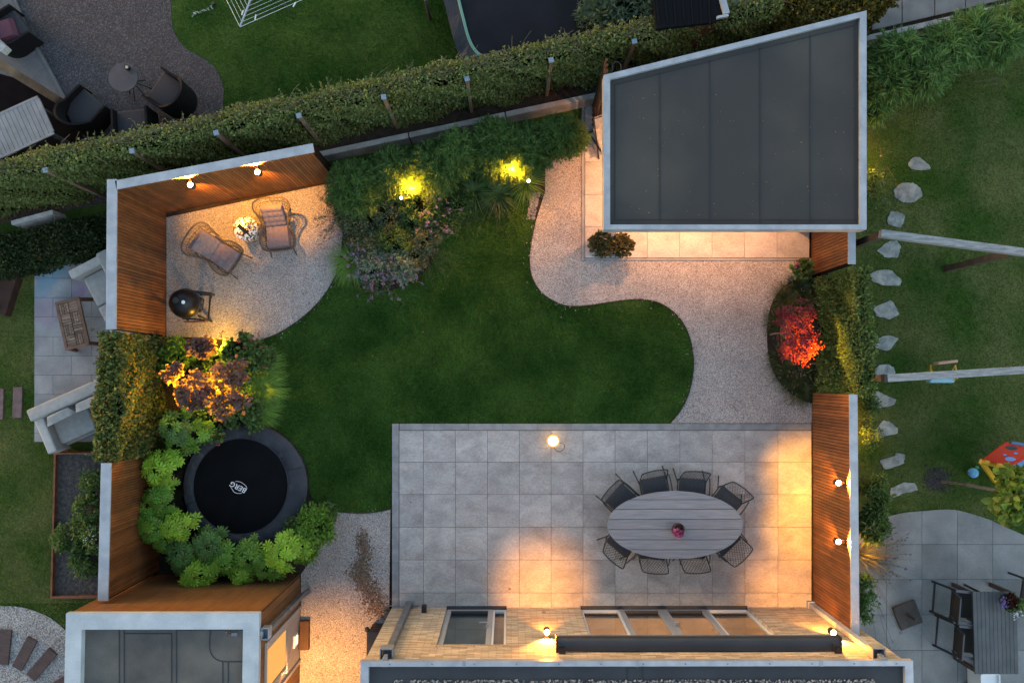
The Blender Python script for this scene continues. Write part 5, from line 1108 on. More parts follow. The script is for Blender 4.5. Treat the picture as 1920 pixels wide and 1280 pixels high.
for (x, y, lab) in ((486, 690, 'bright green arching grass clump at the lawn edge, topmost of three'), (490, 728, 'bright green arching grass clump at the lawn edge, middle of three'), (478, 765, 'bright green arching grass clump at the lawn edge, nearest the trampoline')):
    grass_clump('hakone_grass', lab, 'grass', G(x, y), 620, .44, .015, M['lf_hakone'], 'arching grass clumps at the left lawn edge', lean=(.6, -.2), bend=.45, rise=.7, r0=.14)
sp = [(415, 628), (422, 622), (455, 617), (428, 633), (474, 634), (486, 630), (480, 637), (470, 745), (500, 690), (445, 770), (463, 652), (452, 640), (494, 650), (417, 626), (412, 834), (355, 805)]
t = thing('persicaria', 'thin stems with dark red flower spikes in the left bed', 'flower', G(450, 690) + (0,)); mb = MB(); m2 = MB()
for x, y in sp:
    e = W(x, y, .85); b = Vector(G(x - (x - 450) * .3, y - (y - 690) * .3) + (.05,)); mb.tube([b, b.lerp(e, .6), e], .003, 3); m2.tube([e, e + Vector((R_.gauss(0, .03), R_.gauss(0, .03), .05)), e + Vector((R_.gauss(0, .04), R_.gauss(0, .04), .08))], [.008, .009, .003], 5)
mb.build('stem', M['twig'], t, world=True); m2.build('flower_spike', M['crimson'], t, world=True)
uplight('garden spotlight under the orange lit smoke bush', 350, 720, 42, (.12, .25, 1), (1, .44, .03), z=.60, show=False, spot=130)
uplight('garden spotlight between the smoke bush and the trampoline', 408, 730, 18, (.1, .35, 1), (1, .55, .03), z=.50, show=False)
uplight('garden spotlight near the terrace corner of the left bed', 418, 650, 12, (.0, .4, 1), (1, .50, .05), z=.40, show=False)
# palmate shrubs
F = [(330, 800, 1.05, .24, 42, 'lf_fatsia_dk', 'dark green palmate shrub right of the ivy hedge, above the light green one'), (372, 815, .9, .22, 35, 'lf_fatsia', 'mid green palmate shrub at the upper left trampoline rim'), (333, 836, .8, .16, 28, 'lf_fatsia', 'palmate shrub between trampoline rim and ivy hedge end'),
     (304, 880, 1.1, .28, 60, 'lf_fatsia_lt', 'bright lime palmate shrub left of the trampoline, topmost bright one'), (306, 935, 1.0, .26, 50, 'lf_fatsia', 'green palmate shrub left of the trampoline centre'), (286, 982, 1.0, .28, 56, 'lf_fatsia', 'palmate shrub touching the lower left timber screen'), (328, 985, 1.0, .24, 42, 'lf_fatsia_lt', 'light palmate shrub at the lower left trampoline rim'),
     (345, 1040, .9, .28, 56, 'lf_fatsia_dk', 'darkest palmate shrub in the corner of screen and shed'), (396, 1024, .9, .26, 49, 'lf_fatsia_dk', 'dark palmate shrub hanging over the lower trampoline rim'), (372, 1075, .95, .26, 50, 'lf_fatsia_lt', 'lime palmate shrub in front of the shed wall, leftmost'), (425, 1050, .95, .25, 46, 'lf_fatsia', 'palmate shrub in front of the shed, second from the screen'),
     (470, 1045, .95, .24, 46, 'lf_fatsia', 'palmate shrub in front of the shed wall, middle'), (530, 1035, 1.05, .26, 55, 'lf_fatsia_lt', 'bright lime palmate shrub at the right end of the shed wall'), (502, 1062, .85, .2, 32, 'lf_fatsia', 'small palmate shrub low before the shed wall'), (360, 765, .7, .16, 21, 'lf_fatsia', 'small palmate shrub below the smoke bush'), (450, 1072, .8, .20, 30, 'lf_fatsia_lt', 'lime palmate shrub low in front of the shed wall, between two green ones'), (566, 1022, .8, .20, 30, 'lf_fatsia_lt', 'small lime palmate shrub beside the feathery shrubs'), (312, 1012, .8, .20, 30, 'lf_fatsia', 'palmate shrub low against the lower left timber screen'), (285, 945, .9, .16, 22, 'lf_fatsia', 'narrow palmate shrub squeezed against the timber screen')]
for x, y, h, r, n, mat, lab in F: fatsia(lab, x, y, h, r, int(n * 1.7), M[mat], size=.215)
for (x, y, h, r, n, mat, lab) in ((590, 985, .85, .30, 2600, 'lf_fern', 'feathery light green shrub between trampoline and gravel side path'), (568, 1022, .7, .26, 1900, 'lf_fern', 'feathery green shrub at the shed corner beside the side path'), (612, 962, .35, .16, 700, 'lf_green', 'low green plant at the tip of the bed by the lawn edging'), (560, 990, .5, .18, 900, 'lf_green', 'dark green shrub against the right trampoline rim')):
    c = W(x, y, h * .7); shrub('fern_shrub', lab, 'shrub', (c.x, c.y), h, r, M[mat], n, .075, .03, ncl=26, cr_=.12, group='feathery shrubs right of the round trampoline', up=.6)
# right bed: red maple and fountain grasses
c = W(1492, 620, 1.2); t = thing('red_maple', 'small red leaved maple glowing from a spotlight beside the gravel path', 'tree', (c.x - .05, c.y, 0)); lob = [(1470, 585, 1.1), (1488, 590, 1.25), (1480, 610, 1.35), (1500, 605, 1.3), (1475, 640, 1.2), (1500, 640, 1.3), (1520, 625, 1.2), (1515, 650, 1.15), (1516, 582, 1.1), (1462, 600, 1.05), (1528, 648, 1.0), (1512, 672, .95), (1490, 655, 1.2), (1464, 655, 1.0)]
Ps = []; 
for x, y, z in lob:
    e = W(x, y, z); x = 1494 + (x - 1494) * .86; y = 622 + (y - 622) * .92; e = W(x, y, z); q = unit(rg.normal(size=(210, 3))) * (rg.random((210, 1)) ** .5) * np.array([.075, .075, .04]) + np.repeat(rg.normal(size=(14, 3)) * np.array([.085, .085, .04]), 15, 0); Ps.append(np.array(e) + q)
Ps = np.concatenate(Ps); leaves('crown', M['lf_acer'], t, Ps, np.tile([0, 0, 1.], (len(Ps), 1)), .042, .024, .6, .5)
m = MB(); b = Vector((c.x - .05, c.y, 0)); k = b + Vector((.02, 0, .5)); m.tube([b, b + Vector((.02, .01, .25)), k], [.022, .018, .015], 6)
for x, y, z in lob: e = W(x, y, z); m.tube([k, k.lerp(e, .5) + Vector((0, 0, .05)), e], [.012, .008, .003], 4)
m.build('trunk', M['twig'], t, world=True)
uplight('garden spotlight under the red maple', 1506, 660, 36, (.15, .1, 1), (1, .46, .05), z=.60, show=False, spot=130)
R2 = random.Random(9)
for i, (x, y, lab) in enumerate(((1475, 560, 'fountain grass at the upper left of the maple bed'), (1500, 540, 'fountain grass nearest the white pot in the maple bed'), (1505, 575, 'fountain grass above the maple against the hedge'), (1460, 605, 'fountain grass left of the maple, at the path edging'), (1465, 675, 'fountain grass at the lower left of the maple bed'), (1500, 690, 'fountain grass below the maple, in the middle of the bed'), (1500, 728, 'fountain grass at the bottom tip of the maple bed'), (1480, 705, 'fountain grass at the lower path edge of the maple bed'))):
    grass_clump('fountain_grass', lab, 'grass', G(x, y), 420, .36, .008, M['lf_penn'], 'dark fountain grasses with pale seed heads around the maple', bend=.45, rise=.9, seeds=26)
# leaves and bits of the ground
def scatter(name, lab, cat, pts, mat, s): 
    P = np.array([G(x, y) + (.03,) for x, y in pts]); return tag(leaves(name, M[mat], None, P, np.tile([0, 0, 1.], (len(P), 1)), s, s * .6, .25, 1), lab, cat, kind='stuff')
scatter('leaf_litter', 'scattered fallen leaves on the gravel and lawns', 'leaf litter', [(R2.uniform(320, 1500), R2.uniform(380, 1130)) for _ in range(170)], 'lf_autumn', .032)
P = []
for q in path_px(lawn_east, 10) + path_px(arc_west, 10) + path_px(bottom, 10):
    if random.random() < .8: P.append((q[0] + random.gauss(0, .07), q[1] + random.gauss(0, .07), .035))
tag(stones('stray_gravel', np.array(P), .022, M['ballast']), 'stray gravel stones kicked onto the lawn edges', 'gravel', kind='stuff')
# ================================================================ the neighbours
random.seed(31); R3 = random.Random(31)
# ---- left: lawn, patio, sofas
surf('left_lawn', [G(-300, 480), G(65, 500), G(290, 440), G(290, 1130), G(-300, 1130)], .010, M['grass_dry'])
turf('left_lawn_grass', [G(-90, 500), G(66, 490), G(66, 828), G(290, 828), G(270, 1120), G(150, 1150), G(130, 1180), G(85, 1152), G(45, 1138), G(-90, 1135)], 75000, M['blade_dry'], .010, label='mown grass of the left neighbouring lawn')
top = lambda x: 488 - (x - 68) * .235
rows = [440, 486, 522, 558, 594, 631, 667, 703, 739, 776, 812, 828]; mb = MB(); mx = MB()
for j in range(len(rows) - 1):
    xs = [66] + [66 + 72 * i + (35 if j % 2 else 70) for i in range(0, 3)]
    for i in range(len(xs) - 1):
        x0, x1 = xs[i], xs[i + 1]; y0, y1 = rows[j], rows[j + 1]; a, b = max(y0, top(x0)), max(y0, top(x1))
        if a >= y1 - 1 and b >= y1 - 1: continue
        a = min(a, y1 - .6); b = min(b, y1 - .6)
        P = [G(x0 + .3, a + .3), G(x1 - .3, b + .3), G(x1 - .3, y1 - .3), G(x0 + .3, y1 - .3)]; mb.prism(P, .016, .030)
surf('left_patio_joint', [G(66, 489), G(288, 440), G(288, 828), G(66, 828)], .018, M['soil'])
def stain(m, blobs):
    N = m.node_tree.nodes; L = m.node_tree.links; b = N['Principled BSDF']; src = b.inputs['Base Color'].links[0].from_socket; tc = N.new('ShaderNodeTexCoord'); nz = N.new('ShaderNodeTexNoise'); nz.inputs['Scale'].default_value = 5; L.new(tc.outputs['Object'], nz.inputs[0])
    for (x, y, r, col, k) in blobs:
        p = G(x, y); d = N.new('ShaderNodeVectorMath'); d.operation = 'DISTANCE'; d.inputs[1].default_value = (p[0], p[1], .03); L.new(tc.outputs['Object'], d.inputs[0])
        ad = N.new('ShaderNodeMath'); ad.operation = 'MULTIPLY_ADD'; ad.inputs[1].default_value = .35; L.new(nz.outputs[0], ad.inputs[0]); L.new(d.outputs['Value'], ad.inputs[2])
        mr = N.new('ShaderNodeMapRange'); mr.inputs[1].default_value = r * .01 + .12; mr.inputs[2].default_value = r * .01 + .28; mr.inputs[3].default_value = k; mr.inputs[4].default_value = 0; L.new(ad.outputs[0], mr.inputs[0])
        mxx = N.new('ShaderNodeMix'); mxx.data_type = 'RGBA'; L.new(mr.outputs[0], mxx.inputs[0]); L.new(src, mxx.inputs[6]); mxx.inputs[7].default_value = tuple(col) + (1,); src = mxx.outputs[2]
    L.new(src, b.inputs['Base Color'])
stain(M['tile_left'], [(92, 515, 22, (.13, .25, .33), .75), (115, 505, 14, (.13, .25, .33), .7), (82, 548, 12, (.14, .25, .33), .6), (155, 545, 10, (.22, .12, .27), .65), (90, 585, 24, (.26, .19, .25), .5)])
struct(mb.build('left_patio', M['tile_left']))
surf('left_gravel', [G(-60, 1135)] + path_px([(0, 1134), (45, 1138), (85, 1152), (112, 1170), (140, 1200), (150, 1240)]) + [G(300, 1240), G(300, 1700), G(-300, 1700)], .018, M['gravel_l'])
for i, (x, y, a, w, l, lab) in enumerate(((11, 1211, -4, .21, .62, 'dark timber sleeper in the lower left gravel, leftmost'), (49, 1223, -27, .20, .60, 'dark timber sleeper in the lower left gravel, second from the left'), (81, 1243, -40, .20, .62, 'dark timber sleeper in the lower left gravel, third from the left'), (112, 1283, -58, .20, .6, 'dark timber sleeper partly cut off at the bottom edge beside the shed'))):
    c = G(x, y); t = MB().box((0, 0, .02), (w, l, .04)).build('timber_sleeper', M['sleeper'], bevel=.006); t.location = (c[0], c[1], .018); t.rotation_euler = (0, 0, R(a)); tag(t, lab, 'sleeper', 'timber sleepers fanned out in the gravel')
for x, y, lab in ((0, 757, 'reddish stepping slab cut off at the left edge of the photo'), (35, 754, 'reddish stepping slab in the left lawn beside the grey patio')):
    c = G(x, y); t = MB().box((0, 0, .0), (.17, .57, .05)).build('stepping_slab', M['redslab'], bevel=.006); t.location = (c[0], c[1], .02); tag(t, lab, 'slab', 'reddish stepping slabs in the left lawn')
# sofas
def sofa(label, c, rz, ln, dep=.82, arms=(1, 1), pillows=2):
    t = thing('garden_sofa', label, 'sofa', (c[0], c[1], .03), rz, 'light grey upholstered garden sofas'); aw = .17; hl = ln / 2
    MB().box((0, 0, .14), (ln - .04, dep - .06, .12)).build('base', M['sofa'], t, bevel=.02)
    n = 2 if ln > 1.2 else 1; w = (ln - aw * sum(arms)) / n; x0 = -hl + aw * arms[0]
    for i in range(n): MB().box((x0 + w * (i + .5), -.06, .30), (w - .015, dep - .24, .18)).build('seat_cushion', M['sofa'], t, bevel=.045, seg=4, smooth=True)
    b = MB(); b.bar((-hl + .01, dep / 2 - .14, .20), (hl - .01, dep / 2 - .14, .20), .16, .2); b.v = [(v[0], v[1], v[2]) for v in b.v]
    MB().prism([(-hl, dep / 2 - .22), (hl, dep / 2 - .22), (hl, dep / 2), (-hl, dep / 2)], .10, .70).build('backrest', M['sofa'], t, bevel=.04, seg=4, smooth=True)
    for s, k in ((-1, arms[0]), (1, arms[1])):
        if k: MB().box((s * (hl - aw / 2), -.05, .34), (aw, dep - .02, .48)).build('armrest', M['sofa_lt'], t, bevel=.035, seg=4, smooth=True)
    for i in range(pillows):
        mt = Matrix.Translation((-hl + .48 + i * .58, .12, .50)) @ Matrix.Rotation(R(-58), 4, 'X') @ Matrix.Rotation(R(8 - 16 * i), 4, 'Z')
        puffy(MB(), .52, .46, .13, 1, 1, mt, 8).build('pillow', M['sofa'], t, smooth=True)
    for sx in (-1, 1):
        for sy in (-1, 1): MB().box((sx * (hl - .1), sy * (dep / 2 - .1), .04), (.05, .05, .08)).build('foot', M['redwood'], t)
    return t
c = W(158, 770, .4); sofa('light grey garden sofa with two cushions, lower one of two, below the coffee table', (c.x + .10, c.y + .0), R(24), 1.75)
c = W(196, 560, .4); sofa('light grey garden sofa half hidden behind the timber screen, above the coffee table', (c.x + .18, c.y), R(-62), 1.55, .80, pillows=0)
# coffee table
q = [W(x, y, .42) for x, y in ((102, 568), (147, 557), (172, 645), (125, 657))]; cen = sum(q, Vector()) / 4; ux = (q[1] - q[0]); ang = math.atan2(ux.y, ux.x); w = ux.length; l = (q[3] - q[0]).length
t = thing('coffee_table', 'low wooden coffee table with mosaic top of old wood blocks', 'table', (cen.x, cen.y, .03), ang)
m = MB(); bx = w / 2 - .05; by = l / 2 - .05; k = 0; y = -by
cells = [(i, j) for i in range(2) for j in range(4)]
for i, j in cells:
    cw, cl2 = 2 * bx / 2, 2 * by / 4; cx, cy = -bx + cw * (i + .5), -by + cl2 * (j + .5)
    for s in range(4):
        z = .395 + random.uniform(-.004, .004)
        if (i + j) % 2: m.box((cx + (s - 1.5) * cw / 4, cy, z), (cw / 4 - .006, cl2 - .01, .03))
        else: m.box((cx, cy + (s - 1.5) * cl2 / 4, z), (cw - .01, cl2 / 4 - .006, .03))
m.build('mosaic_top', M['oldwood'], t, bevel=.004)
MB().bar((-w / 2 + .025, -l / 2, .39), (-w / 2 + .025, l / 2, .39), .05, .05).bar((w / 2 - .025, -l / 2, .39), (w / 2 - .025, l / 2, .39), .05, .05).bar((-w / 2 + .05, -l / 2 + .025, .39), (w / 2 - .05, -l / 2 + .025, .39), .05, .05).bar((-w / 2 + .05, l / 2 - .025, .39), (w / 2 - .05, l / 2 - .025, .39), .05, .05).box((0, 0, .37), (w - .08, l - .08, .02)).build('top_frame', M['oldwood2'], t)
for sx in (-1, 1):
    for sy in (-1, 1): MB().bar((sx * (w / 2 - .03), sy * (l / 2 - .04), .37), (sx * (w / 2 + .02), sy * (l / 2 - .02), 0), .055, .055).build('leg', M['redwood'], t)
# corten planter
q = [W(x, y, .30) for x, y in ((101, 848), (203, 848), (203, 1121), (98, 1121))]; x0, x1 = q[0].x, G(300, 0)[0]; y1, y0 = q[0].y, q[2].y
t = thing('rust_planter', 'rust coloured steel planter box with dark soil and leafy green plants', 'planter', (x0, y1, 0)); e = .035
MB().prism([(x0, y0), (x0 + e, y0), (x0 + e, y1), (x0, y1)], 0, .30).prism([(x0 + e, y1 - e), (x1, y1 - e), (x1, y1), (x0 + e, y1)], 0, .30).prism([(x0 + e, y0), (x1, y0), (x1, y0 + e), (x0 + e, y0 + e)], 0, .30).build('planter_wall', M['corten'], t, world=True)
MB().prism([(x0 + e, y0 + e), (x1, y0 + e), (x1, y1 - e), (x0 + e, y1 - e)], .0, .22).build('planter_soil', M['soil_lt'], t, world=True)
for (x, y, r, h, n, mat, lab) in ((165, 905, .18, .55, 500, 'lf_green', 'sparse dark green plant at the upper end of the rust planter'), (155, 960, .26, .65, 1300, 'lf_green', 'leafy green plant in the upper middle of the rust planter'), (120, 1010, .30, .6, 1500, 'lf_green', 'green plant spilling over the left edge of the rust planter'), (170, 1010, .24, .7, 1200, 'lf_green', 'green plant with small white flowers in the rust planter beside the screen'), (150, 1055, .24, .5, 900, 'lf_green', 'low green plant in the lower part of the rust planter')):
    c = W(x, y, h); s_ = shrub('planter_plant', lab, 'plant', (c.x, c.y), h, r, M[mat], n, .06, .035, ncl=20, cr_=.10, group='green plants in the rust coloured planter', core=False)
    if 'white' in lab: P, O = ell_pts((c.x, c.y, h), (.2, .24, .05), 60, .2, -.5); leaves('flower', M['petal'], s_, P, O, .02, .016, .4, .6)
# ivy bank upper left
a = G(-120, 512); b = G(282, 434); hedge('ivy_bank', 'low dark ivy bank between the back hedge and the grey neighbouring patio', a, b, .60, .42, M['lf_ivydark'], 17000, L=.05, Wd=.04, cat='ivy', shoots=60, rough_top=.10)
# rusty edge at left
t = thing('rust_edging_beam', 'dark rusty beam running to the left edge beside the ivy', 'beam', G(20, 560) + (0,)); MB().bar(G(52, 452) + (.10,), G(8, 590) + (.10,), .28, .20).build('beam', M['corten_dk'], t, bevel=.01, world=True); 
c = G(0, 575); t = thing('metal_post', 'short grey metal tube at the left edge beside the rusty beam', 'post', c + (0,)); MB().tube([(0, 0, .26), (.12, -.01, .24)], .035, 12).box((-.02, 0, .12), (.05, .05, .24)).build('tube', M['steel'], t)
c = G(8, 425); t = thing('metal_rail', 'thin grey metal rail at the left edge beside the concrete wall', 'rail', c + (0,)); MB().tube([(-.3, .08, .46), (.14, -.03, .46)], .02, 8).bar((-.1, .03, 0), (-.1, .03, .45), .03, .03).build('rail', M['zinc'], t)

# ---- top left: dark gravel, house corner, furniture
surf('top_left_lawn', [G(280, -300), G(1500, -300), G(1500, 110), G(150, 420)], .010, M['grass_top'])
turf('top_lawn_grass', [G(326, -25), G(845, -25), G(870, 140), G(400, 260)] + path_px([(409, 230), (416, 200), (420, 170), (408, 135), (385, 112), (350, 92), (328, 62), (322, 30), (323, -10)]), 60000, M['blade'], .010, label='mown grass of the lawn beyond the back hedge')
surf('dark_gravel', [G(-400, -300), G(322, -300)] + path_px([(322, -20), (322, 30), (328, 62), (350, 92), (385, 112), (408, 135), (420, 170), (416, 215), (405, 250), (390, 280)]) + [G(380, 345), G(-400, 500)], .020, M['dark_gravel'])
surf('terrace_slab', [G(-300, -300), G(10, -300), G(12, -30), G(50, 65), G(90, 130), G(118, 182), G(130, 200), G(60, 330), G(-300, 400)], .026, M['concrete_dark'])
surf('terrace_painted_shade', [G(-300, 60), G(40, 150), G(105, 190), G(160, 260), G(120, 330), G(40, 360), G(-300, 420)], .031, M['painted_shade'])  # near-black sheet that paints the shade around the terrace table
t = thing('paving_kerb', 'thin grey kerb between terrace and dark gravel at the top left', 'kerb', G(60, 90) + (0,)); mb = MB(); P = path_px([(22, -20), (52, 55), (92, 128), (128, 195)], 4)
for i in range(len(P) - 1): mb.bar(P[i] + (.04,), P[i + 1] + (.04,), .06, .05)
mb.build('kerb_stone', M['concrete_dark'], t, world=True)
b0 = G(122, 196); t = thing('terrace_canopy', 'timber canopy post and beam at the upper left corner', 'canopy', b0 + (.03,)); bz = 2.45
MB().bar((b0[0], b0[1], .03), (b0[0], b0[1], bz - .16), .18, .14, up=(.5, .86, 0)).build('post', M['timber'], t, world=True)
a = W(-60, 30, bz); b = W(12, 96, bz); MB().bar(a, Vector((b.x, b.y, bz)), .12, .16).build('beam', M['greywood'], t, world=True)
a = W(-5, 102, 2.1); MB().bar(a, (b0[0], b0[1], bz - .3), .09, .09).build('brace', M['timber'], t, world=True) if 0 else None
# slatted grey table
q = [W(x, y, .74) for x, y in ((-62, 236), (66, 178), (106, 246), (-22, 318))]; cen = sum(q, Vector()) / 4; u = q[1] - q[0]; ang = math.atan2(u.y, u.x); l = u.length; w = (q[2] - q[1]).length
t = thing('garden_table', 'rounded grey slatted garden table cut off at the left edge', 'table', (cen.x, cen.y, .03), ang)
m = MB(); n = 16
for i in range(n): m.box((-l / 2 + l / n * (i + .5), 0, .70), (l / n - .007, w - .06, .02))
m.build('slats', M['greywood2'], t); MB().box((0, -w / 2 + .02, .70), (l, .045, .03)).box((0, w / 2 - .02, .70), (l, .045, .03)).box((l / 2 - .01, 0, .70), (.05, w - .1, .032)).box((0, 0, .68), (l - .04, w - .04, .012)).build('rim', M['greywood2'], t, bevel=.012)
for sx in (-1, 1):
    for sy in (-1, 1): MB().box((sx * (l / 2 - .12), sy * (w / 2 - .12), .34), (.06, .06, .68)).build('leg', M['zinc_dark'], t)
# tub chairs
def tub():
    t = thing('tub_chair', 'c', 'chair', (0, 0, .02), 0, 'dark woven tub chairs on the upper left terrace'); n = 17; vs = []; fs = []
    for i in range(n):
        a = math.pi * (-.06 + 1.12 * i / (n - 1)); cx, cy = -math.cos(a) * .33, -math.sin(a) * .34 if math.sin(a) > 0 else .14 * 1
        if math.sin(a) <= 0: cy = .10
        hgt = .52 + .26 * max(0, math.sin(a)) ** .7
        for (k, z) in ((1.0, .02), (1.0, hgt), (.88, hgt), (.88, .35)): vs.append((cx * k, cy * k + (.28 if i in (0, n - 1) else 0), z))
    for i in range(n - 1):
        for j in range(3): fs.append((i * 4 + j, (i + 1) * 4 + j, (i + 1) * 4 + j + 1, i * 4 + j + 1))
    fs += [(0, 1, 2, 3), ((n - 1) * 4 + 3, (n - 1) * 4 + 2, (n - 1) * 4 + 1, (n - 1) * 4)]
    MB().add(vs, fs).build('woven_shell', M['dark_rattan'], t, smooth=True)
    MB().prism([(-.28, .36), (-.29, 0), (-.2, -.2), (0, -.28), (.2, -.2), (.29, 0), (.28, .36)], .20, .40).build('seat', M['dark_rattan2'], t, bevel=.03, seg=3, smooth=True)
    return t
tb = tub()
for i, (x, y, dx, dy, lab) in enumerate(((322, 178, -40, -26, 'dark tub chair right of the round black table'), (154, 212, 34, -40, 'dark tub chair beside the grey slatted table and timber post'), (250, 243, -4, -40, 'dark tub chair partly behind the back hedge, lowest in the dark gravel'), (12, 62, 50, -36, 'dark tub chair with a pink cushion on the terrace at the left edge'))):
    c = W(x, y, .4); rz = math.atan2(-dy, dx) - math.pi / 2; o = tb if i == 0 else dup(tb, (c.x, c.y, .02), rz, lab); o.location = (c.x, c.y, .02); o.rotation_euler = (0, 0, rz); o['label'] = lab
    if i == 3:
        tp = thing('pink_cushion', 'dusky pink cushion lying in the tub chair at the left edge', 'cushion', (c.x, c.y, .43)); puffy(MB(), .46, .42, .12, 1, 1, Matrix.Rotation(R(20), 4, 'Z'), 8).build('cushion', M['dusk_pink'], tp, smooth=True)
c = W(232, 146, .7); t = thing('bistro_table', 'small round black bistro table on the dark gravel', 'table', (c.x, c.y, .02)); MB().lathe([(0, .68), (.265, .68), (.27, .69), (.265, .705), (0, .707)], n=40).build('table_top', M['dark_metal'], t, smooth=True)
for a in (20, 140, 260, 70, 200, 310): MB().tube([(.22 * math.cos(R(a)), .22 * math.sin(R(a)), .67), (-.05 * math.cos(R(a + 40)), -.05 * math.sin(R(a + 40)), .35), (.25 * math.cos(R(a + 170)) * .9, .25 * math.sin(R(a + 170)) * .9, 0)], .010, 6).build('leg', M['black'], t)
c = W(240, 128, .76); t = thing('candle_holder', 'small dark candle holder on the round bistro table', 'candle holder', (c.x, c.y, .728)); MB().lathe([(.035, 0), (.05, .04), (.045, .09), (.035, .09), (.03, .05), (0, .05)], n=20).build('holder', M['black'], t, smooth=True); MB().lathe([(.028, .05), (.028, .085), (0, .087)], n=14).build('candle', M['white_candle'], t)
# rotary dryer
hz = 1.7; cn = W(492, -62, hz); t = thing('rotary_dryer', 'white rotary clothes dryer cut off at the top edge', 'clothes dryer', (cn.x, cn.y, 0)); tips = [W(x, y, hz) for x, y in ((450, 51), (372, -105), (534, -175), (612, -20))]
MB().tube([(cn.x, cn.y, 0), (cn.x, cn.y, hz)], .022, 8).build('pole', M['steel'], t, world=True)
for q in tips: MB().bar((cn.x, cn.y, hz - .03), q, .022, .035).build('arm', M['zinc'], t, world=True)
m = MB()
for k in range(9):
    s = 1 - k * .085; P = [Vector((cn.x, cn.y, hz)).lerp(q, s) for q in tips]; m.tube([p + Vector((0, 0, .0)) for p in P], .003 if k else .005, 4, True)
m.build('line', M['white'], t, world=True)
for x, y, r in ((455, 24, 70), (479, 33, 80), (552, 9, 60)):
    c = W(x, y, hz - .03); o = MB().bar((-.045, 0, 0), (.045, 0, 0), .014, .02).build('clothes_peg', M['white'], t); o.location = Vector((c.x, c.y, c.z)) - rootloc(t); o.rotation_euler = (0, 0, R(r))
# debris, pole
t = thing('toy_rope', 'pale knotted rope toy lying on the upper lawn beside the dryer', 'rope', G(380, 22) + (.02,)); mb = MB(); P = cr([(362, 32), (370, 25), (378, 26), (386, 20), (394, 19), (400, 12)], 4)
for i in range(len(P)): p = G(*P[i]); mb.box((p[0] + R3.gauss(0, .012), p[1] + R3.gauss(0, .012), .04), (.04, .018, .02), R3.random() * 3)
mb.build('rope', M['ropewhite'], t, world=True); MB().box((.22, .12, .03), (.08, .05, .05), .6).build('knot', M['black'], t, bevel=.01)
b0 = G(806, 36); t = thing('lawn_post', 'slim dark post with a pale round cap beyond the back hedge', 'post', b0 + (0,)); MB().tube([(b0[0], b0[1], 0), (b0[0], b0[1], .85)], .032, 10).build('post', M['sleeper'], t, world=True); MB().lathe([(.05, 0), (.055, .02), (.045, .03), (.03, .02), (0, .018)], (b0[0], b0[1], .85), 16).build('post_cap', M['zinc'], t, world=True)
# big oval trampoline
HTZ = .85
def sup(ex, n, e, z):
    out = []
    for i in range(n):
        a = 2 * math.pi * i / n; c, s = math.cos(a), math.sin(a); u = (168 + ex) * math.copysign(abs(c) ** (2 / e), c); v = (112 + ex) * math.copysign(abs(s) ** (2 / e), s)
        out.append(W(1028 + u * .971 - v * .24, -14 - u * .24 - v * .971, z))
    return out
t = thing('garden_trampoline', 'large rounded rectangular dark trampoline with mint green rim beyond the back hedge', 'trampoline', tuple(W(1005, -30, 0).xy) + (0,))
A = sup(0, 72, 4.2, HTZ); B = sup(-4, 72, 4.2, HTZ + .005); C_ = sup(26, 72, 4.2, HTZ + .02); D_ = [Vector((p.x, p.y, .10)) for p in sup(-4, 72, 4.2, .1)]
MB().add([tuple(p - Vector((0, 0, .02))) for p in B], [tuple(range(72))[::-1]]).build('jumping_mat', M['tramp_mat2'], t, world=True)
m = MB(); m.add([tuple(p) for p in A + B], [(i, (i + 1) % 72, 72 + (i + 1) % 72, 72 + i) for i in range(72)]); m.tube([p for p in A], .012, 5, True); m.build('rim', M['mint'], t, world=True)
nt_ = [p + Vector((0, 0, .03 * math.sin(i * 1.9))) for i, p in enumerate(C_)]
MB().add([tuple(p) for p in A] + [tuple(p) for p in nt_], [(i, (i + 1) % 72, 72 + (i + 1) % 72, 72 + i) for i in range(72)]).build('outer_pad', M['black_net'], t, world=True)
MB().add([tuple(p) for p in nt_] + [tuple(p) for p in D_], [(i, (i + 1) % 72, 72 + (i + 1) % 72, 72 + i) for i in range(72)]).build('skirt', M['black_net'], t, world=True)
for i in range(0, 72, 9): MB().tube([D_[i], A[i] - Vector((0, 0, .05))], .02, 6).build('leg', M['mint'], t, world=True)
# buddleia
c = W(1195, 18, 1.5); bd = shrub('butterfly_bush', 'blue green butterfly bush beyond the hedge beside the big trampoline', 'shrub', (c.x, c.y), 1.95, .92, M['lf_bud'], 5200, .13, .030, ncl=70, cr_=.20, ry=.55, up=.5)
P, O = ell_pts((c.x, c.y, 1.7), (.85, .5, .35), 9, .9, .2); Q = np.repeat(P, 40, 0); Q = Q + rg.normal(size=Q.shape) * np.array([.03, .03, .02]); leaves('flower', M['purple'], bd, Q, np.tile([0, 0, 1.], (len(Q), 1)), .02, .015, .5, .4)
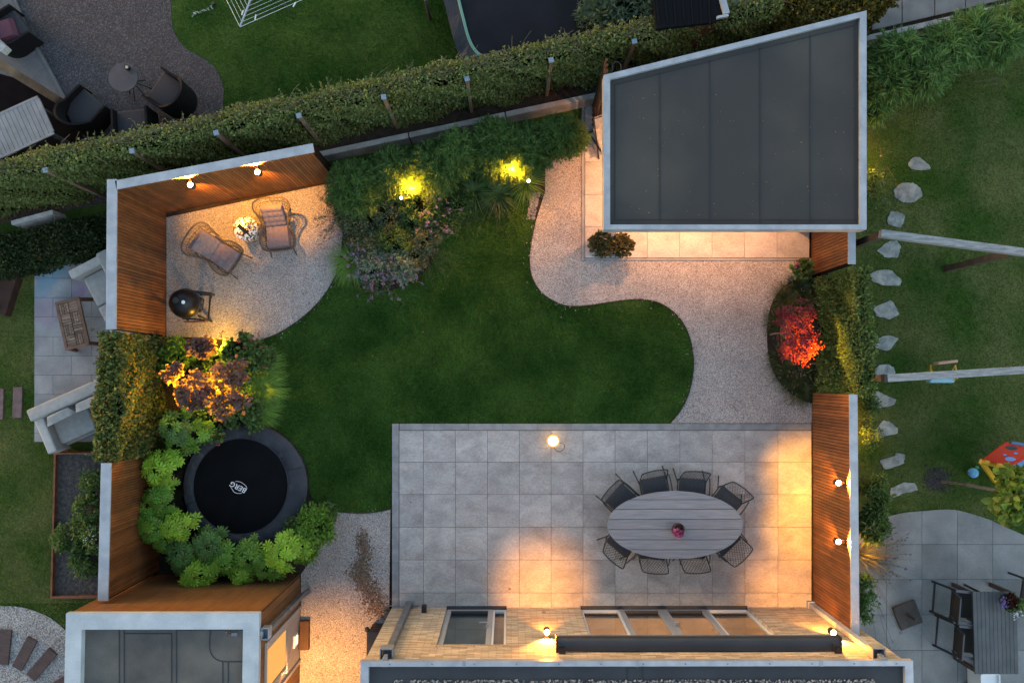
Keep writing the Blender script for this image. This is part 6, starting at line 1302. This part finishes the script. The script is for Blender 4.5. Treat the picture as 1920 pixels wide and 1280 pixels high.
# shed with dark roof top middle right
o = [W(x, y, 2.1) for x, y in ((1220, -60), (1345, -40), (1364, 28), (1338, 40), (1232, 52))]; pts = [tuple(v.xy) for v in o]
t = thing('neighbour_shed', 'corner of a black roofed shed with grey trim at the top edge', 'shed', (pts[3][0], pts[3][1], 0)); MB().prism([(p[0], p[1]) for p in pts], 1.98, 2.06).build('roof', M['roofblack'], t, world=True)
MB().bar(tuple(W(1336, -70, 2.1)), tuple(W(1362, 27, 2.1)), .10, .06).bar(tuple(W(1365, 30, 2.1)), tuple(W(1344, 34, 2.1)), .04, .06).build('roof_trim', M['zinc'], t, world=True)
for k in range(7):
    a = W(1225 + k * 17, -60, 2.1); b = W(1236 + k * 16, 44, 2.1); m = MB().bar((a.x, a.y, 2.075), (b.x, b.y, 2.075), .02, .02)
    if k == 0: mm = MB()
    mm.v and None; bb = len(mm.v); mm.v += m.v; mm.f += [tuple(i + bb for i in f) for f in m.f]
mm.build('roof_ridges', M['roofblack'], t, world=True)
cx = sum(p[0] for p in pts) / 5; cy = sum(p[1] for p in pts) / 5; MB().prism([(cx + (p[0] - cx) * .93, cy + (p[1] - cy) * .93) for p in pts], 0, 1.97).build('wall', M['wood_dark'], t, world=True)
b0 = G(1328, 92); t = thing('timber_post', 'tall brown timber post with grey metal cap between shed roof and pavilion', 'fence post', b0 + (0,)); MB().bar((b0[0], b0[1], 0), (b0[0], b0[1], 1.85), .09, .09, up=(.5, .86, 0)).build('post', M['timber'], t, world=True); MB().box((b0[0], b0[1], 1.86), (.10, .10, .02)).build('post_cap', M['bluecap'], t, world=True)
a = G(1395, 88); b = G(1600, 40); hedge('autumn_hedge', 'yellowing ivy hedge directly behind the pavilion roof', a, b, .7, 1.6, M['lf_yellowing'], 22000, L=.06, Wd=.045, shoots=60, autumn=700, rough_top=.10)
c = gp(1158, 122, 2.0)
t = thing('wire_loop', 'small black wire loop behind the upper left corner of the pavilion roof', 'bracket', (c[0], c[1], 1.9)); MB().tube(cr([(-.07, -.06, 0), (-.07, .03, 0), (-.03, .08, 0), (.03, .08, 0), (.07, .03, 0), (.07, -.06, 0)], 4), .012, 6).bar((0, .08, 0), (0, .08, -1.9), .02, .02).build('loop', M['black'], t)
ST = [((1722, 308), 21, 13, 'topmost pale stepping stone with a straight crack in the right lawn', [(-1, -.1), (-.6, -.9), (0, -1), (.3, -.6), (1, .3), (1, .8), (.1, .95), (-.8, .7)]),
      ((1701, 362), 28, 20, 'largest rounded stepping stone, second from the top of the right lawn', None), ((1679, 412), 17, 16, 'small squarish stepping stone, third from the top', [(-.6, -1), (.2, -.9), (1, -.5), (.8, .4), (.5, 1), (-.9, .6), (-1, .1)]),
      ((1664, 468), 24, 17, 'stepping stone right below the upper timber beam', [(-.9, .1), (0, -.9), (.7, -1), (1, -.4), (.8, .9), (-.2, .9)]), ((1660, 521), 30, 16, 'broad pointed stepping stone, fifth from the top', [(-1, -.5), (-.2, -1), (.3, -.9), (1, .3), (.9, .9), (-.1, .95), (-.9, .4)]),
      ((1660, 581), 25, 18, 'diamond shaped stepping stone, sixth from the top', [(-1, -.2), (.3, -1), (.6, -.7), (1, .5), (.3, 1), (-.2, .8), (-.7, .7)]), ((1658, 643), 27, 15, 'flat hexagonal stepping stone, seventh from the top', [(-1, .1), (-.7, -.5), (.2, -1), (1, -.6), (.3, .9), (.1, 1), (-.8, .5)]),
      ((1658, 695), 20, 13, 'stepping stone partly under the lower timber beam', None), ((1658, 749), 22, 17, 'triangular stepping stone right below the lower timber beam', [(-1, -.6), (-.7, -1), (.2, -.4), (1, 0), (.8, .6), (-.8, 1)]),
      ((1660, 805), 22, 17, 'warm lit stepping stone, third from the neighbouring patio', [(-.3, -1), (.3, -.9), (1, -.2), (1, .4), (-.9, 1), (-.9, .2)]), ((1671, 864), 25, 16, 'stepping stone, second from the neighbouring patio', [(-1, -.1), (.2, -.6), (.3, -1), (1, -.8), (.9, .3), (-.5, 1)]), ((1694, 918), 27, 15, 'stepping stone nearest the neighbouring patio', [(-.9, -.3), (0, -1), (.7, -.9), (1, 0), (0, .4), (-.8, 1), (-1, .6)])]
# ---- right: path slabs, bamboo, lawn
surf('right_lawn', [G(1552, 90), G(2300, -60), G(2300, 1100), G(1552, 1100)], .010, M['grass_dry'])
turf('right_lawn_grass', [G(1552, 110), G(2060, 20), G(2060, 1060), G(1900, 990), G(1760, 954), G(1560, 1020)], 120000, M['blade_dry'], .010, label='mown grass of the right neighbouring lawn', holes=[(G(*q[0]), q[1] * .0085, q[2] * .0085) for q in ST])
mb = MB(); 
for i, (xa, xb) in enumerate(((1560, 1618), (1620, 1674), (1676, 1734), (1736, 1790), (1792, 1850), (1852, 1910))):
    f = lambda x, o: G(x, 72 - (x - 1625) * .232 + o); mb.prism([f(xa, -2), f(xb, -2), f(xb, -44), f(xa, -44)], .30, .345 + .003 * (i % 2))
struct(mb.build('slab_path', M['pathslab'])); struct(MB().prism([gp(1560, 88, .3), gp(1940, 0, .3), gp(1940, -120, .3), gp(1560, -30, .3)], 0, .29).build('raised_ground', M['soil']))
for i, (x, y, h, r, ry, n) in enumerate(((1665, 140, 1.2, .38, .42, 3600), (1690, 95, 1.35, .34, .28, 3000), (1735, 130, 1.35, .42, .36, 4200), (1780, 90, 1.45, .38, .34, 3600), (1820, 65, 1.45, .38, .36, 3600), (1872, 70, 1.4, .42, .40, 4200), (1918, 35, 1.4, .34, .36, 3200), (1640, 195, .8, .20, .26, 1500))):
    c = W(x, y, h * .75); bamboo('bamboo_shrub', ['bamboo shrub right of the pavilion roof, lower one of the leftmost pair', 'bamboo shrub in front of the grey slab path, upper one of the leftmost pair', 'bamboo shrub at the top right, third from the pavilion', 'bamboo shrub at the top right, fourth from the pavilion', 'bamboo shrub at the top right, fifth from the pavilion', 'bamboo shrub at the top right, second from the right edge', 'bamboo shrub in the upper right corner of the photo', 'small yellowish bamboo tuft against the right edge of the pavilion roof'][i], (c.x, c.y), h, r, n, M['lf_bamboo_r'], ry, 'bright bamboo shrubs along the top right wall', L=.17, Wd=.022)
# stepping stones
for (c, rx, ry, lab, sh) in ST:
    if sh is None: sh = [(math.cos(a * .785 + .3) * (1 + R3.uniform(-.05, .05)), math.sin(a * .785 + .3)) for a in range(8)]
    P = []
    n = len(sh)
    for i in range(n):
        a, b = sh[i], sh[(i + 1) % n]
        for k in range(5): s = (k + .5) / 5; P.append(G(c[0] + rx * (a[0] + (b[0] - a[0]) * s + R3.uniform(-.045, .045)), c[1] + ry * (a[1] + (b[1] - a[1]) * s + R3.uniform(-.045, .045))))
    o = MB().prism(P, .0, .030).build('stepping_stone', M['stone'], bevel=.004); tag(o, lab, 'stepping stone', 'irregular stepping stones across the right lawn')
# timber frames / swing
def beam_frame(label, p0, p1, h, posts, mat='greybeam', extra=None):
    a = W(*p0, h); b = W(*p1, h); t = thing('swing_frame', label, 'swing frame', (a.x, a.y, 0), 0, 'weathered timber swing beams over the right lawn'); d = (b - a).normalized()
    MB().bar(a, b + d * .6, .12, .12).build('beam', M[mat], t, bevel=.005, world=True)
    for x, k in posts: g = a.lerp(b, k); MB().bar((g.x, g.y, 0), (g.x, g.y, h - .065), .11, .11, up=(0, 1, 0)).build('post', M['timber_dk'], t, world=True)
    return t, a, b
beam_frame('upper weathered timber beam on posts above the stepping stones', (1650, 438), (1925, 474), 2.1, ((0, .02), (0, .93)))
t, a, b = beam_frame('lower weathered timber beam carrying a baby swing', (1661, 709), (1925, 693), 2.1, ((0, .01),)); g = a - (b - a).normalized() * .03; MB().box((g.x, g.y, 2.1), (.04, .13, .125)).build('end_bracket', M['black'], t, world=True)
c = W(1768, 700, .55); t = thing('baby_swing', 'light blue baby swing seat with yellow straps hanging from the lower timber beam', 'swing', (c.x, c.y, .42))
MB().prism([(-.24, -.17), (.20, -.17), (.23, -.08), (.23, .02), (-.24, .02), (-.26, -.08)], 0, .14).build('seat', M['sky_plastic2'], t, bevel=.03, seg=3, smooth=True)
MB().box((.0, .20, .22), (.36, .05, .20), .12).build('backrest', M['peach'], t, bevel=.02, smooth=True)
tp = W(1768, 700, 2.1); 
for sx in (-1, 1):
    for y in (-.12, .15): MB().tube([(sx * .22, y, .14), (tp.x - c.x + sx * .15, tp.y - c.y, 2.06 - .42)], .009, 5).build('strap', M['yellow_plastic'], t)
MB().tube([(-.22, .15, .14), (-.24, -.10, .16)], .015, 6).tube([(.22, .15, .14), (.24, -.10, .16)], .015, 6).build('side_bar', M['yellow_plastic'], t)
# ball, playhouse
c = W(1825, 886, .1); t = thing('ball', 'light blue ball on the right lawn beside the toy climber', 'ball', (c.x, c.y, .10)); MB().lathe([(.092 * math.sin(math.pi * i / 14), -.092 * math.cos(math.pi * i / 14)) for i in range(15)], n=24).build('ball_skin', M['ballskin'], t, smooth=True)
c = W(1832, 876, .05); t = thing('ball', 'tiny green ball touching the light blue ball', 'ball', (c.x, c.y, .045)); MB().lathe([(.035 * math.sin(math.pi * i / 10), -.035 * math.cos(math.pi * i / 10)) for i in range(11)], n=16).build('ball_skin', M['green_plastic'], t, smooth=True)
zc = .95; v = [W(1840, 862, zc), W(1884, 828, zc), W(1960, 838, zc), W(1888, 873, zc)]; t = thing('toy_climber', 'red, yellow and blue plastic toy climber at the right edge', 'toy', (v[0].x, v[0].y, 0)); 
def plate(mb, q, th, holes=()):
    n_ = (q[1] - q[0]).cross(q[3] - q[0]).normalized() * th; mb.add([p for p in q] + [p - n_ for p in q], [(0, 1, 2, 3), (7, 6, 5, 4), (0, 4, 5, 1), (1, 5, 6, 2), (2, 6, 7, 3), (3, 7, 4, 0)]); return mb
q = [v[0], v[1], v[2], v[3]]; plate(MB(), q, .04).build('roof_panel', M['red_plastic'], t, world=True, bevel=.01)
nn = (q[1] - q[0]).cross(q[3] - q[0]).normalized(); nn = nn if nn.z > 0 else -nn
def disc(u, w_, ru, rv, mat, nm='panel_hole'):
    U = q[3] - q[0]; V = q[1] - q[0]; o = q[0] + U * u + V * w_ + nn * .044; m = MB(); m.add([o + U.normalized() * math.cos(k * .393) * ru + V.normalized() * math.sin(k * .393) * rv for k in range(16)] + [o - nn * .003], [(k, (k + 1) % 16, 16) for k in range(16)]); m.build(nm, mat, t, world=True)
disc(.38, .80, .10, .05, M['black']); disc(.72, .62, .035, .02, M['blue_plastic'], 'panel_spot'); disc(.45, .45, .03, .02, M['blue_plastic'], 'panel_spot'); disc(.78, .32, .09, .05, M['blue_plastic'], 'panel_spot')
q2 = [v[3] + Vector((0, 0, -.02)), v[2] + Vector((.0, 0, -.02)), W(1990, 880, .35), W(1920, 905, .35)]; plate(MB(), q2, .04).build('slide', M['blue_plastic'], t, world=True, bevel=.01)
MB().bar(v[3] + Vector((0, 0, .02)), v[2] + Vector((0, 0, .02)), .05, .06).build('red_rail', M['red_plastic'], t, world=True, bevel=.012)
for (a, b) in ((.02, .20), (.55, .85)): MB().tube([q[0].lerp(q[3], a) + nn * .06 - Vector((0, .02, 0)), q[0].lerp(q[3], b) + nn * .06 - Vector((0, .02, 0))], .035, 10).build('grip', M['yellow_plastic'], t, world=True, smooth=True)
for (a, b) in ((.10, .40), (.60, .80)): MB().tube([q[1].lerp(q[2], a) + nn * .06, q[1].lerp(q[2], b) + nn * .06], .03, 10).build('grip', M['blue_plastic2'], t, world=True, smooth=True)
for s, ft in ((.03, W(1866, 902, .02)), (.92, W(1932, 912, .02))): a = q[0].lerp(q[3], s); MB().bar((a.x, a.y - .02, zc - .03), ft, .08, .06).build('leg', M['yellow_plastic'], t, world=True, bevel=.01)
a = q[0].lerp(q[3], .03); b = q[0].lerp(q[3], .92); MB().bar((a.x, a.y - .03, zc - .07), (b.x, b.y - .03, zc - .07), .07, .05).build('crossbar', M['yellow_plastic'], t, world=True)
# ball tree with bent trunk
g = Vector(G(1764, 902) + (0,)); cc = W(1936, 934, 1.75); t = thing('catalpa_tree', 'small ball crowned tree with large yellow green leaves and a slim leaning trunk', 'tree', g)
MB().tube([g, g.lerp(cc, .3) + Vector((.0, .03, .05)), g.lerp(cc, .6) + Vector((0, .02, .04)), cc], [.035, .030, .028, .024], 8).build('trunk', M['trunkbark'], t, world=True, smooth=True)
P, O = clumps(tuple(cc), (.50, .50, .36), 70, 2900, .13, -.5, .72); leaves('crown', M['lf_catalpa'], t, P, O, .15, .105, .45, .7, True)
m = MB(); ellipsoid(m, tuple(cc - Vector((0, 0, .08))), (.33, .33, .20)); m.build('inner_twigs', M['core'], t, world=True)
P = np.array([G(R3.gauss(1756, 11), R3.gauss(900, 10)) + (.014,) for _ in range(420)]); tag(stones('tree_mulch', P, .04, M['mulch']), 'round patch of purple brown mulch at the foot of the leaning tree', 'mulch', kind='stuff')
# right patio
crv = cr([(1560, 1040), (1618, 988), (1650, 972), (1690, 961), (1730, 957), (1770, 954), (1800, 957), (1850, 972), (1890, 990), (1930, 1008), (2100, 1090)], 8)
def cy_(x):
    for i in range(len(crv) - 1):
        if crv[i][0] <= x <= crv[i + 1][0]: return crv[i][1] + (crv[i + 1][1] - crv[i][1]) * (x - crv[i][0]) / max(1e-6, crv[i + 1][0] - crv[i][0])
    return 1040
xs = [1562, 1595, 1661, 1727, 1793.5, 1859.5, 1925, 1991, 2057, 2096]; ys = [950, 953.5, 1019.5, 1085, 1150.8, 1217.3, 1283, 1349, 1415, 1480]; mb = MB()
for j in range(len(ys) - 1):
    for i in range(len(xs) - 1):
        x0, x1 = xs[i] + .35, xs[i + 1] - .35; y0, y1 = ys[j] + .35, ys[j + 1] - .35; tp = []
        for k in range(9): x = x0 + (x1 - x0) * k / 8; tp.append((x, min(max(y0, cy_(x)), y1)))
        if all(p[1] >= y1 - .5 for p in tp): continue
        pts = [G(x, y) for x, y in tp if y < y1 - .2] + [G(x1, y1), G(x0, y1)]; mb.prism(pts, .016, .032)
surf('right_patio_joint', [G(*p) for p in crv if p[0] > 1558] + [G(2100, 1500), G(1560, 1500)], .020, M['backing']); struct(mb.build('right_patio', M['tile_right']))
# parasol base
c = G(1698, 1150); t = thing('parasol_base', 'square rounded brown parasol base with a short tube on the right patio', 'parasol base', c + (.03,), R(20)); MB().prism([(-.22, -.22), (.22, -.22), (.22, .22), (-.22, .22)], 0, .07).build('base', M['brownbase'], t, bevel=.05, seg=4, smooth=True); MB().tube([(0, 0, .06), (0, 0, .36)], .028, 12).build('tube', M['brownbase'], t, smooth=True)
# outdoor table
q = [W(x, y, .75) for x, y in ((1824, 1109), (1906, 1111), (1907, 1263), (1823, 1258))]; x0, x1, y1, y0 = q[0].x, q[1].x, q[0].y, q[2].y; t = thing('slatted_table', 'dark grey slatted garden table on the right patio', 'table', ((x0 + x1) / 2, (y0 + y1) / 2, .03)); m = MB(); n = 11
for i in range(n): m.box((x0 + (x1 - x0) * (i + .5) / n, (y0 + y1) / 2, .735), ((x1 - x0) / n - .006, y1 - y0, .025))
m.build('table_top', M['slate_slat'], t, world=True)
for x in (x0 + .04, x1 - .04):
    for y in (y0 + .05, y1 - .05): MB().box((x, y, .38), (.05, .07, .69)).build('leg', M['brownbase'], t, world=True)
MB().box(((x0 + x1) / 2, y1 - .04, .69), (x1 - x0 - .1, .04, .06)).box(((x0 + x1) / 2, y0 + .04, .69), (x1 - x0 - .1, .04, .06)).box((x0 + .04, (y0 + y1) / 2, .69), (.03, y1 - y0 - .2, .05)).build('table_frame', M['brownbase'], t, world=True)
def armchair(lab, c, rz, first=None):
    if first: return dup(first, (c[0], c[1], .03), rz, lab)
    t = thing('sling_chair', lab, 'chair', (c[0], c[1], .03), rz, 'dark metal sling chairs at the slatted table')
    for s in (-1, 1):
        MB().bar((s * .27, .26, 0), (s * .27, .22, .62), .035, .03).build('leg', M['anthra'], t); MB().bar((s * .27, -.34, 0), (s * .27, -.22, .62), .035, .03).build('leg', M['anthra'], t)
        MB().bar((s * .27, -.26, .635), (s * .27, .26, .635), .05, .025).build('armrest', M['zinc_dark2'], t, bevel=.006)
        MB().bar((s * .24, -.20, .40), (s * .22, -.36, .98), .025, .03).build('back_tube', M['anthra'], t)
    [MB().bar(p_, q_, .025, .025).build('cross_bar', M['anthra'], t) for p_, q_ in (((-.27, -.32, .06), (.27, -.32, .06)), ((-.27, .24, .40), (.27, .24, .40)), ((-.22, -.36, .98), (.22, -.36, .98)))]
    MB().box((0, .02, .42), (.46, .46, .012)).build('seat_sling', M['sling'], t); MB().bar((0, -.19, .44), (0, -.345, .94), .42, .010, up=(0, 1, 0)).build('back_sling', M['sling'], t); return t
c1 = W(1796, 1131, .4); c2 = W(1803, 1196, .4); c3 = W(1908, 1118, .5)
a1 = armchair('dark sling chair on the left side of the slatted table, upper one', (c1.x + .05, c1.y), R(-90 - 6)); armchair('dark sling chair on the left side of the slatted table, lower one', (c2.x + .04, c2.y), R(-90 - 6), a1); armchair('dark sling chair cut off by the right edge beside the flower bowl', (c3.x + .35, c3.y), R(80), a1)
p = W(1893, 1128, .9); t = thing('flower_bowl', 'bowl of white, lilac and dark red flowers on the slatted table', 'flower pot', (p.x, p.y, .78)); MB().lathe([(.11, 0), (.16, .14), (.15, .14), (.14, .11), (0, .11)], n=28).build('bowl', M['black'], t, smooth=True)
for nm, mt, k, dx, dy, rr, s in (('foliage', 'lf_green', 260, .04, -.02, .19, .04), ('dark_foliage', 'lf_darkred', 420, -.02, .02, .13, .05), ('lilac_flower', 'lilac', 130, -.15, .0, .10, .03), ('white_flower', 'petal', 46, .06, -.17, .11, .028), ('yellow_foliage', 'lf_catalpa', 60, .10, .0, .06, .035)):
    P, O = ell_pts((p.x + dx, p.y + dy, .98), (rr, rr, .08), k, .3, -.2); leaves(nm, M[mt], t, P, O, s, s * .7, .6, .4, True)
q = W(1856, 1278, .45); t = thing('storage_box', 'white plastic box with raised rim at the bottom edge below the slatted table', 'box', (q.x, q.y - .05, .03)); MB().prism([(-.17, -.2), (.17, -.2), (.17, .2), (-.17, .2)], 0, .40).build('box_body', M['white'], t, bevel=.02); m = MB()
for a_ in ((-.165, 0, .02, .42), (.165, 0, .02, .42), (0, .2, .35, .02), (0, -.2, .35, .02)): m.box((a_[0], a_[1], .42), (a_[2], a_[3], .05))
m.build('rim', M['white'], t)
o = MB().lathe([(.018, 0), (.02, .012), (0, .02)], n=10).build('small_litter', M['red_plastic']); o.location = G(1820, 1268) + (.034,); tag(o, 'tiny red bottle cap on the right patio left of the white box', 'litter')
o = MB().bar((-.13, 0, 0), (.13, -.02, 0), .02, .02).build('stick', M['brownbase']); o.location = G(1818, 1278) + (.045,); tag(o, 'thin dark stick on the right patio near the bottom edge', 'stick')
# plants along the right side of the long screen
for (x, y, r, ry, h, n, mat, L, Wd, lab) in ((1634, 800, .18, .40, .5, 900, 'lf_laurel', .05, .02, 'low yellowish plant behind the long screen near its upper end'), (1640, 930, .22, .38, .8, 1700, 'lf_laurel', .09, .03, 'leafy green shrub behind the long screen between the two lamps'), (1638, 985, .24, .25, .8, 1300, 'lf_laurel', .10, .035, 'broad leaved green shrub behind the long screen above the verbena'), (1618, 1120, .16, .40, .7, 900, 'lf_green', .08, .03, 'dark green shrub behind the lower end of the long screen'), (1636, 350, .12, .40, .4, 400, 'lf_laurel', .06, .03, 'low plants along the right edge of the pavilion'), (1632, 760, .12, .18, .4, 400, 'lf_green', .05, .03, 'small plant at the lower hedge end behind the cap')):
    c = W(x, y, h * .7); shrub('border_plant', lab, 'plant', (c.x, c.y), h, r, M[mat], n, L, Wd, ncl=22, cr_=.10, ry=ry, group='border plants behind the right hand screens', up=.5, core=False)
grass_clump('dry_grass', 'dry airy grass clump behind the long screen beside the verbena', 'grass', G(1622, 1040), 240, .75, .004, M['lf_seed'], lean=(.8, 0), bend=.3, rise=.7, r0=.15)
verbena('tall verbena with dark purple heads leaning over the right patio', G(1608, 1040), [(R3.gauss(1672, 22), R3.gauss(1040, 34)) for _ in range(52)] + [(1655, 1155), (1690, 1182), (1694, 1178), (1688, 1186), (1673, 1202), (1668, 1214), (1643, 1200), (1650, 1120)], (.7, 1.1), 'purple_dk', .016, per=9, lean=.9)
verbena('scattered lilac flower stems beside the pavilion and bamboo', G(1640, 180), [(1697, 130), (1700, 133), (1826, 136), (1866, 148), (1868, 158), (1673, 222), (1660, 240), (1652, 292), (1660, 372), (1685, 372), (1648, 440), (1614, 455)], (.3, .5), 'purple', .02, per=16, lean=.35)
# warm spots behind the screens (neighbour's own border lights)
def low_light(label, x, y, pw, z=.25):
    p = W(x, y, z); t = thing('garden_spotlight', label, 'spotlight', (p.x, p.y, 0), 0, 'small border lights behind the right hand screens'); MB().lathe([(.025, 0), (.03, .08), (.022, .085), (0, .08)], (p.x, p.y, .12), 14).build('lamp_body', M['black'], t, world=True, smooth=True); MB().tube([(p.x, p.y, 0), (p.x, p.y, .13)], .008, 6).build('spike', M['black'], t, world=True)
    bulb(t, (p.x, p.y, z + .25), pw, (1, .50, .05), rad=.03)
low_light('small border light behind the long screen near the warm stepping stones', 1600, 815, 12); low_light('small border light beside the right edge of the pavilion', 1612, 300, 16); low_light('small border light behind the long screen beside the dry grass', 1602, 1030, 10)
for q in bpy.data.objects:
    if q.parent is not None and q.name.split('.')[0] in ('flower', 'white_flower', 'lilac_flower', 'flower_head'): q['kind'] = 'stuff'
